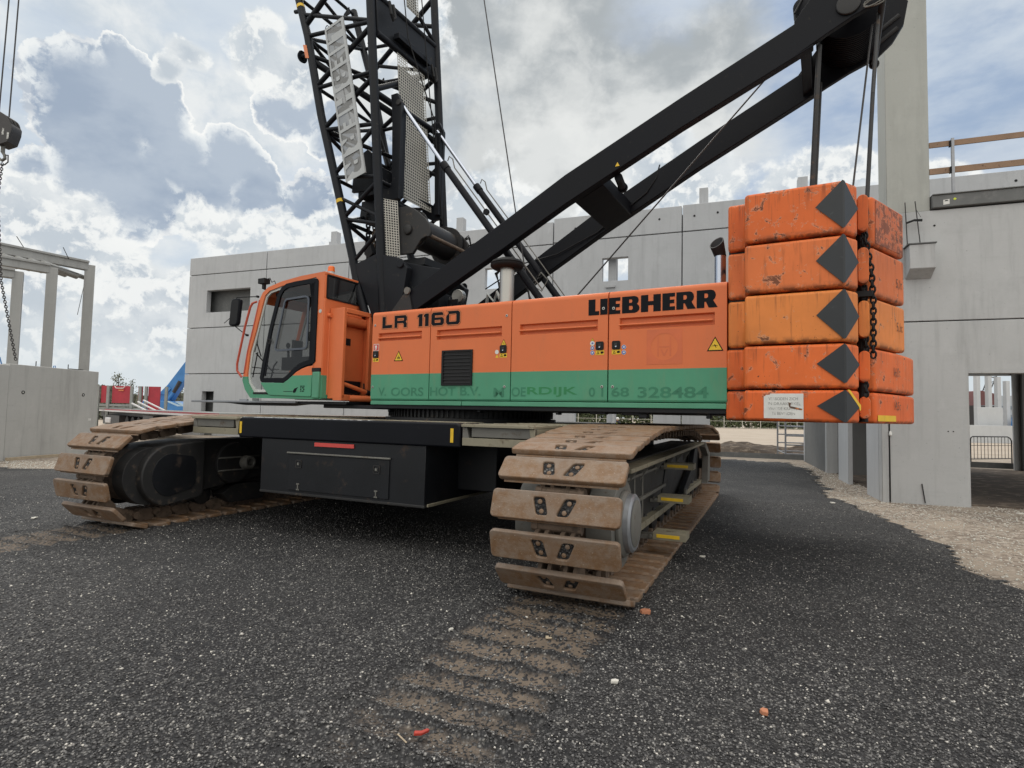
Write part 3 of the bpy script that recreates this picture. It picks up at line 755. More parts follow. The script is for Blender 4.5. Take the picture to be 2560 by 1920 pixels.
        for zz in (.62, .80): m.tube((x0-.10, 1.05, zz), (x0-.10, 1.75, zz), .012, 'grey_steel', 6)
        m.prism([(1.2, .28), (1.35, .14), (1.9, .14), (2.05, .30), (1.9, .40), (1.4, .40)], lambda p, q: (x0-.40, p, q), lambda p, q: (x0-.18, p, q), 'dark_steel')
        build(m, 'inner_frame_plate', tr, bevel=.008)
    return tr
crawler(0.0, 1, 'near right crawler track with three folding steps')
crawler(-6.006, -1, 'far left crawler track with a dark rounded drive cover')

# ---- undercarriage centre
m = MB(T)
m.prism([(-5.12, 1.15), (-1.92, 1.15), (-1.92, 1.375), (-1.97, 1.40), (-5.08, 1.40), (-5.12, 1.375)], lambda p, q: (p, .54, q), lambda p, q: (p, 1.25, q), 'black_steel')
beam = build(m, 'front_beam', crane, bevel=.018, seg=3)
m = MB(T); m.add([(-5.09, .546, 1.386), (-3.1, .546, 1.386), (-3.1, .572, 1.4025), (-5.09, .572, 1.4025)], [(0, 1, 2, 3)], 'flaked'); m.add([(-5.09, .572, 1.4025), (-3.1, .572, 1.4025), (-3.1, .75, 1.4025), (-5.09, .75, 1.4025)], [(0, 1, 2, 3)], 'flaked'); build(m, 'flaked_edge', beam, recalc=False)
m = MB(T); m.box(-5.0, -2.0, .80, 1.2, 1.401, 1.405, 'walkway_metal'); build(m, 'beam_tread', beam)
for xx in (-5.10, -2.035): 
    mm = MB(T); mm.box(xx, xx+.035, .534, .5385, 1.20, 1.345, 'decal_yellow'); build(mm, 'reflector', beam)
m = MB(T)
m.box(-4.73, -2.345, .56, 2.35, .50, 1.148, 'under_black')
m.loft([[(-4.735, .555, .495), (-2.34, .555, .495), (-2.34, .60, .495), (-4.735, .60, .495)], [(-4.735, .555, .525), (-2.34, .555, .525), (-2.34, .6, .525), (-4.735, .6, .525)]], 'dark_steel')
m.box(-2.343, -2.325, .6, 2.36, .50, .535, 'walkway_metal')
box = build(m, 'storage_box', crane, bevel=.006)
m = MB(T); m.box(-3.874, -3.294, .548, .5535, 1.083, 1.127, 'decal_red'); build(m, 'red_reflector', box)
m = MB(T); m.box(-4.26, -2.80, .545, .558, .555, .975, 'under_black'); m.box(-4.285, -2.785, .530, .552, .985, 1.003, 'grey_steel')
door = build(m, 'storage_door', box, bevel=.004)
for xx in (-4.10, -2.965):
    m = MB(T)
    vs, fs = curve_geo([rrect(xx-.045, xx+.045, .82, .915, .012, 3), rrect(xx-.033, xx+.033, .833, .903, .01, 3)], extrude=.004)
    m.add([(x, .541+z, y) for x, y, z in vs], fs, 'dark_steel'); m.box(xx-.022, xx+.022, .535, .544, .845, .89, 'interior')
    m.box(xx-.012, xx+.012, .528, .536, .855, .88, 'grey_steel')
    m.box(xx-.02, xx+.02, .536, .545, .56, .575, 'grey_steel'); m.box(xx-.006, xx+.006, .536, .545, .56, .63, 'grey_steel'); m.box(xx-.02, xx+.02, .536, .545, .625, .64, 'grey_steel')
    build(m, 'storage_latch', box)
m = MB(T)
m.box(-5.2, -1.85, 1.26, 6.2, .62, 1.385, 'under_black')
m.prism([(-6.2, 2.2), (-5.2, 1.9), (-5.2, 5.5), (-6.2, 5.2)], lambda p, q: (p, q, .65), lambda p, q: (p, q, 1.30), 'under_black')
m.prism([(-1.85, 1.9), (-.85, 2.2), (-.85, 5.2), (-1.85, 5.5)], lambda p, q: (p, q, .65), lambda p, q: (p, q, 1.30), 'under_black')
m.box(-2.3, -2.1, 2.4, 2.6, .3, .9, 'under_black')
build(m, 'carbody', crane, bevel=.01)
for s_, x0, x1 in ((1, -1.90, -1.10), (-1, -5.98, -5.14)):
    m = MB(T)
    m.box(x0, x1, .52, 3.6, 1.365, 1.392, 'walkway_metal')
    for q in range(9): m.box(x0, x1, .55+q*.35, .57+q*.35, 1.392, 1.398, 'walkway_metal')
    m.box(x0+.10*s_ if s_ > 0 else x0, x1-(.10 if s_ < 0 else 0), .56, .60, 1.265, 1.365, 'grey_steel')
    m.box(x0, x1, .545, .575, 1.175, 1.255, 'walkway_metal'); m.box(x0, x1, .575, 1.5, 1.175, 1.19, 'walkway_metal')
    m.prism([(x0, 1.36), (x0+.05, 1.36), (x0+.09, 1.18), (x0, 1.18)], lambda p, q: (p, .55, q), lambda p, q: (p, 1.5, q), 'grey_steel')
    m.prism([(x1-.06, 1.36), (x1, 1.36), (x1, 1.18), (x1-.03, 1.18)], lambda p, q: (p, .55, q), lambda p, q: (p, 1.5, q), 'walkway_metal')
    m.box(x0, x0+.03, .9, 3.5, 1.19, 1.36, 'grey_steel')
    build(m, 'walkway_bracket', crane, bevel=.004)
# slewing ring
m = MB(U)
m.lathe([(0, 1.38), (.045, 1.38), (.05, 1.30), (.20, 1.30)], (0, 0, 1.385), Z, 'dark_steel', 64)
ring = build(m, 'slewing_ring', crane, smooth=30)
m = MB(U)
for k in range(110):
    a = 2*PI*k/110; c_, s__ = math.cos(a), math.sin(a); w = .014
    vs = [(r_*c_+q*s__, r_*s__-q*c_, z) for r_ in (1.29, 1.335) for q in (-w, w) for z in (1.44, 1.555)]
    m.add(vs, [(0, 1, 3, 2), (4, 6, 7, 5), (0, 4, 5, 1), (2, 3, 7, 6), (0, 2, 6, 4), (1, 5, 7, 3)], 'dark_steel')
build(m, 'ring_teeth', ring)

# ================================================================== SUPERSTRUCTURE
m = MB(U)
m.box(-.80, 4.16, -1.40, 1.40, 1.60, 2.90, 'under_black'); m.box(-1.9, -.8, -1.3, .84, 1.60, 2.75, 'under_black')
m.box(-.80, 4.17, 1.30, 1.46, 1.55, 1.64, 'under_black'); m.box(-2.0, 4.3, -1.3, 1.3, 1.545, 1.60, 'under_black')
for a_, w_, h_ in ((-.55, .03, .05), (1.0, .05, .03), (2.15, .04, .04), (3.2, .10, .06), (3.0, .3, .03), (3.95, .05, .05), (2.6, .2, .025)): m.box(a_, a_+w_, 1.30, 1.42, 1.55-h_, 1.56, 'under_black')
m.box(-1.2, 4.16, -1.5, -1.40, 1.62, 2.99, 'dark_steel')
build(m, 'superstructure_frame', crane, bevel=.01)
m = MB(U)
for a0, a1 in ((-.82, .79), (.80, 4.17)):
    m.prism([(1.44, 1.607), (1.495, 1.607), (1.495, 1.665), (1.44, 1.672)], lambda p, q: (a0, p, q), lambda p, q: (a1, p, q), 'cab_green')
build(m, 'lower_skirt', crane, bevel=.006)

def side_door(a0, a1, rec, lab):
    """a hinged engine-bay door with a rounded top edge and a long recessed grip"""
    m = MB(U); z0, z1 = 1.677, 2.925
    r0, r1, q0, q1 = rec; dp = .045; bo = 1.5
    top = [(1.5-.06*(1-math.cos(R(k*15))), 2.925+.06*math.sin(R(k*15))) for k in range(1, 7)]+[(1.0, 2.992)]
    bot = [(1.5, 1.677+.02), (1.49, 1.677), (1.44, 1.672)]
    A = [a0, r0, r1, a1]; Zz = [1.697, q0, q1, z1]
    vs = [(a, bo, z) for z in Zz for a in A]
    fs = [(j*4+i, j*4+i+1, (j+1)*4+i+1, (j+1)*4+i) for j in range(3) for i in range(3) if not (i == 1 and j == 1)]
    m.add(vs, fs, 'body_paint')
    e = .012
    ri = [(r0+e, bo-dp, q0+e), (r1-e, bo-dp, q0+e), (r1-e, bo-dp, q1-e), (r0+e, bo-dp, q1-e)]; ro = [(r0, bo, q0), (r1, bo, q0), (r1, bo, q1), (r0, bo, q1)]
    m.add(ro+ri, [(0, 1, 5, 4), (1, 2, 6, 5), (2, 3, 7, 6), (3, 0, 4, 7), (4, 5, 6, 7)], 'body_paint')
    prof = [(bo, z1)]+top
    for (p, q), (p2, q2) in zip(prof, prof[1:]): m.add([(a0, p, q), (a1, p, q), (a1, p2, q2), (a0, p2, q2)], [(0, 1, 2, 3)], 'body_paint')
    for (p, q), (p2, q2) in zip(bot, bot[1:]): m.add([(a0, p, q), (a1, p, q), (a1, p2, q2), (a0, p2, q2)], [(0, 1, 2, 3)], 'body_paint')
    side = [(bo, 1.697), (bo, z1)]+top+[(1.0, 1.672), (1.44, 1.672), (1.49, 1.677)]
    for a in (a0, a1): m.add([(a, p, q) for p, q in side], [list(range(len(side)))], 'body_paint')
    d_ = build(m, 'engine_door', crane, lab=lab, smooth=50, recalc=False)
    # the folded grip bar across the recess
    m = MB(U); zc = (q0+q1)/2+.0
    m.tube((r0-.01, bo-.004, zc-.012), (r1-.02, bo-.004, zc-.012), .011, 'cab_orange', 8)
    m.box(r0+.02, r1-.03, bo-.03, bo-.012, zc-.012, zc-.004, 'cab_orange')
    build(m, 'grip_bar', d_)
    return d_
D1 = side_door(-.82, .243, (-.70, .10, 2.54, 2.66), 'front engine-bay door lettered LR and 11')
D2 = side_door(.257, 1.541, (.362, 1.405, 2.515, 2.652), 'engine-bay door with the black louvre')
D3 = side_door(1.555, 2.846, (1.67, 2.722, 2.52, 2.656), 'third engine-bay door from the cab')
D4 = side_door(2.862, 4.175, (2.99, 4.052, 2.515, 2.654), 'engine-bay door next to the counterweights')
# dark gaps
def decal(name, par, pts_list, mat, b=1.502, lab=None):
    m = MB(U)
    for pts in pts_list: m.flat([(a, b, z) for a, z in pts], mat)
    return build(m, name, par, recalc=False, lab=lab)
def rect(a0, a1, z0, z1): return [(a0, z0), (a1, z0), (a1, z1), (a0, z1)]
def glyphs(rows, z0, z1, mat, b, clip=None, offset=0):
    m = MB(U)
    for (a0, a1, w, spl) in rows:
        sc = [[((x/w)*(a1-a0)+a0, y*(z1-z0)+z0) for x, y in s_] for s_ in spl]
        vs, fs = curve_geo(sc, offset=offset)
        m.add([(x, b, y) for x, y, z in vs], fs, mat)
    return m
gL = (.7, [[(0, 0), (.70, 0), (.70, .25), (.45, .25), (.45, 1), (0, 1)]])
gI = (.45, [[(0, 0), (.45, 0), (.45, 1), (0, 1)]])
gE = (.72, [[(0, 0), (.72, 0), (.72, .22), (.43, .22), (.43, .40), (.68, .40), (.68, .61), (.43, .61), (.43, .78), (.72, .78), (.72, 1), (0, 1)]])
gB = (1.06, [[(0, 0), (.78, 0), (.93, .05), (1.03, .15), (1.06, .28), (1.02, .42), (.90, .52), (.98, .62), (1.01, .75), (.97, .88), (.86, .97), (.74, 1), (0, 1)],
             [(.43, .19), (.60, .19), (.65, .25), (.65, .37), (.60, .43), (.43, .43)], [(.43, .61), (.57, .61), (.62, .66), (.62, .76), (.57, .81), (.43, .81)]])
gH = (1.16, [[(0, 0), (.43, 0), (.43, .38), (.73, .38), (.73, 0), (1.16, 0), (1.16, 1), (.73, 1), (.73, .62), (.43, .62), (.43, 1), (0, 1)]])
gR = (1.14, [[(0, 0), (.42, 0), (.42, .34), (.50, .34), (.66, 0), (1.14, 0), (.90, .40), (1.0, .52), (1.04, .68), (1.01, .83), (.92, .95), (.76, 1), (0, 1)],
             [(.42, .55), (.56, .55), (.62, .62), (.62, .74), (.56, .81), (.42, .81)]])
lb = [(2.602, 2.737, *gL), (2.750, 2.842, *gI), (2.862, 2.997, *gE), (3.018, 3.226, *gB), (3.242, 3.470, *gH), (3.488, 3.628, *gE), (3.643, 3.853, *gR), (3.863, 4.083, *gR)]
rows3 = lb[:2]; rows4 = lb[2:]
build(glyphs(rows3, 2.708, 2.900, 'decal_black', 1.503), 'maker_lettering', D3, recalc=False)
build(glyphs(rows4, 2.706, 2.902, 'decal_black', 1.503), 'maker_lettering', D4, recalc=False)
hL = (1.0, [[(0, 0), (1, 0), (1, .27), (.34, .27), (.34, 1), (0, 1)]])
hR = (1.25, [[(0, 0), (.30, 0), (.30, .36), (.84, .36), (.94, .27), (.94, 0), (1.25, 0), (1.25, .33), (1.14, .47), (1.25, .60), (1.25, .84), (1.10, 1), (0, 1)], [(.30, .57), (.92, .57), (.94, .60), (.94, .74), (.92, .77), (.30, .77)]])
h1 = (.5, [[(.14, 0), (.5, 0), (.5, 1), (.16, 1), (0, .86), (0, .74), (.14, .74)]])
h6 = (1.16, [[(.16, 0), (1.0, 0), (1.16, .15), (1.16, .47), (1.0, .62), (.33, .62), (.33, .76), (1.13, .76), (1.0, 1), (.16, 1), (0, .85), (0, .15)], [(.33, .22), (.83, .22), (.83, .42), (.33, .42)]])
h0 = (1.2, [[(.16, 0), (1.04, 0), (1.2, .15), (1.2, .85), (1.04, 1), (.10, 1), (.22, .86), (.06, .70), (0, .62), (0, .15)], [(.28, .22), (.84, .22), (.88, .27), (.88, .73), (.84, .78), (.28, .78)]])
lr = [(-.630, -.445, *hL), (-.400, -.172, *hR), (.018, .108, *h1), (.128, .218, *h1), (.262, .480, *h6), (.515, .745, *h0)]
zz = [(2.727, 2.900), (2.724, 2.902), (2.720, 2.897), (2.718, 2.898), (2.716, 2.903), (2.716, 2.905)]
for i, g in enumerate(lr):
    par = D1 if i < 4 else D2
    m = glyphs([g], *zz[i], 'decal_black', 1.5025, offset=.013)
    for off, mt, b in ((.0095, 'decal_orange', 1.5035), (0, 'decal_black', 1.505)):
        m2 = glyphs([g], *zz[i], mt, b, offset=off); m.add(m2.v, m2.f, mt, raw=True)
    build(m, 'type_lettering', par, recalc=False)
# worn green-on-green company lettering
def words(s_, a0, a1, z0, z1, par, mat, b=1.5022, bold=.02):
    vs, fs = text_geo(s_, a0, a1, z0, z1, bold); m = MB(U); m.add([(x, b, y) for x, y in vs], fs, mat); build(m, 'faded_lettering', par, recalc=False)
words('V.', -.668, -.52, 1.735, 1.857, D1, 'green_lettering'); words('OORS', -.43, .158, 1.733, 1.857, D1, 'green_lettering')
words('HOT', .272, .700, 1.738, 1.860, D2, 'green_lettering'); words('B.V.', .775, 1.103, 1.742, 1.862, D2, 'green_lettering'); words('M', 1.300, 1.455, 1.725, 1.846, D2, 'green_lettering')
words('OE', 1.565, 1.772, 1.732, 1.852, D3, 'green_lettering'); words('RDIJK', 1.792, 2.470, 1.730, 1.852, D3, 'green_lettering_fresh'); words('0 1', 2.619, 2.80, 1.733, 1.845, D3, 'green_lettering')
words('68', 2.90, 3.112, 1.734, 1.845, D4, 'green_lettering'); words('328484', 3.212, 3.99, 1.722, 1.848, D4, 'green_lettering')
# ghost of a removed square logo
m = MB(U); vs, fs = curve_geo([[(3.313, 2.10), (3.711, 2.10), (3.711, 2.496), (3.313, 2.496)], [(3.512+.150*math.cos(a), 2.298+.150*math.sin(a)) for a in [2*PI*k/40 for k in range(40)]]])
m.add([(x, 1.502, y) for x, y, z in vs], fs, 'faded_logo')
for p in (rect(3.435, 3.452, 2.19, 2.41), rect(3.572, 3.589, 2.19, 2.41), rect(3.452, 3.572, 2.293, 2.306), [(3.468, 2.268), (3.484, 2.268), (3.512, 2.22), (3.540, 2.268), (3.556, 2.268), (3.520, 2.195), (3.504, 2.195)]):
    m.flat([(a, 1.502, z) for a, z in p], 'faded_logo')
build(m, 'logo_ghost', D4, recalc=False)
def tri_sign(cx, z0, z1, w, par, figure=0, b=1.502):
    m = MB(U); t_ = (z1-z0)
    m.flat([(cx-w/2, b, z0), (cx+w/2, b, z0), (cx, b, z1)], 'decal_black')
    k = .80; cz = z0+t_*.36
    m.flat([(cx-w/2*k, b+.001, cz-t_*.36*k), (cx+w/2*k, b+.001, cz-t_*.36*k), (cx, b+.001, cz+t_*.64*k)], 'decal_yellow')
    fg = [[(-.16, -.12), (-.05, -.16), (-.02, .10), (-.14, .06)], [(.03, -.16), (.17, -.14), (.14, .08), (.02, .12)], [(-.03, .12), (.04, .14), (.02, .26), (-.02, .26)]] if figure == 0 else \
         [[(-.18, .02), (-.02, .02), (.06, -.14), (.10, -.12), (.03, .05), (.2, .0), (.2, .04), (.02, .10), (-.05, .18), (-.08, .16), (-.04, .07), (-.18, .06)], [(-.26, -.02), (-.22, .06), (-.20, .05), (-.23, -.03)]]
    for f in fg: m.flat([(cx+x*w*.8, b+.002, cz-t_*.03+y*t_*.8) for x, y in f], 'decal_black')
    build(m, 'warning_sticker', par, recalc=False)
tri_sign(-.307, 2.238, 2.390, .168, D1); tri_sign(4.057, 2.230, 2.388, .172, D4, 1)
tri_sign(1.436, 2.397, 2.478, .088, D2, 1); tri_sign(2.657, 2.398, 2.438, .045, D3)
for par, a0, a1 in ((D1, -.790, -.688), (D2, 1.383, 1.482), (D3, 2.702, 2.800), (D4, 2.903, 3.002)):
    m = MB(U); z0 = 2.288 if par in (D3, D4) else 2.297
    m.prism(rrect(a0, a1, z0, z0+.101, .018, 4), lambda p, q: (p, 1.499, q), lambda p, q: (p, 1.515, q), 'rubber')
    m.box((a0+a1)/2-.018, (a0+a1)/2+.018, 1.515, 1.521, z0+.02, z0+.075, 'dark_steel'); m.lathe([(0, .010), (.006, .010)], ((a0+a1)/2, 1.517, z0+.032), UB, 'chrome', 12)
    build(m, 'door_latch', par, bevel=.003)
    yz = z0-.058
    m = MB(U); m.flat([(a, 1.502, z) for a, z in rect(a0-.004, a1+.006, yz, yz+.054)], 'decal_yellow')
    m.flat([(a0+.008, 1.503, yz+.010), (a0+.045, 1.503, yz+.010), (a0+.026, 1.503, yz+.046)], 'decal_black'); m.flat([(a0+.018, 1.504, yz+.015), (a0+.035, 1.504, yz+.015), (a0+.0265, 1.504, yz+.034)], 'decal_yellow')
    m.flat([(a0+.055, 1.503, yz+.020), (a0+.075, 1.503, yz+.012), (a0+.098, 1.503, yz+.022), (a0+.092, 1.503, yz+.042), (a0+.066, 1.503, yz+.040)], 'decal_black')
    build(m, 'latch_sticker', par, recalc=False)
def disc(par, a, z, r, mat, b=1.5025, mat2=None):
    m = MB(U); m.flat([(a+r*math.cos(2*PI*k/20), b, z+r*math.sin(2*PI*k/20)) for k in range(20)], 'decal_white')
    if mat != 'decal_white': m.flat([(a+r*.86*math.cos(2*PI*k/20), b+.001, z+r*.86*math.sin(2*PI*k/20)) for k in range(20)], mat)
    if mat2: m.flat([(a-r*.4, b+.002, z-r*.3), (a+r*.35, b+.002, z-r*.3), (a+r*.45, b+.002, z+r*.35), (a-r*.2, b+.002, z+r*.45)], mat2)
    build(m, 'round_sticker', par, recalc=False)
disc(D2, 1.337, 2.313, .028, 'decal_white'); disc(D3, 2.657, 2.371, .029, 'decal_white', mat2='decal_blue'); disc(D3, 2.657, 2.314, .026, 'decal_blue', mat2='decal_white'); disc(D3, 2.658, 2.257, .026, 'decal_blue', mat2='decal_white')
disc(D4, 3.045, 2.312, .027, 'decal_blue', mat2='decal_white'); disc(D4, 3.045, 2.249, .027, 'decal_blue', mat2='decal_white')
m = MB(U); m.flat([(a, 1.502, z) for a, z in rect(-.787, -.684, 2.400, 2.503)], 'decal_white'); m.flat([(a, 1.503, z) for a, z in rect(-.780, -.691, 2.407, 2.496)], 'decal_red')
m.flat([(-.75+.020*math.cos(2*PI*k/16)+.01, 1.504, 2.462+.022*math.sin(2*PI*k/16)) for k in range(16)], 'decal_white'); m.flat([(-.752, 1.504, 2.418), (-.735, 1.504, 2.412), (-.722, 1.504, 2.45), (-.745, 1.504, 2.45)], 'decal_white')
build(m, 'fire_sticker', D1, recalc=False)
m = MB(U); m.flat([(a, 1.502, z) for a, z in [(1.315, 2.238), (1.365, 2.238), (1.340, 2.282)]], 'decal_yellow'); build(m, 'small_sticker', D2, recalc=False)
for par, lst in ((D1, ((-.770, 2.782), (-.782, 1.866))), (D2, ((1.474, 2.783), (1.460, 1.857))), (D3, ((2.791, 2.783), (2.783, 1.851))), (D4, ((2.916, 2.775), (2.914, 1.85)))):
    for a, z in lst:
        m = MB(U); m.lathe([(0, .019), (.006, .017), (.007, .008)], (a, 1.500, z), UB, 'stainless', 14); m.lathe([(0, .009), (.0075, .009)], (a, 1.500, z), UB, 'rubber', 10); build(m, 'door_screw', par)
# louvre
m = MB(U)
vs, fs = curve_geo([rect(.467, .966, 1.879, 2.361), rect(.497, .938, 1.903, 2.337)], extrude=.012)
m.add([(x, 1.508+z, y) for x, y, z in vs], fs, 'rubber'); m.box(.48, .95, 1.45, 1.502, 1.89, 2.35, 'interior')
for k in range(9):
    z0 = 1.908+k*.0478
    m.loft([[(.497, 1.501, z0+.030), (.497, 1.517, z0), (.497, 1.513, z0-.003), (.497, 1.501, z0+.02)], [(.938, 1.501, z0+.030), (.938, 1.517, z0), (.938, 1.513, z0-.003), (.938, 1.501, z0+.02)]], 'rubber')
build(m, 'louvre', D2)

# ---- intake and exhaust
m = MB(U)
m.lathe([(0, .102), (.66, .102), (.66, .112), (.69, .112)], (1.18, 1.0, 2.90), Z, 'stainless', 32)
si = build(m, 'air_intake', crane)
m = MB(U); m.lathe([(0, .11), (0, .20), (.03, .235), (.055, .238), (.06, .225), (.075, .235), (.105, .215), (.14, .13), (.15, .02)], (1.18, 1.0, 3.545), Z, 'rubber', 36)
build(m, 'intake_cap', si, smooth=50)
m = MB(U); m.lathe([(0, .066), (.55, .066)], (4.0, .80, 2.90), Z, 'chrome', 28, )
ex = build(m, 'exhaust_pipe', crane)
m = MB(U)
n = 28
def rg(c, e1, e2, r_): return [tuple(Vector(c)+Vector(e1)*r_*math.cos(2*PI*k/n)+Vector(e2)*r_*math.sin(2*PI*k/n)) for k in range(n)]
e2 = Vector((0, 1, 0)); R0 = rg((4.0, .80, 3.448), (1, 0, 0), e2, .069); ax2 = Vector((-.20, .10, 1)).normalized(); f1 = Vector((1, 0, .2)).normalized()
R1 = rg((3.962, .825, 3.615), (1, 0, .35), e2*1.0+Vector((0, 0, -1.0)), .078); R2_ = rg((3.962, .825, 3.615), (1, 0, .35), e2*1.0+Vector((0, 0, -1.0)), .068); R3_ = rg((3.985, .81, 3.48), (1, 0, 0), e2, .055)
Rq = [(i, (i+1) % n, n+(i+1) % n, n+i) for i in range(n)]
m.add(R0+R1, Rq, 'rubber'); m.add(R1+R2_, Rq, 'dark_steel'); m.add(R2_+R3_, Rq+[list(range(n, 2*n))], 'interior')
build(m, 'exhaust_outlet', ex, recalc=False)

# ---- counterweight: base slabs and the stacked side slabs
REC = [(5.255, 1.745), (5.385, 1.525), (5.30, 1.44), (5.36, 1.16), (5.53, 1.172)]
near_up = [(4.185, .42), (4.185, 1.5), (4.355, 1.5), (4.385, 1.75)]+REC+[(5.86, .42)]
tail = [(5.70, .80), (5.83, .47), (5.93, .16)]
near_lo = [(4.165, 0), (4.165, 1.5), (4.345, 1.5), (4.375, 1.75)]+REC+tail+[(5.975, 0)]
full = near_lo[1:-1]+[(5.975, 0)]+[(a, -b) for a, b in near_lo[1:-1][::-1]]
zs = [(1.487, 1.797), (1.812, 2.238), (2.256, 2.752), (2.774, 3.270), (3.292, 3.800)]
mats = ['slab_paint_e', 'slab_paint_d', 'slab_paint_c', 'slab_paint_b', 'slab_paint_a']
SL = []
for i, (z0, z1) in enumerate(zs):
    names = ['lowest orange counterweight slab bearing a white notice', 'second counterweight slab from below, marked 16', 'third counterweight slab, paler orange', 'fourth counterweight slab with a dented black diamond', 'topmost counterweight slab with flaking paint']
    m = MB(U); pl = full if i < 2 else near_up
    m.prism(pl, lambda p, q: (p, q, z0), lambda p, q: (p, q, z1), mats[i])
    SL.append(build(m, 'counterweight_slab', crane, bevel=.032, seg=4, lab=names[i], smooth=50))
    if i >= 2:
        m = MB(U); m.prism([(a, -b) for a, b in near_up], lambda p, q: (p, q, z0), lambda p, q: (p, q, z1), mats[i]); build(m, 'counterweight_slab', crane, bevel=.03, seg=3, smooth=50)
m = MB(U); m.box(4.19, 5.2, .5, 1.45, 1.5, 3.78, 'under_black'); m.box(4.19, 5.2, -1.45, -.5, 1.5, 3.78, 'under_black'); build(m, 'counterweight_core', crane)
for i, (z0, z1) in enumerate(zs):
    zc = (z0+z1)/2; h = (z1-z0)/2-.015; b_ = 1.757; zc2 = [1.643, 2.045, 2.512, 3.04, 3.565][i]; hh = [.152, .185, .237, .235, .232][i]
    m = MB(U)
    n_ = Vector((.22, .13)).normalized()
    ox, oy = n_.x*.006, n_.y*.006
    m.flat([(5.022, b_, zc2), (5.250, b_, zc2-hh), (5.250, b_, zc2+hh)], 'diamond_black')
    m.add([(5.250, b_, zc2-hh), (5.262+ox, 1.742+oy, zc2-hh*.97), (5.262+ox, 1.742+oy, zc2+hh*.97), (5.250, b_, zc2+hh)], [(0, 1, 2, 3)], 'diamond_black')
    m.flat([(5.262+ox, 1.742+oy, zc2-hh*.97), (5.380+ox, 1.536+oy, zc2), (5.262+ox, 1.742+oy, zc2+hh*.97)], 'diamond_black')
    build(m, 'diamond_marking', SL[i], recalc=False)
    # oval lifting lug in the recess
    m = MB(U); pr = [(x, y) for x, y in rrect(-.046, .046, -(h*.80), h*.74, .045, 7)]
    m.prism(pr, lambda p, q: (5.428+p, 1.28, zc2+q), lambda p, q: (5.428+p, 1.425, zc2+q), mats[i])
    build(m, 'lifting_lug', SL[i], bevel=.006)
# markings on the slanted rear face
def rear(s_, z, off=.004):   # s along the rear face from the recess to the tail
    P, Q = Vector((5.53, 1.172)), Vector((5.86, .42)); d_ = (Q-P).normalized(); n_ = Vector((-d_.y, d_.x)); n_ = n_ if n_.x > 0 else -n_
    p = P+d_*s_+n_*off; return (p.x, p.y, z)
for i, s_, a0, a1, z0, z1 in ((0, '14,5t', .46, .63, 1.62, 1.72), (1, '16,0t', .46, .63, 1.97, 2.08), (2, '5,1t', .58, .74, 2.46, 2.57), (3, '5,1t', .58, .74, 2.93, 3.04), (4, '5,1t', .58, .74, 3.44, 3.56)):
    vs, fs = text_geo(s_, a0, a1, z0, z1); m = MB(U); m.add([rear(x, y, .012 if i < 2 else .005) for x, y in vs], fs, 'faded_number'); build(m, 'weight_number', SL[i], recalc=False)
m = MB(U); m.add([rear(.04, 3.32, .004), rear(.78, 3.33, .004), rear(.79, 3.77, .004), rear(.06, 3.77, .004)], [(0, 1, 2, 3)], 'slab_paint_worn'); build(m, 'peeling_paint', SL[4], recalc=False)
m = MB(U); m.flat([rear(.04, 1.512, .006), rear(.50, 1.512, .010), rear(.50, 1.572, .010), rear(.04, 1.572, .006)], 'decal_yellow')
build(m, 'reflective_strip', SL[0], recalc=False)
m = MB(U); nx, ny = .0052, .0031
m.add([(5.268+nx, 1.735+ny, 1.80), (5.29+nx, 1.69+ny, 1.80), (5.385+nx, 1.53+ny, 1.66), (5.385+nx, 1.53+ny, 1.62), (5.375+nx, 1.55+ny, 1.60), (5.37+nx, 1.555+ny, 1.64)], [(0, 1, 2, 3, 4, 5)], 'decal_yellow')
build(m, 'yellow_tape', SL[0], recalc=False)
m = MB(U); m.flat([(4.558, 1.7535, 1.520), (4.908, 1.7535, 1.517), (4.908, 1.7535, 1.762), (4.618, 1.7535, 1.762), (4.612, 1.7535, 1.75), (4.575, 1.7535, 1.748), (4.572, 1.7535, 1.735), (4.558, 1.7535, 1.737)], 'decal_white')
nt = build(m, 'notice', SL[0], recalc=False, lab='white weathered Dutch warning notice')
m = MB(U)
for s_, a0, a1, z1 in (('VERBODEN ZICH', 4.600, 4.860, 1.725), ('IN DRAAICIRKEL', 4.598, 4.885, 1.677), ('VAN DE KRAAN', 4.600, 4.852, 1.629), ('TE BEVINDEN', 4.630, 4.835, 1.582)):
    vs, fs = text_geo(s_, a0, a1, z1-.028, z1); m.add([(x, 1.7545, y) for x, y in vs], fs, 'pale_text')
build(m, 'notice_text', SL[0], recalc=False)
m = MB(U); m.flat([(4.775, 1.7548, 1.675), (4.80, 1.7548, 1.67), (4.795, 1.7548, 1.64), (4.90, 1.7548, 1.615), (4.895, 1.7548, 1.60), (4.80, 1.7548, 1.618), (4.785, 1.7548, 1.63)], 'faded_number'); build(m, 'rust_stain', SL[0], recalc=False)
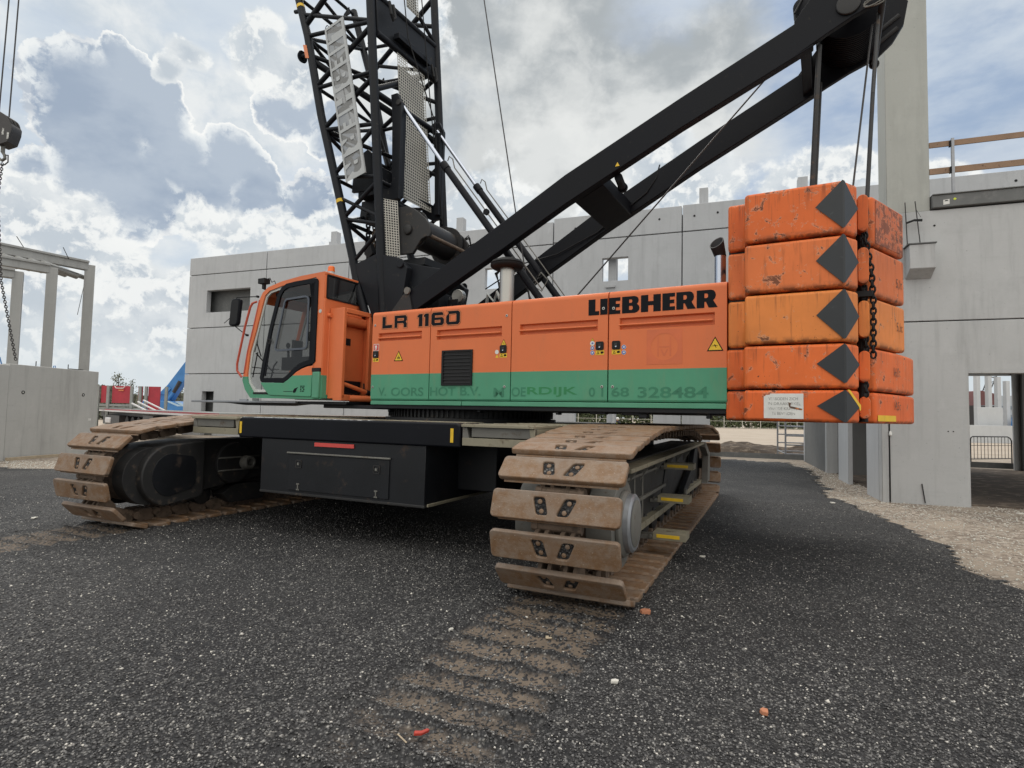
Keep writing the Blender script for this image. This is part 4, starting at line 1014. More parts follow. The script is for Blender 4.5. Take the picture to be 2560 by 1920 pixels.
# chain hanging in the recess
def chain(m, pts, link, r, mat):
    P = [m.F(*p) for p in pts]; L = 0; k = 0
    segs = [(P[i], P[i+1]) for i in range(len(P)-1)]
    tot = sum((b-a).length for a, b in segs); s_ = 0; pitch = link*.72
    while s_ < tot:
        q = s_
        for a, b in segs:
            l = (b-a).length
            if q <= l: c = a+(b-a)*(q/l); d_ = (b-a).normalized(); break
            q -= l
        e = d_.orthogonal().normalized(); f = d_.cross(e)
        if k % 2: e = f
        ring_ = []
        for i in range(10):
            a = 2*PI*i/10; ring_.append(c+d_*(math.cos(a)*link*.5)+e*(math.sin(a)*link*.30))
        vs = []; fs = []; n5 = 5
        for i in range(10):
            tv = (ring_[(i+1) % 10]-ring_[i-1]).normalized(); nn_ = tv.cross(d_.cross(e)).normalized(); bb = tv.cross(nn_)
            vs += [ring_[i]+(nn_*math.cos(2*PI*j/n5)+bb*math.sin(2*PI*j/n5))*r for j in range(n5)]
        for i in range(10):
            for j in range(n5): fs.append((i*n5+j, i*n5+(j+1) % n5, ((i+1) % 10)*n5+(j+1) % n5, ((i+1) % 10)*n5+j))
        m.add(vs, fs, mat, raw=True); s_ += pitch; k += 1
m = MB(U); chain(m, [(5.44, 1.36, 3.40), (5.50, 1.33, 3.0), (5.515, 1.30, 2.7), (5.51, 1.30, 2.15)], .075, .010, 'rubber'); chain(m, [(5.44, 1.40, 1.90), (5.44, 1.42, 1.77)], .06, .009, 'rubber')
chain(m, [(5.43, 1.34, 3.38), (5.45, 1.31, 2.2)], .07, .010, 'rubber')
m.tube((5.42, 1.24, 3.75), (5.42, 1.24, 1.5), .045, 'rubber', 10); m.box(5.36, 5.50, 1.30, 1.38, 2.735, 2.79, 'rubber')
build(m, 'ballast_chain', crane)

# ================================================================== CAB
out = [(-1.73, 3.672), (-2.264, 3.651), (-2.715, 3.606), (-3.041, 3.538), (-3.175, 3.46), (-3.257, 3.331), (-3.386, 2.88), (-3.508, 2.474), (-3.569, 2.12), (-3.598, 1.99), (-3.525, 1.835), (-3.378, 1.69), (-1.73, 1.675)]
inn = [(-1.915, 3.60), (-2.71, 3.53), (-3.012, 3.474), (-3.116, 3.401), (-3.177, 3.226), (-3.308, 2.81), (-3.433, 2.471), (-3.481, 2.096), (-3.458, 1.949), (-3.284, 1.753), (-1.915, 1.735)]
m = MB(U)
vs, fs = curve_geo([out, inn[::-1]], extrude=.022)
for bb in (1.598, .675):
    m.add([(x, bb+z, y) for x, y, z in vs], fs, 'body_paint')
CAB = build(m, 'cab', crane, bevel=.012, seg=3, lab='operator cab in orange and green with a black glazed door')
m = MB(U)                                            # rear wall with its wide window opening, roof, floor, nose
R_ = [(.66, 1.675), (1.61, 1.675), (1.61, 3.672), (.66, 3.672)]
def rearwall(m, a0, a1, mat):
    for (b0, b1, z0, z1) in ((.655, 1.612, 1.69, 3.262), (.655, 1.612, 3.622, 3.672), (1.566, 1.612, 3.262, 3.622), (.655, .695, 3.262, 3.622)):
        m.box(a0, a1, b0, b1, z0, z1, mat)
rearwall(m, -1.75, -1.722, 'body_paint')
for (p, q), (p2, q2) in zip(out[:5], out[1:6]): m.prism([(p, q-.003), (p2, q2-.003), (p2, q2-.05), (p, q-.05)], lambda x, y: (x, .69, y), lambda x, y: (x, 1.60, y), 'cab_orange')
m.prism([(-3.50, 1.84), (-3.37, 1.70), (-1.75, 1.685), (-1.75, 1.74), (-3.30, 1.76)], lambda x, y: (x, .69, y), lambda x, y: (x, 1.58, y), 'cab_white')
build(m, 'cab_shell', CAB, bevel=.012, seg=3)
m = MB(U); m.prism([(-3.26, 3.34), (-3.39, 2.88), (-3.512, 2.474), (-3.575, 2.11), (-3.545, 2.10), (-3.48, 2.474), (-3.36, 2.88), (-3.235, 3.34)], lambda x, y: (x, 1.60, y), lambda x, y: (x, 1.628, y), 'cab_red')
m.prism([(-3.26, 3.34), (-3.39, 2.88), (-3.512, 2.474), (-3.575, 2.11), (-3.545, 2.10), (-3.48, 2.474), (-3.36, 2.88), (-3.235, 3.34)], lambda x, y: (x, .645, y), lambda x, y: (x, .66, y), 'cab_red')
build(m, 'front_pillar', CAB, bevel=.006)
m = MB(U); m.path([(-3.292, 1.64, 3.309), (-3.37, 1.66, 3.285), (-3.41, 1.67, 3.22), (-3.512, 1.68, 2.887), (-3.60, 1.68, 2.55), (-3.672, 1.68, 2.264), (-3.676, 1.67, 2.149), (-3.592, 1.64, 2.04)], .019, 'cab_red'); build(m, 'grab_rail', CAB)
m = MB(U)                                            # white inner lining of the windscreen frame
vs, fs = curve_geo([inn, [(-1.95, 3.57), (-2.70, 3.49), (-2.99, 3.44), (-3.085, 3.375), (-3.14, 3.22), (-3.27, 2.80), (-3.39, 2.46), (-3.44, 2.10), (-3.415, 1.97), (-3.25, 1.80), (-1.95, 1.78)][::-1]], extrude=.012)
for bb in (1.585, .69): m.add([(x, bb+z, y) for x, y, z in vs], fs, 'cab_white')
build(m, 'window_lining', CAB, bevel=.004)
m = MB(U); ws = [(-3.075, 3.50), (-3.20, 3.42), (-3.25, 3.30), (-3.375, 2.86), (-3.495, 2.46), (-3.555, 2.10), (-3.57, 1.99), (-3.50, 1.85)]
for (p, q), (p2, q2) in zip(ws, ws[1:]): m.add([(p, .70, q), (p, 1.57, q), (p2, 1.57, q2), (p2, .70, q2)], [(0, 1, 2, 3)], 'clear_glass')
build(m, 'windscreen', CAB, recalc=False)
m = MB(U); m.flat([(p+.01 if p < -3 else p, .676, q) for p, q in inn], 'clear_glass'); build(m, 'side_window', CAB, recalc=False)
m = MB(U); m.flat([(-1.735, .69, 3.265), (-1.735, 1.57, 3.265), (-1.735, 1.57, 3.62), (-1.735, .69, 3.62)], 'tinted_glass')
vs, fs = curve_geo([rrect(.675, 1.585, 3.250, 3.635, .03), rrect(.70, 1.560, 3.272, 3.615, .03)], extrude=.006)
m.add([(-1.717+z, x, y) for x, y, z in vs], fs, 'rubber')
build(m, 'rear_window', CAB, recalc=False)
# door
dg = [(-1.857, 3.53), (-1.885, 3.57), (-2.041, 3.577), (-2.35, 3.57), (-2.58, 3.552), (-2.70, 3.495), (-2.785, 3.38), (-2.948, 2.855), (-3.097, 2.218), (-3.132, 2.026), (-3.11, 1.965), (-3.06, 1.945), (-2.56, 1.938), (-2.454, 1.987), (-2.262, 2.12), (-2.15, 2.175), (-2.02, 2.21), (-1.89, 2.235), (-1.87, 2.28), (-1.856, 2.947)]
def shrink(pts, w):
    cx = sum(p[0] for p in pts)/len(pts); o_ = []
    n = len(pts)
    for i in range(n):
        p0, p, p1 = Vector(pts[i-1]), Vector(pts[i]), Vector(pts[(i+1) % n]); t_ = (p1-p0).normalized(); nn_ = Vector((-t_.y, t_.x))
        o_.append(tuple(p+nn_*w))
    return o_
area = sum(dg[i-1][0]*dg[i][1]-dg[i][0]*dg[i-1][1] for i in range(len(dg)))
sg = 1 if area > 0 else -1
m = MB(U)
vs, fs = curve_geo([dg, shrink(dg, .075*sg)], extrude=.010); m.add([(x, 1.628+z, y) for x, y, z in vs], fs, 'decal_black')
m.prism([(-2.0, 2.26), (-1.86, 2.26), (-1.86, 3.54), (-2.0, 3.55)], lambda x, y: (x, 1.618, y), lambda x, y: (x, 1.630, y), 'decal_black')
m.prism([(-3.11, 2.05), (-2.93, 2.86), (-2.84, 3.2), (-2.90, 2.70), (-3.0, 2.05)], lambda x, y: (x, 1.618, y), lambda x, y: (x, 1.630, y), 'decal_black')
dr = build(m, 'cab_door', CAB, bevel=.004)
m = MB(U); m.flat([(x, 1.622, y) for x, y in shrink(dg, .03*sg)], 'tinted_glass'); build(m, 'door_glass', CAB, recalc=False)
so = [(-2.113, 3.318), (-2.05, 3.30), (-2.022, 3.249), (-2.022, 2.53), (-2.04, 2.48), (-2.085, 2.455), (-2.71, 2.446), (-2.765, 2.465), (-2.785, 2.512), (-2.61, 3.24), (-2.585, 3.285), (-2.535, 3.306)]
ar2 = sum(so[i-1][0]*so[i][1]-so[i][0]*so[i-1][1] for i in range(len(so))); sg2 = 1 if ar2 > 0 else -1
m = MB(U); vs, fs = curve_geo([so, shrink(so, .032*sg2)], extrude=.009); m.add([(x, 1.645+z, y) for x, y, z in vs], fs, 'window_gasket'); build(m, 'sliding_window', CAB, bevel=.003)
m = MB(U); m.lathe([(0, .045), (.014, .045), (.014, .03), (.004, .028)], (-2.925, 1.637, 2.62), UB, 'rubber', 20)
build(m, 'door_handle', CAB)
m = MB(U)
m.prism([(-3.115, 1.944), (-2.553, 1.933), (-2.45, 1.985), (-2.261, 2.107), (-2.14, 2.155), (-2.03, 2.185), (-1.905, 2.200), (-1.915, 1.73), (-1.93, 1.712), (-2.85, 1.735), (-2.90, 1.745), (-2.974, 1.801)][::-1],
        lambda x, y: (x, 1.615, y), lambda x, y: (x, 1.640, y), 'body_paint')
dp = build(m, 'door_panel', CAB, bevel=.008, seg=3)
m = MB(U)                                            # stickers on the door
m.flat([(-2.20, 1.642, 1.865), (-2.29, 1.642, 1.84), (-2.32, 1.642, 1.80), (-2.315, 1.642, 1.775), (-2.27, 1.642, 1.775), (-2.245, 1.642, 1.80), (-2.235, 1.642, 1.83)], 'decal_black')
for k in range(4):
    for j in range(3):
        if (k*3+j) not in (4,): m.flat([(a, 1.642, z) for a, z in rect(-2.155+j*.034, -2.155+j*.034+(.027 if (k+j) % 2 else .018), 1.79+k*.026, 1.79+k*.026+.019)], 'decal_black')
m.flat([(a, 1.642, z) for a, z in rect(-2.54, -2.33, 1.792, 1.800)], 'decal_black')
build(m, 'door_sticker', CAB, recalc=False)
m = MB(U); m.prism([(-1.885, 1.690), (-1.735, 1.690), (-1.735, 2.10), (-1.885, 2.10)], lambda x, y: (x, 1.60, y), lambda x, y: (x, 1.66, y), 'cab_green'); build(m, 'corner_box', CAB, bevel=.015, seg=3)
m = MB(U); m.box(-1.905, -1.735, 1.58, 1.65, 2.10, 2.16, 'rubber')
m.box(-3.30, -2.95, 1.60, 1.63, 1.755, 1.785, 'rubber'); m.tube((-1.80, 1.60, 3.05), (-1.80, 1.625, 3.05), .030, 'cab_white', 14); build(m, 'cab_fitting', CAB)
# interior: seat, consoles, levers, screen post, wiper
m = MB(U)
m.box(-2.75, -2.15, .90, 1.38, 2.02, 2.16, 'interior'); m.loft([[(-2.28, .92, 2.15), (-2.28, 1.36, 2.15), (-2.15, 1.36, 2.15), (-2.15, .92, 2.15)], [(-2.10, .96, 2.95), (-2.10, 1.32, 2.95), (-2.0, 1.32, 2.95), (-2.0, .96, 2.95)]], 'interior')
m.loft([[(-2.11, 1.02, 2.97), (-2.11, 1.26, 2.97), (-2.03, 1.26, 2.97), (-2.03, 1.02, 2.97)], [(-2.09, 1.04, 3.18), (-2.09, 1.24, 3.18), (-2.01, 1.24, 3.18), (-2.01, 1.04, 3.18)]], 'interior')
m.box(-2.6, -2.25, 1.0, 1.25, 1.74, 2.02, 'interior')
seat = build(m, 'seat', CAB, bevel=.04, seg=3)
m = MB(U)
m.box(-2.75, -2.05, 1.42, 1.53, 2.15, 2.36, 'interior'); m.box(-2.75, -2.05, .76, .88, 2.15, 2.36, 'interior')
for bb in (1.47, .82): m.tube((-2.66, bb, 2.36), (-2.68, bb, 2.56), .02, 'rubber', 10); m.lathe([(0, .02), (.03, .035), (.07, .03), (.09, .01)], (-2.68, bb, 2.52), Z, 'rubber', 12)
m.box(-1.98, -1.76, .72, 1.55, 1.75, 3.25, 'interior'); m.box(-2.02, -1.90, 1.50, 1.57, 3.25, 3.52, 'interior')
m.box(-2.2, -2.02, 1.46, 1.52, 2.62, 2.76, 'pale_text')
m.loft([[(-3.1, .85, 1.76), (-3.1, 1.4, 1.76), (-2.85, 1.4, 1.76), (-2.85, .85, 1.76)], [(-3.2, 1.0, 2.02), (-3.2, 1.3, 2.02), (-3.12, 1.3, 2.05), (-3.12, 1.0, 2.05)]], 'interior')
m.box(-3.28, -3.22, .70, .90, 2.35, 2.75, 'interior'); m.tube((-3.25, .8, 1.8), (-3.25, .8, 2.4), .02, 'interior', 8)
m.path([(-3.30, 1.30, 1.98), (-3.22, 1.30, 2.25), (-3.12, 1.32, 2.32)], .014, 'rubber'); m.box(-3.0, -2.6, .72, 1.5, 3.40, 3.46, 'interior')
build(m, 'cab_interior', CAB, bevel=.01)
m = MB(U)
m.path([(-3.50, 1.35, 2.42), (-3.42, 1.5, 2.62), (-3.38, 1.52, 2.82)], .010, 'rubber'); m.box(-3.40, -3.28, 1.51, 1.535, 2.55, 3.15, 'rubber') if 0 else None
m.tube((-3.475, 1.50, 2.48), (-3.325, 1.50, 3.02), .010, 'rubber', 6); m.tube((-3.56, 1.45, 2.05), (-3.46, 1.45, 2.48), .010, 'rubber', 6); m.tube((-3.53, 1.05, 2.15), (-3.46, 1.48, 2.46), .010, 'rubber', 6)
m.tube((-3.53, .95, 2.22), (-3.54, 1.55, 2.22), .008, 'rubber', 6)
build(m, 'windscreen_wiper', CAB)
# mirror, camera, lights, beacon
m = MB(U)
m.prism([(x, z) for x, z in rrect(-3.955, -3.715, 2.93, 3.40, .06, 5)], lambda x, z: (x+(z-3.16)*.10, 1.60, z), lambda x, z: (x+(z-3.16)*.10, 1.67, z), 'decal_black')
mr = build(m, 'wing_mirror', CAB, bevel=.02, seg=3)
m = MB(U); m.flat([(x+(z-3.16)*.10, 1.6715, z) for x, z in rrect(-3.93, -3.74, 2.955, 3.375, .05, 5)], 'rubber'); build(m, 'mirror_face', CAB, recalc=False)
m = MB(U); m.path([(-3.30, 1.62, 3.40), (-3.70, 1.62, 3.425), (-3.84, 1.62, 3.43), (-3.87, 1.62, 3.39)], .009, 'rubber'); m.path([(-3.515, 1.64, 2.755), (-3.70, 1.64, 2.85), (-3.86, 1.64, 2.94)], .009, 'rubber'); m.path([(-3.97, 1.62, 3.10), (-4.16, 1.62, 3.0)], .006, 'rubber')
m.lathe([(0, .02), (.04, .02)], (-3.30, 1.60, 3.40), UB, 'rubber', 10); m.lathe([(0, .02), (.04, .02)], (-3.515, 1.61, 2.755), UB, 'rubber', 10)
build(m, 'mirror_arm', CAB)
m = MB(U); m.box(-3.66, -3.49, 1.24, 1.36, 3.71, 3.80, 'rubber'); m.box(-3.60, -3.54, 1.28, 1.32, 3.62, 3.71, 'rubber'); m.path([(-3.49, 1.30, 3.79), (-3.42, 1.3, 3.80), (-3.37, 1.3, 3.72), (-3.30, 1.3, 3.74), (-3.22, 1.3, 3.60)], .007, 'rubber')
m.path([(-3.57, 1.3, 3.62), (-3.45, 1.3, 3.58), (-3.2, 1.3, 3.50)], .012, 'rubber'); build(m, 'roof_camera', CAB, bevel=.008)
m = MB(U); m.box(-2.75, -2.45, 1.1, 1.16, 3.66, 3.69, 'rubber'); m.tube((-2.7, 1.13, 3.6), (-2.7, 1.13, 3.67), .015, 'rubber', 8); m.tube((-2.5, 1.13, 3.6), (-2.5, 1.13, 3.67), .015, 'rubber', 8); build(m, 'roof_bracket', CAB)
m = MB(U); m.prism([(-1.79, 3.66), (-1.64, 3.64), (-1.62, 3.72), (-1.66, 3.77), (-1.78, 3.77)], lambda x, y: (x, .60, y), lambda x, y: (x, .72, y), 'rubber'); m.lathe([(0, .038), (.008, .038)], (-1.71, .718, 3.71), UB, 'stainless', 16); build(m, 'work_light', CAB, bevel=.01)
m = MB(U); m.prism([(-1.69, 3.33), (-1.55, 3.33), (-1.55, 3.53), (-1.67, 3.545)], lambda x, y: (x, .585, y), lambda x, y: (x, .60, y), 'cab_white'); m.prism([(-1.655, 3.35), (-1.60, 3.35), (-1.60, 3.50), (-1.655, 3.51)], lambda x, y: (x, .598, y), lambda x, y: (x, .606, y), 'cab_red'); build(m, 'reflector_plate', CAB)
m = MB(U); m.lathe([(0, .055), (.05, .052)], (-1.80, 1.43, 3.665), Z, 'cab_white', 20); bc = build(m, 'beacon_base', CAB)
m = MB(U); m.lathe([(0, .056), (.07, .052), (.085, .040), (.09, .005)], (-1.80, 1.43, 3.715), Z, 'beacon_orange', 24); build(m, 'beacon_lens', CAB, lab='amber flashing beacon')
# orange support frame between cab and engine house
m = MB(U)
m.box(-1.71, -1.41, 1.44, 1.502, 1.69, 3.105, 'cab_orange'); m.box(-1.47, -1.41, .86, 1.44, 3.03, 3.105, 'cab_orange'); m.box(-1.47, -1.41, .85, .94, 1.66, 3.105, 'cab_orange'); m.box(-1.60, -1.41, .85, 1.50, 1.66, 1.755, 'cab_orange')
m.box(-1.62, -1.60, .86, 1.45, 1.98, 3.05, 'cab_orange'); m.tube((-1.55, 1.48, 2.93), (-1.55, .88, 2.93), .075, 'cab_orange', 20)
m.box(-1.72, -1.40, .7, .86, 1.66, 3.10, 'cab_orange'); m.box(-1.60, -1.55, .95, 1.40, 1.74, 1.98, 'under_black')
fr = build(m, 'cab_support_frame', crane, bevel=.012, seg=2)
m = MB(U); m.tube((-1.46, 1.44, 1.93), (-1.36, 1.02, 1.81), .032, 'cab_orange', 12); m.tube((-1.36, 1.02, 1.81), (-1.36, .93, 1.79), .04, 'dark_steel', 12); m.tube((-1.44, 1.3, 1.70), (-1.28, 1.0, 1.70), .05, 'cab_orange', 12)
m.path([(-1.50, 1.40, 1.80), (-1.45, 1.2, 1.76), (-1.42, 1.0, 1.83), (-1.48, .95, 1.95)], .012, 'rubber'); build(m, 'tilt_cylinder', fr)
m = MB(U); m.box(-1.598, -1.592, 1.16, 1.36, 2.55, 2.66, 'rubber'); build(m, 'data_plate', fr)
m = MB(U); m.tube((-1.72, 1.50, 2.98), (-1.72, 1.50, 1.75), .016, 'cab_orange', 8); m.tube((-1.74, 1.52, 2.99), (-1.66, 1.52, 2.99), .035, 'cab_orange', 12); build(m, 'frame_hinge', fr)
m = MB(U); m.box(-5.2, -2.42, .85, 1.5, 1.612, 1.645, 'galvanised'); m.prism([(-4.4, 1.612), (-2.5, 1.612), (-3.0, 1.57), (-3.8, 1.57)], lambda x, y: (x, 1.0, y), lambda x, y: (x, 1.4, y), 'dark_steel'); m.box(-2.42, -1.35, 1.0, 1.45, 1.60, 1.645, 'under_black')
m.box(-4.1, -3.9, 1.1, 1.3, 1.645, 1.68, 'galvanised'); m.box(-3.85, -3.75, 1.15, 1.3, 1.645, 1.70, 'cab_white')
build(m, 'catwalk', crane, bevel=.004)

# ================================================================== GANTRY (A-frame)
def arm(sg_):
    st = [(-.80, 3.29, 2.92, .95, .80), (1.0, 4.305, 3.90, .83, .69), (1.95, 4.84, 4.42, .79, .65), (3.5, 5.59, 5.19, .70, .57), (5.0, 6.28, 5.87, .62, .50)]
    m = MB(U)
    m.loft([[(a, sg_*bo, zt), (a, sg_*bo, zb), (a, sg_*bi, zb), (a, sg_*bi, zt)] for a, zt, zb, bo, bi in st], 'black_steel')
    o = build(m, 'gantry_arm', crane, bevel=.010, seg=2)
    m = MB(U)
    m.loft([[(-1.0, sg_*.97, 3.02), (-.62, sg_*.96, 3.45), (-.50, sg_*.96, 3.0), (-.62, sg_*.96, 2.85)], [(-1.0, sg_*.94, 3.02), (-.62, sg_*.93, 3.45), (-.50, sg_*.93, 3.0), (-.62, sg_*.93, 2.85)]], 'dark_steel')
    m.lathe([(0, .055), (.03, .055), (.03, .03)], (-.62, sg_*.96, 3.40), UB*sg_, 'grey_steel', 18)
    build(m, 'arm_foot', o)
    return o
A1 = arm(1); A2 = arm(-1)
m = MB(U); m.flat([(2.66, .7555, 4.83), (2.72, .7535, 4.83), (2.69, .7545, 4.885)], 'decal_yellow'); build(m, 'arm_sticker', A1, recalc=False)
m = MB(U)
m.loft([[(2.05, .66, 4.47), (2.45, .64, 4.66), (2.45, .64, 4.86), (2.05, .66, 4.66)], [(2.05, -.66, 4.47), (2.45, -.64, 4.66), (2.45, -.64, 4.86), (2.05, -.66, 4.66)]], 'black_steel')
cross = build(m, 'gantry_crossbeam', crane, bevel=.012)
m = MB(U); m.tube((2.66, .62, 4.74), (2.60, .25, 4.74), .055, 'black_steel', 16); m.lathe([(0, .07), (.05, .07)], (2.60, .27, 4.74), -UB, 'black_steel', 16); build(m, 'pin_cylinder', cross)
m = MB(U); m.path([(-.2, -.66, 3.72), (.6, -.645, 4.1), (1.2, -.64, 4.18), (1.9, -.63, 4.45), (2.7, -.60, 4.95), (2.85, -.60, 5.15), (2.9, -.62, 5.36)], .011, 'rubber', 6); build(m, 'arm_hose', A2)
hpl = [(4.80, 5.79), (5.146, 5.97), (5.40, 6.09), (5.70, 6.20), (5.88, 6.36), (6.0, 6.56), (6.05, 6.85), (5.85, 7.05), (5.25, 6.80), (4.80, 6.22)]
m = MB(U)
for b0, b1 in ((.56, .63), (-.63, -.56)): m.prism(hpl, lambda p, q: (p, b0, q), lambda p, q: (p, b1, q), 'black_steel')
m.lathe([(0, .125), (.025, .125), (.03, .10), (.03, .01)], (5.355, .63, 6.24), UB, 'dark_steel', 32)
m.prism([(4.86, 5.87), (4.97, 5.93), (4.97, 6.42), (4.86, 6.32)], lambda p, q: (p, -.6, q), lambda p, q: (p, .6, q), 'black_steel')
HD = build(m, 'gantry_head', crane, bevel=.008)
m = MB(U)
for q, (a0, z0, a1, z1) in enumerate(((5.70, 6.36, 5.93, 6.52), (5.68, 6.50, 5.95, 6.68))):
    m.tube((a0, -.555, z0), (a1, -.555, z1), .028, 'interior', 10)
build(m, 'head_slot', HD)
m = MB(U)
for k in range(8):
    b_ = -.50+k*.085
    m.lathe([(-.042, .31), (-.03, .375), (-.012, .375), (0, .33), (.012, .375), (.03, .375), (.042, .31)], (5.39, b_, 6.53), UB, 'black_steel', 40)
m.lathe([(-.3, .1), (.9, .1)], (5.39, -.2, 6.53), UB, 'black_steel', 20)
build(m, 'sheave_set', HD)
m = MB(U); m.tube((5.68, .66, 6.155), (5.68, -.62, 6.155), .034, 'dark_steel', 16); m.lathe([(0, .06), (.02, .06)], (5.68, -.62, 6.155), -UB, 'dark_steel', 16)
for k in range(2): m.path([(5.60+.10*math.cos(R(x)), .675+k*.01, 6.16+.045*math.sin(R(x+k*40))) for x in range(0, 361, 30)], .008, 'grey_steel', 5)
build(m, 'head_pin', HD)
m = MB(U); m.lathe([(-.1, .09), (-.09, .12), (.09, .12), (.1, .09)], (4.90, .35, 6.50), UB, 'black_steel', 24); m.lathe([(-.1, .09), (-.09, .12), (.09, .12), (.1, .09)], (4.96, .1, 6.53), UB, 'black_steel', 24); m.path([(4.8, .5, 6.4), (4.9, .45, 6.62), (5.0, .3, 6.55), (4.95, .2, 6.4)], .012, 'rubber', 6); build(m, 'guide_roller', HD)
for pts, r_, nm in (([(5.06, .50, 5.92), (5.035, .52, 5.4), (4.95, .55, 3.7)], .030, 'ballast_rod'), ([(5.655, .45, 6.15), (5.56, .9, 5.0), (5.455, 1.22, 3.35)], .021, 'ballast_rod'),
                    ([(5.60, .35, 6.1), (5.40, .55, 4.3), (5.34, .60, 3.75)], .011, 'ballast_rope'), ([(5.06, -.50, 6.0), (4.95, -.55, 3.8)], .030, 'ballast_rod'), ([(4.60, .05, 6.09), (1.60, 0, 3.07)], .011, 'tie_rope'), ([(-.15, 0, 9.6), (.75, 0, 4.733), (1.12, 0, 2.9)], .010, 'tie_rope')):
    m = MB(U)
    for p, q in zip(pts, pts[1:]): m.tube(p, q, r_, 'dark_steel' if r_ > .02 else 'rail_dark', 8)
    build(m, nm, crane)
# hydraulic rams
for b_ in (.5, -.5):
    m = MB(U); P, Q = (-.345, b_, 5.563), (1.62, b_, 2.98)
    m.tube(P, Q, .056, 'black_steel', 20); d_ = V3(Q[0]-P[0], 0, Q[2]-P[2]).normalized()
    m.tube(P, (P[0]+d_.x*.14, b_, P[2]+d_.z*.14), .066, 'black_steel', 20)
    m.path([(P[0]+.10, b_+.02, P[2]+.02), (P[0]+.13, b_+.02, P[2]+.09), (P[0]+.20, b_+.02, P[2]+.03), (P[0]+.24, b_+.02, P[2]-.12), (P[0]+1.2, b_+.02, P[2]-1.38), (P[0]+1.85, b_+.02, P[2]-2.25)], .010, 'grey_steel', 6)
    m.lathe([(-.02, .05), (.02, .05)], (P[0]+.86, b_+.02, P[2]-.94), UB, 'black_steel', 10)
    ram = build(m, 'hydraulic_ram', crane)
    m = MB(U); m.tube((-1.24, b_, 6.765), P, .031, 'chrome', 16); build(m, 'piston_rod', ram)
    m = MB(U)
    for q in range(3): m.path([(1.0+.03*q, b_+.06, 3.86-.03*q), (.78, b_+.10+.03*q, 3.60), (.85+.03*q, b_+.12, 3.30), (1.1, b_+.08, 3.12)], .011, 'rubber', 6)
    m.path([(1.0, b_+.06, 3.85), (1.15, b_+.1, 3.70), (1.05, b_+.12, 3.52), (.9, b_+.1, 3.62), (1.0, b_+.06, 3.85)], .010, 'grey_steel', 6)
    build(m, 'ram_hose', ram)

# ================================================================== BOOM
def rc(z, s_): return (-1.355-.097*(z-4.8)-.0) if s_ > 0 else (-1.275-.083*(z-4.8))          # rear chords
def fc(z): return -1.80-.338*(z-3.73)+ (.012*(z-6.5)**2 if z > 6.5 else 0)*-0                     # front chords
fpts = [(-1.56, 3.05), (-1.81, 3.73), (-1.907, 4.08), (-2.311, 5.313), (-2.805, 6.787), (-3.24, 8.40), (-3.519, 9.19), (-3.86, 10.2)]
def fcz(z):
    for (a0, z0), (a1, z1) in zip(fpts, fpts[1:]):
        if z <= z1: return a0+(a1-a0)*(z-z0)/(z1-z0)
    return fpts[-1][0]
BO = empty if 0 else None
m = MB(U)
for s_ in (1, -1):
    m.prism([(-1.86, 3.96), (-1.36, 4.09), (-.93, 3.99), (-.70, 3.80), (-.80, 3.26), (-.60, 2.9), (-1.38, 2.9), (-1.45, 3.15)], lambda p, q: (p, s_*.76, q), lambda p, q: (p, s_*.90, q), 'boom_black')
m.box(-1.45, -1.35, -.80, .80, 3.2, 3.9, 'boom_black'); m.loft([[(-.86, .76, 3.93), (-.12, .76, 3.74), (-.12, .76, 3.68), (-.86, .76, 3.40)], [(-.86, .70, 3.93), (-.12, .70, 3.74), (-.12, .70, 3.68), (-.86, .70, 3.40)]], 'boom_black')
for s_ in (1, -1): m.lathe([(0, .075), (.03, .075), (.03, .03)], (-.83, s_*.90, 3.87), UB*s_, 'boom_black', 18)
BOOM = build(m, 'lattice_boom', crane, bevel=.012, lab='black lattice boom foot section')
for s_ in (1, -1):
    m = MB(U); m.tube((rc(2.9, s_), s_*.86, 2.9), (rc(10.6, s_), s_*.86, 10.6), .075, 'boom_black', 20); build(m, 'boom_chord', BOOM)
    m = MB(U)
    for (p, q) in zip(fpts, fpts[1:]): m.tube((p[0], s_*.86, p[1]), (q[0], s_*.86, q[1]), .072, 'boom_black', 20)
    ch = build(m, 'boom_chord', BOOM)
for z_ in (9.1, 6.25):
    pass
for zc_ in (9.03, 5.12):
    m = MB(U); a = fcz(zc_); m.tube((fcz(zc_-.03), .86, zc_-.03), (fcz(zc_+.03), .86, zc_+.03), .0745, 'decal_yellow', 20); build(m, 'yellow_band', BOOM)
def br(p, q, r_, nm='lattice_brace'):
    m = MB(U); m.tube(p, q, r_, 'boom_black', 12); build(m, nm, BOOM)
near = [('R', 9.75, 8.62, .050), ('F', 8.87, 8.20, .036), ('F', 8.40, 8.18, .036), ('F', 7.36, 8.10, .044), ('F', 7.33, 7.27, .036), ('F', 6.53, 7.18, .042), ('F', 6.50, 6.34, .036), ('F', 5.64, 6.30, .038), ('F', 5.58, 5.42, .034), ('F', 4.83, 5.34, .038), ('F', 5.20, 4.72, .030), ('F', 4.80, 4.60, .034), ('F', 4.03, 4.50, .034), ('F', 9.25, 8.95, .034), ('F', 9.95, 9.15, .042)]
for s_ in (1, -1):
    for k_, zf, zr, r_ in near:
        if k_ == 'R': zf, zr = 8.62, 9.75
        br((fcz(zf), s_*.86, zf), (rc(zr, s_), s_*.86, zr), r_)
# front face between the two front chords
zf_ = [4.05, 4.75, 5.55, 6.45, 7.35, 8.35, 9.25, 10.1]
for i in range(len(zf_)-1):
    z0, z1 = zf_[i], zf_[i+1]; s_ = 1 if i % 2 else -1
    br((fcz(z0), .86*s_, z0), (fcz(z1), -.86*s_, z1), .036); br((fcz(z1), .86, z1), (fcz(z1), -.86, z1), .034)
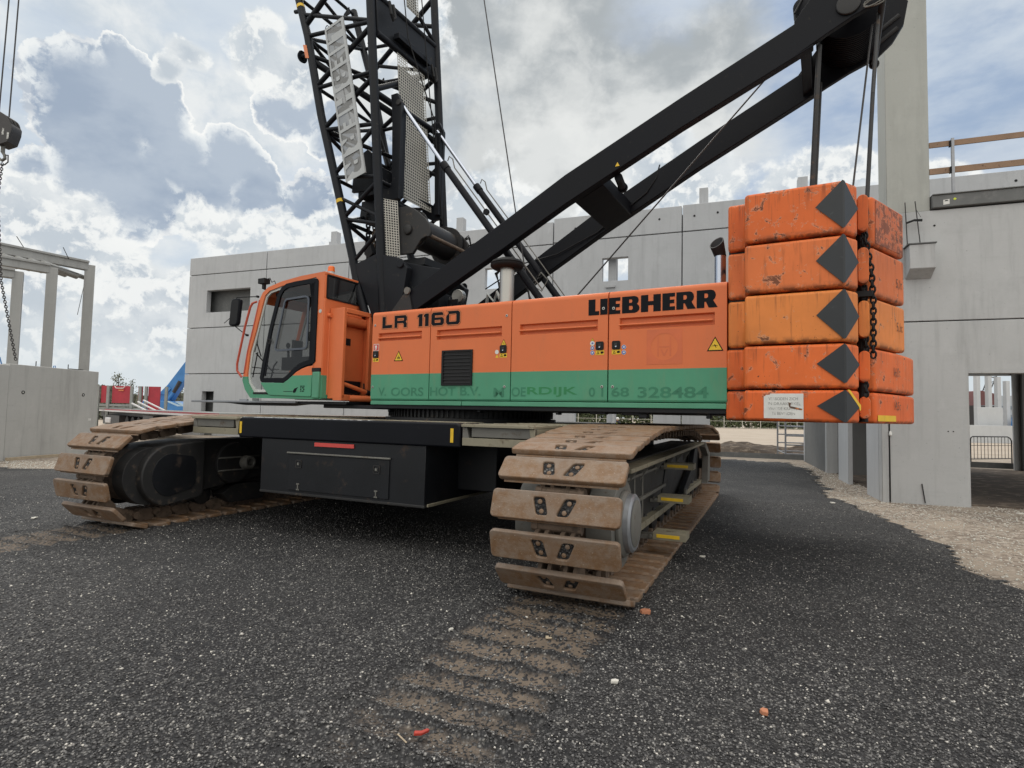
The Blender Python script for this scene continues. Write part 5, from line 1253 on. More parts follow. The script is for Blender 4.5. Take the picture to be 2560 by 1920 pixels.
# inner frames across the boom and rear diagonals
for z_, r_ in ((8.05, .034), (6.9, .060), (5.35, .036), (4.62, .036)): br((rc(z_, 1), .86, z_), (rc(z_, -1), -.86, z_), r_)
for z_ in (8.0, 6.5): br((fcz(z_), .86, z_), (rc(z_-.45, -1), -.86, z_-.45), .04); br((fcz(z_), -.86, z_), (rc(z_-.2, 1), .86, z_-.2), .034)
br((rc(6.9, 1), .86, 6.95), (rc(8.0, -1)-.1, -.62, 8.0), .05); br((rc(9.9, 1), .86, 9.9), (rc(8.75, -1), -.86, 8.75), .036)
br((fcz(7.9), .80, 7.9), (rc(6.75, -1), -.8, 6.7), .062)
m = MB(U)                                            # transverse box plate and flange tubes
m.loft([[(-1.66, .80, 7.98), (-1.58, .80, 7.98), (-1.65, .80, 8.70), (-1.73, .80, 8.70)], [(-1.60, -.80, 7.98), (-1.52, -.80, 7.98), (-1.58, -.80, 8.70), (-1.66, -.80, 8.70)]], 'boom_black')
m.tube((-1.60, .80, 7.98), (-1.55, -.80, 7.98), .058, 'boom_black', 16); m.tube((-1.67, .80, 8.70), (-1.60, -.80, 8.70), .058, 'boom_black', 16)
m.box(-1.56, -1.44, -.50, .42, 8.09, 8.19, 'boom_black')
cbm = build(m, 'boom_crossplate', BOOM, bevel=.008)
for b_, zz_ in ((.58, 8.62), (-.66, 8.18)):
    m = MB(U)
    m.path([(-1.50, b_+.05, zz_), (-1.44, b_+.05, zz_-.25), (-1.44, b_, zz_-.32), (-1.44, b_-.05, zz_-.25), (-1.50, b_-.05, zz_)], .028, 'rubber', 8); build(m, 'rope_guide', BOOM)

def perf(name, s0, s1, z0, z1, P, lab=None, notch=None, open_=.62, back=True, p_=.055):
    """punched sheet: s runs across, P(s, z, off) gives the point, off moves it behind the sheet"""
    m = MB(U); nb = int((s1-s0)/p_); nz = int((z1-z0)/p_); vs = []; fs = []
    for i in range(nb):
        for j in range(nz):
            cb, cz = s0+(i+.5)*p_, z0+(j+.5)*p_
            if notch and notch(cb, cz): continue
            o = len(vs); h = p_/2; g = h*open_
            for q in (h, g):
                for sx_, sz_ in ((-1, -1), (1, -1), (1, 1), (-1, 1)): vs.append(P(cb+sx_*q, cz+sz_*q, 0))
            for q in range(4): fs.append((o+q, o+(q+1) % 4, o+4+(q+1) % 4, o+4+q))
    m.add(vs, fs, 'mesh_metal'); e = s0+nb*p_; zt = z0+nz*p_
    for bb in (s0, e): m.tube(P(bb, z0, 0), P(bb, zt, 0), .007, 'mesh_metal', 6)
    m.tube(P(s0, z0, 0), P(e, z0, 0), .006, 'mesh_metal', 6)
    if back: m.add([P(s0+.02, z0+.02, .03), P(e-.02, z0+.02, .03), P(e-.02, zt-.3, .03), P(s0+.02, zt-.3, .03)], [(0, 1, 2, 3)], 'under_black')
    return build(m, name, BOOM, recalc=False, lab=lab)
perf('perforated_panel', -.47, .34, 5.22, 8.06, lambda s_, z, o: (-1.30-.095*(z-5.1)-o, s_, z), 'tall perforated walkway panel', lambda b, z: -.13 < b < .0 and z > 7.82)
perf('perforated_panel', 0, .30, 4.05, 5.08, lambda s_, z, o: (-1.30+s_*.55-.095*(z-4.8)-o, .83-s_*.80, z), 'small perforated panel beside the winch', p_=.043)
perf('perforated_panel', -.28, .10, 8.95, 10.2, lambda s_, z, o: (-1.50-.095*(z-8.0)-o, s_, z), 'upper perforated panel')
# ram brackets
for s_, a0 in ((1, -1.34), (-1, -1.28)):
    m = MB(U); bi, bo = (.53, .60) if s_ > 0 else (-.60, -.53)
    m.prism([(a0-.08, 6.95), (a0+.06, 6.95), (a0+.16, 6.75), (a0+.15, 5.10), (a0-.03, 5.08), (a0-.30, 5.22), (a0-.28, 5.34), (a0-.09, 5.30), (a0-.0, 5.42), (a0-.04, 6.6)], lambda p, q: (p, bi, q), lambda p, q: (p, bo, q), 'boom_black')
    m.box(a0+.06, a0+.15, bi-.08 if s_ > 0 else bo, bi if s_ > 0 else bo+.08, 5.15, 6.7, 'boom_black')
    m.lathe([(-.06, .05), (.06, .05)], (-1.24, .56*s_, 6.77), UB, 'dark_steel', 14)
    build(m, 'ram_bracket', BOOM, bevel=.006)
# winch
m = MB(U)
wp = [(-1.27, 4.95), (-1.05, 4.95), (-.90, 4.90), (-.76, 4.80), (-.62, 4.68), (-.53, 4.56), (-.50, 4.44), (-.53, 4.36), (-.60, 4.37), (-.69, 4.34), (-.86, 4.12), (-1.23, 4.14)]
m.prism(wp, lambda p, q: (p, .52, q), lambda p, q: (p, .58, q), 'dark_steel')
m.lathe([(0, .085), (.03, .085), (.04, .07), (.04, .01)], (-.965, .58, 4.53), UB, 'dark_steel', 24)
WN = build(m, 'hoist_winch', crane, bevel=.01, lab='dark hoist winch at the boom foot')
m = MB(U); m.prism(wp, lambda p, q: (p, -.60, q), lambda p, q: (p, -.55, q), 'dark_steel'); build(m, 'far_flange', WN, bevel=.01)
m = MB(U); m.lathe([(0, .35), (.02, .35), (.025, .26), (.98, .26), (.985, .35), (1.01, .35)], (-.95, -.50, 4.54), UB, 'dark_steel', 44); build(m, 'winch_drum', WN)
m = MB(U); m.tube((-.56, .56, 4.395), (-.52, -.58, 4.37), .034, 'chain_mud', 14); build(m, 'winch_tie_rod', WN)
m = MB(U)
m.box(-1.2, -.7, -.45, .45, 3.95, 4.08, 'under_black'); m.tube((-.95, .4, 3.6), (-.95, .4, 4.1), .04, 'under_black', 10); m.tube((-1.05, .2, 3.7), (-.8, -.4, 4.05), .04, 'under_black', 10); m.tube((-.75, .45, 3.8), (-1.1, -.5, 3.9), .05, 'under_black', 10)
m.box(-.70, -.35, -.2, .50, 2.95, 3.45, 'under_black'); m.lathe([(-.05, .11), (.05, .11)], (-.12, .28, 3.40), UB, 'stainless', 24); m.box(-.3, -.1, .2, .34, 3.0, 3.35, 'under_black')
m.path([(-.3, .3, 3.4), (-.2, .35, 3.2), (-.25, .3, 3.0)], .015, 'rubber', 6); m.path([(-.75, .5, 3.75), (-.55, .55, 3.70), (-.42, .5, 3.60)], .014, 'grey_steel', 6)
build(m, 'winch_base', WN, bevel=.006)
m = MB(U)
for q in range(3): m.path([(-.74, -.55, 4.55+.03*q), (-.55+.02*q, -.60, 4.72-.03*q), (-.50, -.62, 4.5)], .012, 'rubber', 6)
m.path([(-.52, -.58, 4.52), (-.36, -.6, 4.56), (-.30, -.6, 4.54)], .016, 'rubber', 6); m.path([(-.52, -.58, 4.30), (-.38, -.6, 4.38), (-.28, -.6, 4.46)], .016, 'rubber', 6)
build(m, 'hose_bundle', WN); m = MB(U)
m.path([(.30, .10, 3.25), (.35, .15, 3.42), (.44, .1, 3.3), (.5, .12, 3.45), (.6, .1, 3.25)], .03, 'cab_white', 8)
build(m, 'hose_bundle', WN)
# auxiliary winch and hanging hooks inside the boom foot
m = MB(U)
m.lathe([(-.35, .33), (-.33, .33), (-.32, .2), (.32, .2), (.33, .33), (.35, .33)], (-1.98, .15, 5.72), UB, 'boom_black', 36); m.prism([(-2.3, 5.4), (-1.75, 5.35), (-1.7, 5.9), (-1.95, 6.12), (-2.25, 6.0)], lambda p, q: (p, .50, q), lambda p, q: (p, .56, q), 'boom_black')
m.box(-2.15, -1.75, -.5, .55, 5.28, 5.38, 'boom_black'); m.prism([(-2.3, 4.95), (-1.85, 4.75), (-1.6, 5.0), (-1.65, 5.28), (-2.25, 5.3)], lambda p, q: (p, -.1, q), lambda p, q: (p, .35, q), 'boom_black')
m.box(-1.75, -1.62, .2, .6, 5.3, 5.75, 'boom_black')
build(m, 'boom_winch', BOOM, bevel=.01)
m = MB(U); chain(m, [(-2.08, .35, 5.0), (-2.05, .35, 4.2)], .12, .018, 'rubber'); chain(m, [(-2.02, .25, 4.95), (-1.98, .3, 4.1)], .10, .015, 'chain_mud'); chain(m, [(-1.9, .3, 4.5), (-1.85, .3, 4.0), (-1.7, .3, 4.15), (-1.6, .2, 3.95)], .09, .014, 'rubber')
m.prism([(-2.08, 4.55), (-1.98, 4.5), (-1.9, 4.3), (-2.0, 4.22), (-2.1, 4.3)], lambda p, q: (p, .30, q), lambda p, q: (p, .40, q), 'rubber')
build(m, 'hanging_chain', BOOM)
# long sign on the near side of the boom, lettering reading downwards
m = MB(U)
tl, bl = Vector((-2.70, 8.30)), Vector((-2.037, 5.385)); ax_ = (bl-tl).normalized(); ay_ = Vector((-ax_.y, ax_.x)); ay_ = ay_ if ay_.x > 0 else -ay_
LN = (bl-tl).length; WD = .445
def sp(x, y, b=.955): p = tl+ax_*x+ay_*y; return (p.x, b, p.y)
seq = [gL, gI, gE, gB, gH, gE, gR, gR]; tot = sum(g[0] for g in seq)+.16*7; x = .05; sc_ = (LN-.10)/tot; HOL = []
for g in seq:
    HOL += [[(px*sc_+x, py*(WD-.09)+.035) for px, py in s_] for s_ in g[1]]; x += g[0]*sc_+.16*sc_
vs, fs = fill2d([[(0, 0), (LN, 0), (LN, WD), (0, WD)]]+HOL)
m.add([sp(px, py, .957) for px, py in vs], fs, 'sign_grey')
for y0 in (0, WD-.012): m.prism([(0, y0), (LN, y0), (LN, y0+.012), (0, y0+.012)], lambda x, y: sp(x, y, .93), lambda x, y: sp(x, y, .962), 'sign_grey')
for q in (0.3, LN-.3): m.box(-2.55 if q < 1 else -2.05, -2.5 if q < 1 else -2.0, .86, .94, sp(q, .2)[2]-.02, sp(q, .2)[2]+.02, 'boom_black')
sgn = build(m, 'boom_sign', crane, bevel=.003, lab='long grey sign plate fixed along the boom with cut-out lettering')
m = MB(U); m.flat([sp(.02, .02, .945), sp(LN-.02, .02, .945), sp(LN-.02, WD-.02, .945), sp(.02, WD-.02, .945)], 'sign_mesh'); build(m, 'sign_backing', sgn, recalc=False)
for z_, s_ in ((8.9, -1), (7.9, -1), (9.05, 1)):
    m = MB(U); m.prism([(fcz(z_)-.02+.55, z_-.05), (fcz(z_)+.70, z_-.02), (fcz(z_)+.68, z_+.12), (fcz(z_)+.56, z_+.02)], lambda p, q: (p, .3*s_, q), lambda p, q: (p, .32*s_, q), 'boom_black'); build(m, 'cable_bracket', BOOM)
m = MB(U); m.lathe([(0, .045), (.20, .045), (.20, .11), (.24, .09)], (fcz(8.02)-.02, .86, 8.02), -UA+Z*.1, 'boom_black', 14); build(m, 'boom_stop_pad', BOOM)
m = MB(U); m.tube((fcz(8.95), .86, 8.95), (fcz(8.95)-.18, .86, 8.99), .035, 'boom_black', 8); build(m, 'boom_pin', BOOM)
for (a, b, z) in ((-2.35, .86, 9.1), (-2.75, .86, 8.45), (-1.7, .5, 5.0)):
    m = MB(U); m.path([(a+.04*math.sin(R(x_)), b, z+.07*math.cos(R(x_))-.07) for x_ in range(0, 361, 40)], .007, 'rubber', 5); build(m, 'hanging_loop', BOOM)
m = MB(U); m.prism([(-3.27, 8.20), (-3.18, 8.17), (-3.10, 7.90), (-3.19, 7.93)], lambda p, q: (p, .925, q), lambda p, q: (p, .938, q), 'decal_orange'); build(m, 'boom_tag', BOOM)
m = MB(U)
for pts in ([(-1.55, .3, 9.5), (-1.42, .2, 8.2), (-1.20, -.35, 6.9), (-1.1, -.55, 5.0)], [(-1.48, -.15, 9.6), (-1.40, -.42, 7.6), (-1.15, -.55, 5.2)], [(-3.1, .4, 8.6), (-2.6, .4, 7.0), (-2.3, .4, 6.2)], [(-2.2, .3, 8.1), (-1.9, .3, 6.3)]): m.path(pts, .011, 'rubber', 6)
build(m, 'boom_rope', BOOM)

# ================================================================== CONCRETE HALL
hall = empty('concrete_hall', tuple(KK), 'unfinished grey precast concrete hall behind the crane with empty window and door openings', 'building')
def panel(name, F, u0, u1, z0, z1, holes, w0, w1, mat, parent, lab=None, bevel=.012):
    """slab in the u-z plane from depth w0 to w1 with rectangular holes"""
    us = sorted(set([u0, u1]+[h[0] for h in holes if u0 < h[0] < u1]+[h[1] for h in holes if u0 < h[1] < u1]))
    zs_ = sorted(set([z0, z1]+[h[2] for h in holes if z0 < h[2] < z1]+[h[3] for h in holes if z0 < h[3] < z1]))
    def solid(i, j):
        if i < 0 or j < 0 or i >= len(us)-1 or j >= len(zs_)-1: return False
        cu, cz = (us[i]+us[i+1])/2, (zs_[j]+zs_[j+1])/2
        return not any(h[0] < cu < h[1] and h[2] < cz < h[3] for h in holes)
    m = MB(F); idx = {}; vs = []; fs = []
    def V(i, j, w):
        k_ = (i, j, w)
        if k_ not in idx: idx[k_] = len(vs); vs.append((us[i], (w0, w1)[w], zs_[j]))
        return idx[k_]
    for i in range(len(us)-1):
        for j in range(len(zs_)-1):
            if not solid(i, j): continue
            fs.append((V(i, j, 0), V(i+1, j, 0), V(i+1, j+1, 0), V(i, j+1, 0))); fs.append((V(i, j, 1), V(i, j+1, 1), V(i+1, j+1, 1), V(i+1, j, 1)))
            if not solid(i-1, j): fs.append((V(i, j, 0), V(i, j+1, 0), V(i, j+1, 1), V(i, j, 1)))
            if not solid(i+1, j): fs.append((V(i+1, j, 0), V(i+1, j, 1), V(i+1, j+1, 1), V(i+1, j+1, 0)))
            if not solid(i, j-1): fs.append((V(i, j, 0), V(i, j, 1), V(i+1, j, 1), V(i+1, j, 0)))
            if not solid(i, j+1): fs.append((V(i, j+1, 0), V(i+1, j+1, 0), V(i+1, j+1, 1), V(i, j+1, 1)))
    if not fs: return None
    m.add(vs, fs, mat)
    return build(m, name, parent, bevel=bevel, seg=1, lab=lab)
def Bs(u, v, z): return B(u, v, z)
def Bx(v, u, z): return B(u, v, z)     # panels in the receding direction
G_ = .022
# rear long wall
holes = [(-30.46, -27.29, 6.92, 8.19), (-30.47, -29.60, -1, 2.45), (-13.28, -12.2, 7.29, 8.26), (-7.79, -6.68, 7.31, 8.32),
         (-8.91, -7.27, 1.2, 3.1), (-7.17, -5.60, -1, 3.1), (-3.38, 0.0, -1, 4.2), (3.6, 7.4, -1, 3.2)]
ju = [-31.88, -26.22, -20.86, -15.45, -10.0, -4.48, 1.0, 6.88, 12.5]
for i in range(len(ju)-1):
    hz = [0, 3.44, 6.06, 9.13, 10.16] if ju[i] < -10.1 else [0, 9.18, 10.22+.02*i]
    for z0, z1 in zip(hz, hz[1:]): panel('wall_panel', Bs, ju[i]+G_, ju[i+1]-G_, z0+G_-(.05 if z0 == 0 else 0), z1-G_, holes, 11.2, 11.5, 'concrete_far', hall)
m = MB(B); m.box(-31.86, 12.4, 11.501, 11.52, 0, .2, 'dark_concrete'); m.box(-31.86, -31.5, 11.5, 22, 0, 9.9, 'concrete_far'); build(m, 'end_wall', hall)
m = MB(B)
for u in (-26.22, -20.86, -15.45, -10.0, -4.48, 1.0, 6.88): m.box(u-.10, u+.10, 11.51, 11.7, 0 if u in (-26.22, -20.86) else 4.3, 10.0, 'dark_concrete') if u < -14 else m.box(u-.03, u+.03, 11.51, 11.6, 8.5 if u < -8 else 4.4, 10.0, 'dark_concrete')
build(m, 'joint_backing', hall)
for u in (-22.2, -14.85, -7.42, -3.65, 0.05):
    m = MB(B); m.box(u-.18, u+.17, 11.62, 12.0, 0 if u < -9 else (0 if abs(u+7.42) < .1 else 4.3), 11.1 if u > -9 else 10.98, 'concrete_far'); m.box(u-.30, u-.18, 11.62, 11.95, 9.3, 10.45, 'concrete_far')
    build(m, 'stub_column', hall, bevel=.01)
m = MB(B); m.box(-30.9, -27.0, 11.9, 12.0, 6.6, 8.6, 'dark_concrete'); build(m, 'dim_opening_panel', hall); m = MB(B); m.box(-30.9, -29.2, 11.9, 12.0, 0, 2.7, 'dark_concrete'); build(m, 'dim_opening_panel', hall)  # added grey panels behind window and door, room shade put into their colour
m = MB(B)      # rooms behind the dark openings
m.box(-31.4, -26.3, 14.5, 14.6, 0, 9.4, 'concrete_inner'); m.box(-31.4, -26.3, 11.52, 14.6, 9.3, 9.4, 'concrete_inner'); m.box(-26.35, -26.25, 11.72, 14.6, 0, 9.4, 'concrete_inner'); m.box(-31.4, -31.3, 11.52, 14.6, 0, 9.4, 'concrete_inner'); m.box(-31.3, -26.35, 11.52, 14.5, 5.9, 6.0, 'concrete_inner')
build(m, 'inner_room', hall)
m = MB(B); m.box(-7.85, -6.6, 11.55, 11.75, 7.02, 7.12, 'concrete_far'); m.box(-7.62, -7.22, 11.12, 11.6, 7.02, 7.12, 'concrete_far'); 
for k in range(12): m.box(-7.15+k*.04, -7.13+k*.04, 11.6, 11.64, 7.3, 7.38, 'dark_concrete')
build(m, 'window_sill', hall)
# front annex: wall towards the viewer, and the side wall receding from its corner
annex_holes = [(1.41, 3.4, -1, 2.45)]
panel('wall_panel', Bs, .135, 8.0, -.05, 3.44, annex_holes, 0, .24, 'concrete', hall, bevel=.008)
panel('wall_panel', Bs, 0.0, 8.0, 3.462, 5.60, [], 0, .24, 'concrete', hall, bevel=.008)
panel('corner_panel', Bs, 0.0, .118, -.05, 3.44, [], .0, .24, 'concrete', hall, bevel=.008)
for v0, v1, mm_ in ((.255, 1.27, 'concrete_light'), (3.2, 4.47, 'concrete_light'), (6.62, 11.18, 'dark_concrete')):  # paler concrete on the strips carries the brightness of their sky-facing side
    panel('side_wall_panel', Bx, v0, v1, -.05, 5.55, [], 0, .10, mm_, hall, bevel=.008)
m = MB(B); m.box(0, .46, 6.35, 6.60, -.05, 5.5, 'concrete'); build(m, 'side_pier', hall, bevel=.01)
for v0, v1 in ((1.27, 3.2), (4.47, 6.35)): panel('side_wall_lintel', Bx, v0+.01, v1-.01, 2.9, 5.55, [], 0.01, .09, 'concrete_light', hall, bevel=.008)
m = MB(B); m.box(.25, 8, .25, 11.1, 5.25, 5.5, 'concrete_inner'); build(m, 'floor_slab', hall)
m = MB(B); m.box(.26, 8, .26, 11.1, -.06, -.015, 'soil'); build(m, 'inner_floor', hall)
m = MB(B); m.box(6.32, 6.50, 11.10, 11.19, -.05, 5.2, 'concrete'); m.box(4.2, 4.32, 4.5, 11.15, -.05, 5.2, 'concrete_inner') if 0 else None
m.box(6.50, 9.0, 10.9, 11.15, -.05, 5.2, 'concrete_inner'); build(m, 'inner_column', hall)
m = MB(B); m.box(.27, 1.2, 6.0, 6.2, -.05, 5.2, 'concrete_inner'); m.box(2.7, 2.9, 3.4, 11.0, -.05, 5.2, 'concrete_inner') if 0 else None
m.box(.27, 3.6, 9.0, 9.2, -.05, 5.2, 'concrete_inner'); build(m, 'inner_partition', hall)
m = MB(B); m.box(.14, .862, .02, .62, 5.603, 12.0, 'concrete_column'); build(m, 'tall_column', hall, bevel=.012, lab='tall square concrete column standing on the annex wall')
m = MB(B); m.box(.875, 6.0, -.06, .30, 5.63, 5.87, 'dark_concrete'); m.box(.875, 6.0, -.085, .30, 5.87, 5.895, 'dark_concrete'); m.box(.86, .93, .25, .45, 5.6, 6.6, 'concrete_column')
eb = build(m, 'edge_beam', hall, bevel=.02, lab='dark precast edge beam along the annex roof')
m = MB(B); m.flat([(1.05, -.0635, 5.67), (1.15, -.0635, 5.68), (1.15, -.0635, 5.775), (1.05, -.0635, 5.765)], 'decal_white'); m.flat([(1.07, -.0645, 5.735), (1.13, -.0645, 5.74), (1.12, -.0645, 5.76), (1.08, -.0645, 5.755)], 'decal_black'); m.flat([(1.205, -.0635, 5.765), (1.235, -.0635, 5.745), (1.265, -.0635, 5.768), (1.235, -.0635, 5.795)], 'vest_yellow'); build(m, 'beam_label', eb, recalc=False)
m = MB(B); m.prism([(0, 4.88), (0, 4.27), (-.30, 4.42), (-.30, 4.88)], lambda p, q: (.43, p-.001, q), lambda p, q: (.85, p-.001, q), 'concrete'); build(m, 'corbel', hall, bevel=.012)
m = MB(B); m.box(.40, .865, -.32, -.0, 4.885, 4.905, 'dark_concrete'); build(m, 'corbel_pad', hall)
m = MB(B); m.tube((.45, -.10, 4.9), (.42, -.10, 5.77), .010, 'rail_dark', 6); m.tube((.655, -.12, 4.9), (.58, -.12, 5.77), .010, 'rail_dark', 6); m.tube((.60, -.12, 5.60), (.67, -.12, 5.45), .004, 'rail_dark', 5)
m.loft([[(.44, -.12, 5.34), (.44, -.12, 5.38), (.44, -.10, 5.38), (.44, -.10, 5.34)], [(.56, -.13, 5.385), (.56, -.13, 5.42), (.56, -.10, 5.42), (.56, -.10, 5.385)], [(.69, -.14, 5.37), (.69, -.14, 5.41), (.69, -.10, 5.41), (.69, -.10, 5.37)]], 'rubber')
build(m, 'rebar', hall)
m = MB(B); m.tube((.69, -.02, .0), (.64, -.02, .36), .010, 'dark_steel', 6); m.tube((.13, -.003, .0), (.13, -.003, 3.4), .008, 'rubber', 6); m.lathe([(0, .02), (.02, .03), (.07, .02), (.09, .01)], (.14, -.02, 1.25), Z, 'decal_white', 8); build(m, 'wall_rod', hall)
m = MB(B)
for u in (1.075, 1.155): m.tube((u, -.004, 1.36), (u, .004, 1.36), .012, 'rubber', 10)
m.tube((.92, -.004, 5.3), (.92, .004, 5.3), .02, 'rubber', 10)
for u, z in ((-9.0, 9.75), (-4.0, 9.8), (-12.4, 9.75), (6.6, 9.95), (-3.1, 9.85), (-5.4, 9.8)): m.tube((u, 11.19, z), (u, 11.21, z), .045, 'rubber', 10)
build(m, 'anchor_hole', hall)
# timber guard rail on the annex roof
gr = empty('guard_rail', tuple(B(2, .35, 5.9)), 'timber guard rail of two brown boards on thin posts along the annex roof', 'guard rail')
for z0, z1, k in ((6.84, 6.95, .0), (6.31, 6.43, .0)):
    m = MB(B); m.box(.865, 4.6, .02, .045, z0, z1, 'wood'); build(m, 'rail_board', gr, bevel=.004)
for u in (1.23, 3.5):
    m = MB(B); m.box(u-.02, u+.025, -.03, .02, 5.90, 6.97, 'galvanised'); m.box(u-.03, u+.03, -.035, .055, 6.82, 6.97, 'galvanised') if 0 else None; m.box(u-.045, u-.02, -.02, .05, 6.82, 6.93, 'rubber'); m.box(u-.045, u-.02, -.02, .05, 6.30, 6.42, 'rubber'); build(m, 'rail_post', gr)
# tubular gate frames by the side wall
gt = empty('scaffold_tower', (10.84, 22.5, 0), 'grey galvanised tube scaffold frame standing beside the hall side wall', 'scaffold')
P0, P1, P2 = V3(10.84, 22.6, 0), V3(10.72, 19.6, 0), V3(12.7, 24.0, 0)
P1 = V3(12.55, 22.4, 0); P2 = V3(11.6, 24.9, 0); P3 = V3(13.2, 24.6, 0)
for (A_, B_) in ((P0, P1), (P2, P3)):
    m = MB()
    for p in (A_, B_): m.tube((p.x, p.y, -.02), (p.x, p.y, 3.2), .035, 'galvanised', 10)
    for k in range(9): m.tube((A_.x, A_.y, .18+k*.36), (B_.x, B_.y, .18+k*.36), .028, 'galvanised', 8)
    build(m, 'ladder_frame', gt)
m = MB(); m.tube((P1.x, P1.y, .2), (P3.x, P3.y, 1.9), .02, 'galvanised', 8); m.tube((P1.x, P1.y, 1.6), (P3.x, P3.y, .2), .02, 'galvanised', 8); m.tube((P0.x, P0.y, .2), (P2.x, P2.y, .2), .02, 'galvanised', 8); m.tube((P1.x, P1.y, 2.2), (P3.x, P3.y, 2.2), .02, 'galvanised', 8)
build(m, 'cross_brace', gt)

# ---- things seen through the annex doorway
bar = empty('crowd_barrier', (18.1, 21.6, 0), 'dark tubular crowd barrier behind the annex doorway', 'barrier')
m = MB(); A_, B_ = V3(17.05, 21.24, 0), V3(19.31, 22.08, 0); D_ = (B_-A_)
def bp(s_, z): p = A_+D_*s_; return (p.x, p.y, z)
m.path([bp(0, 0), bp(0, .95), bp(.02, 1.02), bp(.06, 1.05), bp(.90, 1.05), bp(.96, 1.0), bp(1.0, .9), bp(1.0, 0)], .022, 'rail_dark', 8); m.tube(bp(0, .22), bp(1, .22), .018, 'rail_dark', 8); m.tube(bp(0, .72), bp(1, .72), .01, 'rail_dark', 6)
bf_ = build(m, 'barrier_frame', bar)
m = MB()
for k in range(1, 12): m.tube(bp(k/12, .22), bp(k/12, 1.04), .010, 'rail_dark', 6)
build(m, 'barrier_bars', bar)
fh = empty('far_office_block', (50, 64, 0), 'pale far office block with grey window bands seen through the annex doorway', 'building')
m = MB(); m.box(44, 62, 62, 70, -.1, 4.7, 'hall_wall'); build(m, 'block_wall', fh)
m = MB()
for z in (.7, 1.5, 2.25, 3.2): m.box(43.9, 61, 61.9, 62, z, z+.38, 'hall_band')
build(m, 'window_band', fh)
fw = MB(); fw.box(40, 42.2, 49, 49.4, -.1, 3.0, 'concrete_light'); label(build(fw, 'concrete_wall_block', bevel=.02), 'pale concrete block wall standing far off beyond the annex doorway', 'wall')
fw = MB(); fw.box(38, 48, 48, 48.4, -.1, 1.45, 'concrete_light'); label(build(fw, 'low_barrier_wall', bevel=.02), 'long low pale concrete barrier far off beyond the annex doorway', 'wall')
for k, (x, zt) in enumerate(((42.6, 7.5), (43.65, 7.5), (44.5, 5.9), (45.3, 5.55))):
    m = MB(); m.box(x-.17, x+.17, 52, 52.4, -.1, zt, 'concrete_light'); label(build(m, 'concrete_post', bevel=.02), 'slender precast post far beyond the annex doorway, number %d from the left' % (k+1) if 0 else ['slender precast post leftmost of the four beyond the doorway', 'slender precast post second from left beyond the doorway, before the red crane body', 'slender precast post with capped top, third from left beyond the doorway', 'slender precast post at right edge of the doorway view, the shortest'][k], 'post', 'precast posts beyond the doorway')
dc = empty('distant_lattice_crane', (46, 57, 0), 'distant dark red lattice crane seen through the annex doorway', 'crane')
m = MB(); m.prism([(46.2, 3.4), (48.9, 3.5), (48.4, 4.6), (47, 4.9), (46.6, 4.8)], lambda x, z: (x, 57, z), lambda x, z: (x, 58.5, z), 'rust_dark'); m.box(46.2, 48.5, 57, 58, 0, 3.4, 'rail_dark'); build(m, 'crane_body', dc)
m = MB()
for x0, x1 in ((47.2, 48.9), (47.9, 49.9)):
    m.tube((x0, 57.2, 4.7), (x1, 57.2, 9), .05, 'rail_dark', 6)
for k in range(9):
    f = k/9; m.tube((47.2+1.7*f, 57.2, 4.7+4.3*f), (47.9+2*(f+.06), 57.2, 4.7+4.3*(f+.06)), .03, 'rail_dark', 5); m.tube((47.9+2*f, 57.2, 4.7+4.3*f), (47.2+1.7*(f+.08), 57.2, 4.7+4.3*(f+.08)), .03, 'rail_dark', 5)
build(m, 'crane_boom', dc)
lf2 = empty('small_lift', (46.2, 50, 0), 'small blue working platform far beyond the annex doorway', 'lift')
m = MB(); m.prism([(45.0, 1.3), (46.2, 1.3), (46.3, 2.0), (45.7, 2.2), (45.1, 2.2)], lambda x, z: (x, 50.6, z), lambda x, z: (x, 51.5, z), 'lift_blue'); m.box(46.2, 47.8, 50.8, 51, 1.55, 1.75, 'lift_blue'); build(m, 'lift_basket', lf2)
m = MB(); m.box(45.1, 46.2, 50.6, 51.5, -.1, 1.3, 'rail_dark'); build(m, 'lift_chassis', lf2)

# ================================================================== LEFT SIDE
lw = empty('low_concrete_wall', (-13.5, 16.8, 0), 'grey streaked concrete wall at the left edge with two round anchor holes', 'wall')
dL = V3(.1125, .9937, 0); nL = V3(.9937, -.1125, 0); A0 = V3(-13.69, 15.51, 0)
def Lw(s_, w, z): return A0+dL*s_+nL*w+Z*z
m = MB(Lw); m.box(.0, 2.93, -.28, 0, -.05, 2.60, 'concrete_old'); build(m, 'wall_panel', lw, bevel=.012)
m = MB(Lw); m.box(-6, -.012, -.28, 0.02, -.05, 2.56, 'concrete_old'); build(m, 'wall_panel', lw, bevel=.012)
m = MB(Lw)
for s_ in (.43, 2.39): m.lathe([(-.01, .05), (.006, .05), (.006, .028), (-.02, .02)], tuple((s_, 0.0, 1.835)), nL, 'rubber', 14); m.lathe([(0, .02), (.009, .018)], (s_, 0, 1.835), nL, 'decal_white', 8)
build(m, 'anchor_hole', lw)
m = MB(Lw); m.box(2.62, 2.72, 0, .006, 1.03, 1.10, 'decal_white'); build(m, 'wall_label', lw)
m = MB(Lw); m.prism([(0, -.03), (2.0, -.03), (2.0, .045), (.85, .055), (0, .05)], lambda s_, z: (s_, .05, z), lambda s_, z: (s_, .13, z), 'timber_pale')
label(build(m, 'timber_batten', bevel=.004), 'pale timber batten lying along the foot of the left concrete wall', 'batten')
m = MB(Lw)
for s_ in (.9, 1.95): m.tube((s_, -.15, 2.55), (s_, -.15, 2.75), .012, 'dark_steel', 6)
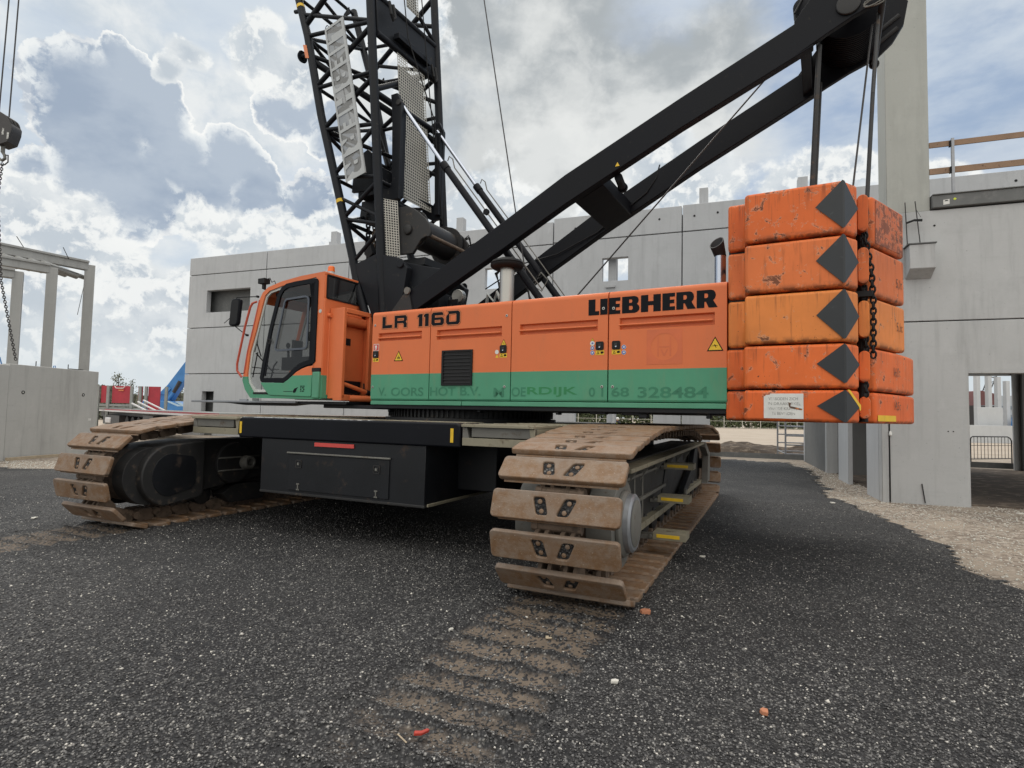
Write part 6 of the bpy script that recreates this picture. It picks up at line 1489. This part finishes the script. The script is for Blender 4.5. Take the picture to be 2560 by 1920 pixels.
m.path([(1.45, -.14, 2.58), (1.45, -.14, 2.66), (1.50, -.14, 2.67), (1.52, -.14, 2.58)], .012, 'lift_blue', 6); m.path([(-.35, -.14, 2.56), (-.3, -.14, 2.72), (-.16, -.14, 2.76), (-.1, -.14, 2.58)], .016, 'lift_blue', 6); m.box(2.0, 2.45, -.2, -.1, 2.60, 2.63, 'dark_steel')
build(m, 'lifting_loop', lw)
# portal frames behind it
pf = empty('portal_frame', (-17, 20, 0), 'row of three concrete columns carrying long concrete roof beams behind the left wall', 'building')
cols = [(V3(-16.55, 22.0, 0), 6.96), (V3(-16.37, 20.0, 0), 6.34), (V3(-16.69, 19.0, 0), 5.95)]
bd = V3(-.80, -.60, 0)
for (p, zt), w in zip(cols, (.27, .25, .23)):
    m = MB(); q = V3(.45, 0, 0)
    e1 = V3(.80, .60, 0)*w*.62; e2_ = V3(-.60, .80, 0)*w*.62; rr_ = [p-e1-e2_, p+e1-e2_, p+e1+e2_, p-e1+e2_]; m.loft([[(q_.x, q_.y, -.05) for q_ in rr_], [(q_.x, q_.y, zt) for q_ in rr_]], 'concrete_frame')
    build(m, 'column', pf, bevel=.015)
def beamfn(p, zt, h, tgt):
    m = MB(); e = Vector(tgt)-p; dn = e.normalized(); nn_ = V3(-dn.y, dn.x, 0)*.14
    vs = []
    for base_ in (p+dn*.10, p+e):
        for (o_, z) in ((-1, zt-h), (1, zt-h), (1, zt-.08), (1.4, zt-.08), (1.4, zt), (-1.4, zt), (-1.4, zt-.08), (-1, zt-.08)): vs.append((base_.x+nn_.x*o_, base_.y+nn_.y*o_, z))
    m.add(vs, [list(range(8))[::-1], list(range(8, 16))]+[(i, (i+1) % 8, 8+(i+1) % 8, 8+i) for i in range(8)], 'concrete_frame'); return build(m, 'roof_beam', pf, bevel=.01)
beamfn(cols[0][0], 7.10, .36, (-19.3, 17.5, 0)); beamfn(cols[1][0], 6.46, .33, (-18.6, 17.2, 0)); beamfn(cols[2][0], 6.02, .32, (-19.3, 16.4, 0))
m = MB()
for k in range(10): 
    f = k/10; p = cols[1][0]+(V3(-18.6, 17.2, 0)-cols[1][0])*(f+.05); m.lathe([(0, .09), (2.4, .09)], (p.x-.2, p.y+.1, 6.52), (cols[0][0]-cols[1][0]).normalized(), 'concrete_frame', 8)
build(m, 'hollow_core_slab', pf)
m = MB()
for k in range(3): m.tube((-16.9-.9*k, 21.4-.8*k, 7.0), (-16.2-.9*k, 20.2-.9*k, 7.15+.1*k), .012, 'dark_steel', 5)
m.tube((-16.6, 19.9, 6.5), (-16.75, 21.7, 6.55), .012, 'dark_steel', 5); m.tube((-16.72, 22, 6.3), (-16.85, 21.9, 5.0), .010, 'dark_steel', 5)
build(m, 'loose_rebar', pf)
# crane hook block with chain at the left edge
hk = empty('hook_block', (-14.75, 16, 8.4), 'red and white striped crane hook block hanging on two ropes at the left edge', 'hook block')
m = MB(); m.prism([(-15.1, 9.75), (-14.93, 9.92), (-14.62, 9.74), (-14.50, 9.6), (-14.40, 9.42), (-14.41, 9.25), (-14.50, 8.95), (-14.75, 8.86), (-15.1, 9.0)], lambda x, z: (x, 15.85, z), lambda x, z: (x, 16.2, z), 'rail_dark')
for k in range(3): m.lathe([(-.03, .30), (-.01, .27), (.01, .27), (.03, .30)], (-14.72, 15.9+k*.12, 9.45), (0, 1, 0), 'dark_steel', 24)
build(m, 'block_body', hk, bevel=.02)
m = MB()
for k in range(5): m.flat([(-15.1, 15.845, 9.75-k*.16), (-15.1, 15.845, 9.67-k*.16), (-14.80-.03*k, 15.845, 9.40-k*.16), (-14.78-.03*k, 15.845, 9.49-k*.16)], 'trailer_red' if k % 2 else 'decal_white')
for x, z in ((-14.64, 9.25), (-14.50, 9.13)): m.flat([(x-.03, 15.845, z-.1), (x+.03, 15.845, z-.1), (x+.04, 15.845, z+.08), (x-.02, 15.845, z+.1)], 'pale_text')
build(m, 'striped_plate', hk, recalc=False)
m = MB(); m.tube((-14.93, 16, 9.8), (-14.86, 16, 14), .018, 'rail_dark', 8); m.tube((-14.63, 16, 9.7), (-14.58, 16, 14), .018, 'rail_dark', 8); build(m, 'block_rope', hk)
m = MB(); m.tube((-14.74, 16, 8.95), (-14.74, 16, 8.7), .05, 'grey_steel', 12); m.path([(-14.74, 16, 8.7), (-14.68, 16, 8.62), (-14.66, 16, 8.52), (-14.74, 16, 8.46), (-14.83, 16, 8.52)], .04, 'grey_steel', 10); m.path([(-14.72, 16, 8.62), (-14.58, 16, 8.62), (-14.57, 16, 8.42), (-14.66, 16, 8.34), (-14.78, 16, 8.34)], .018, 'rail_dark', 8); build(m, 'hook', hk)
m = MB(); chain(m, [(-14.73, 16, 8.35), (-14.80, 16, 7.4), (-14.62, 16.1, 5.0), (-14.22, 16.3, 2.75)], .095, .0125, 'rail_dark')
label(build(m, 'sling_chain'), 'long thin dark sling chain hanging down to the left concrete wall', 'chain')

# flatbed trailer, red headboard rack, blue boom lift
tr = empty('flatbed_trailer', (-18, 27, 0), 'long low flatbed trailer with a red and white side rail behind the left track', 'trailer')
P, Q = V3(-27.5, 37.5, 0), V3(-9.5, 18.6, 0); e = (Q-P).normalized(); nn_ = V3(-e.y, e.x, 0)
def Tr(s_, w, z): return P+e*s_+nn_*w+Z*z
LT = (Q-P).length
m = MB(Tr); m.box(0, LT, 0, 2.5, 1.20, 1.345, 'trailer_grey'); build(m, 'load_bed', tr)
m = MB(Tr); m.box(0, LT, -.03, 0, 1.285, 1.335, 'trailer_red'); m.box(0, LT, -.03, 0, 1.20, 1.28, 'trailer_white'); build(m, 'side_rail', tr)
m = MB(Tr); m.box(0, LT, .5, 2.0, .85, 1.20, 'rail_dark'); m.box(4, 9, .05, .6, .45, 1.0, 'rail_dark'); m.box(15, 17, .0, .6, .5, 1.1, 'rail_dark'); build(m, 'chassis', tr)
for s_ in (10.5, 11.9, 13.3):
    m = MB(Tr); 
    pw = Tr(s_, .15, .5); m2 = MB(); m2.lathe([(0, .3), (.0, .5), (.3, .5), (.3, .3)], (pw.x, pw.y, .5), nn_, 'rubber', 24); build(m2, 'wheel', tr)
tk = MB(Tr); tk.box(5.2, 6.6, -.04, .3, .52, .86, 'trailer_white'); build(tk, 'tank', tr, bevel=.08, seg=3)
tk = MB(Tr); tk.box(18.2, 19.2, -.05, .1, .75, .95, 'decal_orange'); build(tk, 'marker_board', tr)
rk = empty('headboard_rack', (-23.5, 34, 0), 'rack of red panels between grey posts behind the trailer', 'rack')
for x0, x1 in ((-24.45, -24.1), (-23.8, -22.7), (-22.25, -22.0), (-21.65, -20.95)):
    m = MB(); m.box(x0, x1, 34.0, 34.06, 1.70 if x0 < -22 else 1.3, 2.72, 'trailer_red'); build(m, 'red_panel', rk)
m = MB()
for x in (-24.6, -24.0, -22.6, -22.1, -21.75, -20.55): m.box(x-.07, x+.08, 33.9, 34.0, 0, 2.72, 'trailer_grey')
for z in (1.3, 1.5): m.box(-24.6, -21.7, 33.95, 34.02, z, z+.14, 'trailer_grey')
m.box(-24.7, -20.5, 34, 34.3, -.05, .3, 'rail_dark'); m.path([(-23.6, 33.9, 2.68), (-23.5, 33.9, 2.58), (-23.1, 33.9, 2.58), (-23.0, 33.9, 2.68)], .025, 'decal_white', 6); m.box(-23.4, -23.1, 33.95, 33.99, 2.42, 2.5, 'decal_orange')
build(m, 'rack_post', rk)
for k in range(3):
    m = MB(); m.loft([[(-21.3, 33-k*.5, 1.92-k*.10), (-21.3, 33.12-k*.5, 1.92-k*.10), (-21.3, 33.12-k*.5, 1.86-k*.10), (-21.3, 33-k*.5, 1.86-k*.10)], [(-18.2, 31.2-k*.5, 1.02-k*.10), (-18.2, 31.32-k*.5, 1.02-k*.10), (-18.2, 31.32-k*.5, .95-k*.10), (-18.2, 31.2-k*.5, .95-k*.10)]], 'trailer_white')
    label(build(m, 'loading_ramp'), ['white sloping ramp beam behind the trailer, uppermost of three', 'white sloping ramp beam, middle one of three behind the trailer', 'white sloping ramp beam, lowest of three behind the trailer'][k], 'ramp', 'white ramp beams behind the trailer')
lf = empty('boom_lift', (-27, 45, 0), 'blue articulated boom lift with raised arm beside the hall corner', 'lift')
m = MB(); m.prism([(-29.1, .6), (-26.0, .6), (-25.3, 1.3), (-25.0, 1.55), (-27.0, 2.02), (-29.1, 2.0)], lambda x, z: (x, 45, z), lambda x, z: (x, 47.2, z), 'lift_blue'); build(m, 'counterweight_body', lf, bevel=.05)
m = MB(); m.flat([(-27.3, 44.99, 2.0), (-27.0, 44.99, 2.02), (-25.9, 44.99, 1.62), (-26.3, 44.99, 1.60)], 'lift_blue_pale'); m.flat([(-26.5, 44.98, 1.98), (-26.2, 44.98, 1.95), (-25.5, 44.98, 1.60), (-25.9, 44.98, 1.60)], 'lift_blue_pale')
m.box(-28.7, -28.0, 44.97, 44.99, 1.75, 1.80, 'lift_blue_pale'); build(m, 'pale_cover', lf, recalc=False)
m = MB(); m.prism([(-28.3, 2.0), (-27.2, 2.05), (-26.9, 2.6), (-25.0, 5.6), (-24.0, 7.2), (-24.6, 7.5), (-27.55, 3.3), (-28.35, 2.45)], lambda x, z: (x, 45.6, z), lambda x, z: (x, 46.2, z), 'lift_blue'); ab = build(m, 'lift_arm', lf, bevel=.03)
m = MB(); m.prism([(-28.1, 2.6), (-27.6, 2.5), (-27.2, 3.0), (-27.5, 3.25)], lambda x, z: (x, 45.5, z), lambda x, z: (x, 45.6, z), 'lift_blue'); m.lathe([(0, .3), (.4, .3)], (-28.4, 45.5, 2.35), (0, 1, 0), 'lift_blue', 20); build(m, 'arm_knuckle', lf)
m = MB(); m.tube((-27.35, 45.5, 2.1), (-26.95, 45.5, 2.7), .12, 'lift_blue', 12); m.tube((-26.95, 45.5, 2.7), (-26.5, 45.5, 3.6), .14, 'rail_dark', 12); build(m, 'lift_ram', lf)
m = MB(); m.box(-28.5, -26.2, 45.2, 47, .3, .62, 'rail_dark'); build(m, 'lift_chassis', lf)
for x in (-28.2, -26.4):
    m = MB(); m.lathe([(0, .3), (0, .45), (.4, .45), (.4, .3)], (x, 45, .42), (0, 1, 0), 'rubber', 20); build(m, 'lift_wheel', lf)

# ---- vegetation
def leaves(name, N, centre, rad, size, mat, parent=None, clump=14, lab=None, shape=None):
    C_ = np.array([shape() for _ in range(clump)]) if shape else np.random.normal(0, .5, (clump, 3))
    k_ = np.random.randint(0, clump, N); P_ = C_[k_]+np.random.normal(0, .16, (N, 3)); P_ = P_*np.array(rad)+np.array(centre)
    P_[:, 2] = np.maximum(P_[:, 2], .02)
    a = np.random.uniform(0, 2*PI, N); b_ = np.random.uniform(-1.2, 1.2, N); s_ = np.random.uniform(.5, 1, N)*size
    e1 = np.stack([np.cos(a), np.sin(a), np.sin(b_)*.6], -1)*s_[:, None]; e2 = np.stack([-np.sin(a)*.5, np.cos(a)*.5, np.cos(b_)], -1)*s_[:, None]*.8
    vs = np.stack([P_-e1, P_-e2*.6, P_+e1, P_+e2*.6], 1).reshape(-1, 3)
    fs = np.arange(N*4).reshape(-1, 4)
    me = bpy.data.meshes.new(name); me.from_pydata(vs.tolist(), [], fs.tolist()); me.materials.append(MATS[mat])
    o = bpy.data.objects.new(name, me); COL.objects.link(o)
    if parent: o.parent = parent; me.transform(Matrix.Translation(-WL[parent.name]))
    return o
def hedge(name, x0, x1, y, h, N, lab, mat='leaf_green', dy=5):
    P_ = []
    for _ in range(N):
        x = random.uniform(x0, x1); hh = h*(.72+.38*noise.noise(V3(x*.12, y*.1, 1))+.22*noise.noise(V3(x*.5, 3, 1)))
        z = hh*(1-random.random()**1.6*.98)*(1.0); P_.append((x, y+random.uniform(-1, 1)*dy*.5*(1.1-z/h*.6), max(.05, z)))
    P_ = np.array(P_); n = len(P_)
    a = np.random.uniform(0, 2*PI, n); s_ = np.random.uniform(.10, .28, n)
    e1 = np.stack([np.cos(a), np.sin(a), np.random.uniform(-.7, .7, n)], -1)*s_[:, None]; e2 = np.stack([np.random.uniform(-.4, .4, n), np.random.uniform(-.4, .4, n), np.ones(n)], -1)*s_[:, None]
    vs = np.stack([P_-e1, P_-e2, P_+e1, P_+e2], 1).reshape(-1, 3)
    me = bpy.data.meshes.new(name); me.from_pydata(vs.tolist(), [], np.arange(n*4).reshape(-1, 4).tolist()); me.materials.append(MATS[mat])
    o = bpy.data.objects.new(name, me); COL.objects.link(o); return label(o, lab, 'hedge', kind='stuff')
hedge('far_hedge', -62, -26, 66, 4.3, 14000, 'rough green and grey scrub far behind the trailer', 'leaf_grey')
hedge('site_hedge', -10, 75, 101, 4.4, 26000, 'long green hedge at the far end of the sandy site', 'leaf_green', 4)
def tree(x, y, h, lab, spread=.35, N=260):
    tr_ = empty('bare_tree', (x, y, 0), lab, 'tree', 'thin trees over the far scrub')
    m = MB(); m.tube((x, y, -.1), (x, y, h*.98), .10, 'bark', 6, .015)
    tips = []
    for k in range(26):
        z = h*(.35+.62*random.random()); a = random.uniform(0, 2*PI); l = h*spread*(1.05-z/h)*random.uniform(.7, 1.2)
        p = (x, y, z); q = (x+l*math.cos(a), y+l*math.sin(a), z+l*.8); m.tube(p, q, .035, 'bark', 4, .008); tips.append(q)
        for j in range(2):
            f = random.uniform(.4, .9); r_ = Vector(p)+(Vector(q)-Vector(p))*f; a2 = a+random.uniform(-1, 1); m.tube(tuple(r_), (r_.x+l*.4*math.cos(a2), r_.y+l*.4*math.sin(a2), r_.z+l*.45), .018, 'bark', 3, .006)
            tips.append((r_.x+l*.4*math.cos(a2), r_.y+l*.4*math.sin(a2), r_.z+l*.45))
    build(m, 'trunk', tr_)
    P_ = [Vector(random.choice(tips))+Vector((random.gauss(0, .15), random.gauss(0, .15), random.gauss(0, .18))) for _ in range(N)]
    vs = []; 
    for p in P_:
        s_ = random.uniform(.03, .075); a = random.uniform(0, 6.28); e1 = Vector((math.cos(a), math.sin(a), .3))*s_; e2 = Vector((.2, .1, 1))*s_
        vs += [p-e1, p-e2, p+e1, p+e2]
    me = bpy.data.meshes.new('crown'); me.from_pydata([tuple(v-V3(x, y, 0)) for v in vs], [], [list(range(4*i, 4*i+4)) for i in range(N)]); me.materials.append(MATS['leaf_grey'])
    o = bpy.data.objects.new('crown', me); COL.objects.link(o); o.parent = tr_
tree(-41.4, 60, 5.0, 'tallest thin bare tree, standing behind the red rack', .32, 420); tree(-40.0, 60, 4.2, 'small bare tree just right of the tallest thin tree', .3)
tree(-33.9, 60, 4.7, 'narrow bare tree left of the blue lift arm', .22, 300); tree(-35.4, 61, 4.0, 'short bare tree well left of the blue lift arm', .25); tree(-46.7, 61, 4.3, 'bare tree peeping over the end of the left concrete wall', .35)
tree(-30.2, 62, 4.6, 'bushy tree against the hall corner', .5, 700)
# welded mesh fence in front of the hedge
fn = empty('mesh_fence', (30, 94, 0), 'line of welded mesh site fencing in front of the far hedge', 'fence')
m = MB()
for k in range(26): m.tube((-4+k*3.0, 94, -.05), (-4+k*3.0, 94, 2.3), .05, 'stone_pale', 5)
build(m, 'fence_post', fn)
m = MB()
for z in (.15, 1.2, 2.25): m.tube((-4, 94, z), (71, 94, z), .03, 'stone_pale', 4)
build(m, 'fence_wire', fn)

# ---- person bending beyond the hall openings
pe = empty('person', (6.98, 38, 0), 'person in yellow vest and white helmet bending beyond the hall opening', 'person')
def skin(name, V_, E_, Rr, mat, parent, org):
    me = bpy.data.meshes.new(name); me.from_pydata(V_, E_, []); me.materials.append(MATS[mat])
    o = bpy.data.objects.new(name, me); COL.objects.link(o); o.parent = parent
    md = o.modifiers.new('skin', 'SKIN'); sv = me.skin_vertices[0].data
    for s_, r_ in zip(sv, Rr): s_.radius = r_
    sv[0].use_root = True; o.modifiers.new('sub', 'SUBSURF').levels = 1; o.modifiers['sub'].render_levels = 1
    return o
bv_ = [(0, 0, .88), (0, -.08, 1.02), (0, -.20, 1.18), (.02, -.28, 1.27), (.02, -.33, 1.35), (-.19, -.20, 1.16), (-.22, -.34, .95), (-.18, -.50, .82), (.20, -.20, 1.16), (.24, -.34, .95), (.20, -.50, .82),
       (-.10, 0, .80), (-.13, -.04, .46), (-.13, .03, .08), (-.13, -.10, .03), (.10, 0, .80), (.13, -.08, .46), (.13, .02, .08), (.13, -.11, .03), (-.17, -.58, .78), (.19, -.58, .78)]
be_ = [(0, 1), (1, 2), (2, 3), (3, 4), (2, 5), (5, 6), (6, 7), (2, 8), (8, 9), (9, 10), (0, 11), (11, 12), (12, 13), (13, 14), (0, 15), (15, 16), (16, 17), (17, 18), (7, 19), (10, 20)]
br_ = [(.15, .11), (.15, .11), (.16, .11), (.055, .055), (.08, .10), (.06, .06), (.045, .045), (.035, .035), (.06, .06), (.045, .045), (.035, .035), (.09, .09), (.06, .065), (.045, .05), (.04, .035), (.09, .09), (.06, .065), (.045, .05), (.04, .035), (.04, .02), (.04, .02)]
skin('body', bv_, be_, br_, 'trousers', pe, None)
skin('vest', [(0, -.03, .93), (0, -.09, 1.04), (0, -.19, 1.16), (0, -.23, 1.20)], [(0, 1), (1, 2), (2, 3)], [(.17, .13), (.18, .135), (.20, .135), (.12, .09)], 'vest_yellow', pe, None)
m = MB(); m.lathe([(0, .125), (.02, .13), (.03, .11), (.09, .09), (.125, .03)], (6.995, 37.65, 1.36), (0, -.2, 1), 'decal_white', 18); build(m, 'helmet', pe)
m = MB(); m.lathe([(-.12, .03), (-.09, .07), (0, .085), (.06, .08)], (6.995, 37.65, 1.36), (0, -.2, 1), 'skin', 14); build(m, 'face', pe)

# ---- litter on the gravel
def bit(name, x, y, pts, h, mat, lab, cat, rot=0, group=None):
    m = MB(); c_, s_ = math.cos(rot), math.sin(rot); P_ = [(x+p*c_-q*s_, y+p*s_+q*c_) for p, q in pts]
    m.prism(P_, lambda p, q: (p, q, .012), lambda p, q: (p+.004, q, .012+h), mat); label(build(m, name, bevel=.003), lab, cat, group)
ch_ = [(-.04, -.025), (.03, -.03), (.045, .01), (.01, .035), (-.035, .02)]
bit('brick_fragment', 1.046, 4.423, ch_, .03, 'brick', 'orange brick chip beside the front of the near track', 'brick chip', .3)
bit('brick_fragment', 1.313, 2.98, [(p*.6, q*.6) for p, q in ch_], .02, 'brick', 'small red brick chip on the gravel at lower right', 'brick chip', 1.3)
bit('wood_chip', .278, 3.91, [(-.02, -.022), (.02, -.02), (.022, .02), (-.018, .022)], .008, 'timber_pale', 'small square wood chip on the brown track print', 'wood chip', .1)
bit('torn_wrapper', -.39, 2.733, [(-.035, -.01), (0, -.018), (.04, .0), (.03, .016), (0, .004), (-.03, .014)], .014, 'scrap_red', 'crumpled red scrap on the gravel at bottom centre', 'scrap', .35)
bit('wood_splinter', -.47, 2.69, [(-.045, -.003), (.045, -.003), (.045, .003), (-.045, .003)], .004, 'timber_pale', 'thin pale splinter beside the crumpled red scrap', 'splinter', -.9)
for k, (x, y, s_, lb_) in enumerate(((.608, 3.284, .55, 'white pebble on the gravel right of the track print'), (-.386, 4.001, .4, 'white pebble at the left edge of the track print'), (-6.218, 7.559, 1.0, 'pale flat stone on the gravel at far left'), (2.09, 6.236, .6, 'pale chip on the gravel right of the near track'), (8.6, 9.7, 1.5, 'pale flat stone on the rubble by the annex wall'), (5.89, 10.5, 1.2, 'pale stone near the annex corner'))):
    bit('pale_stone', x, y, [(p*s_*(1+.2*(k % 2)), q*s_) for p, q in ch_], .016, 'stone_pale', lb_, 'stone', k*.9, 'pale stones lying about')
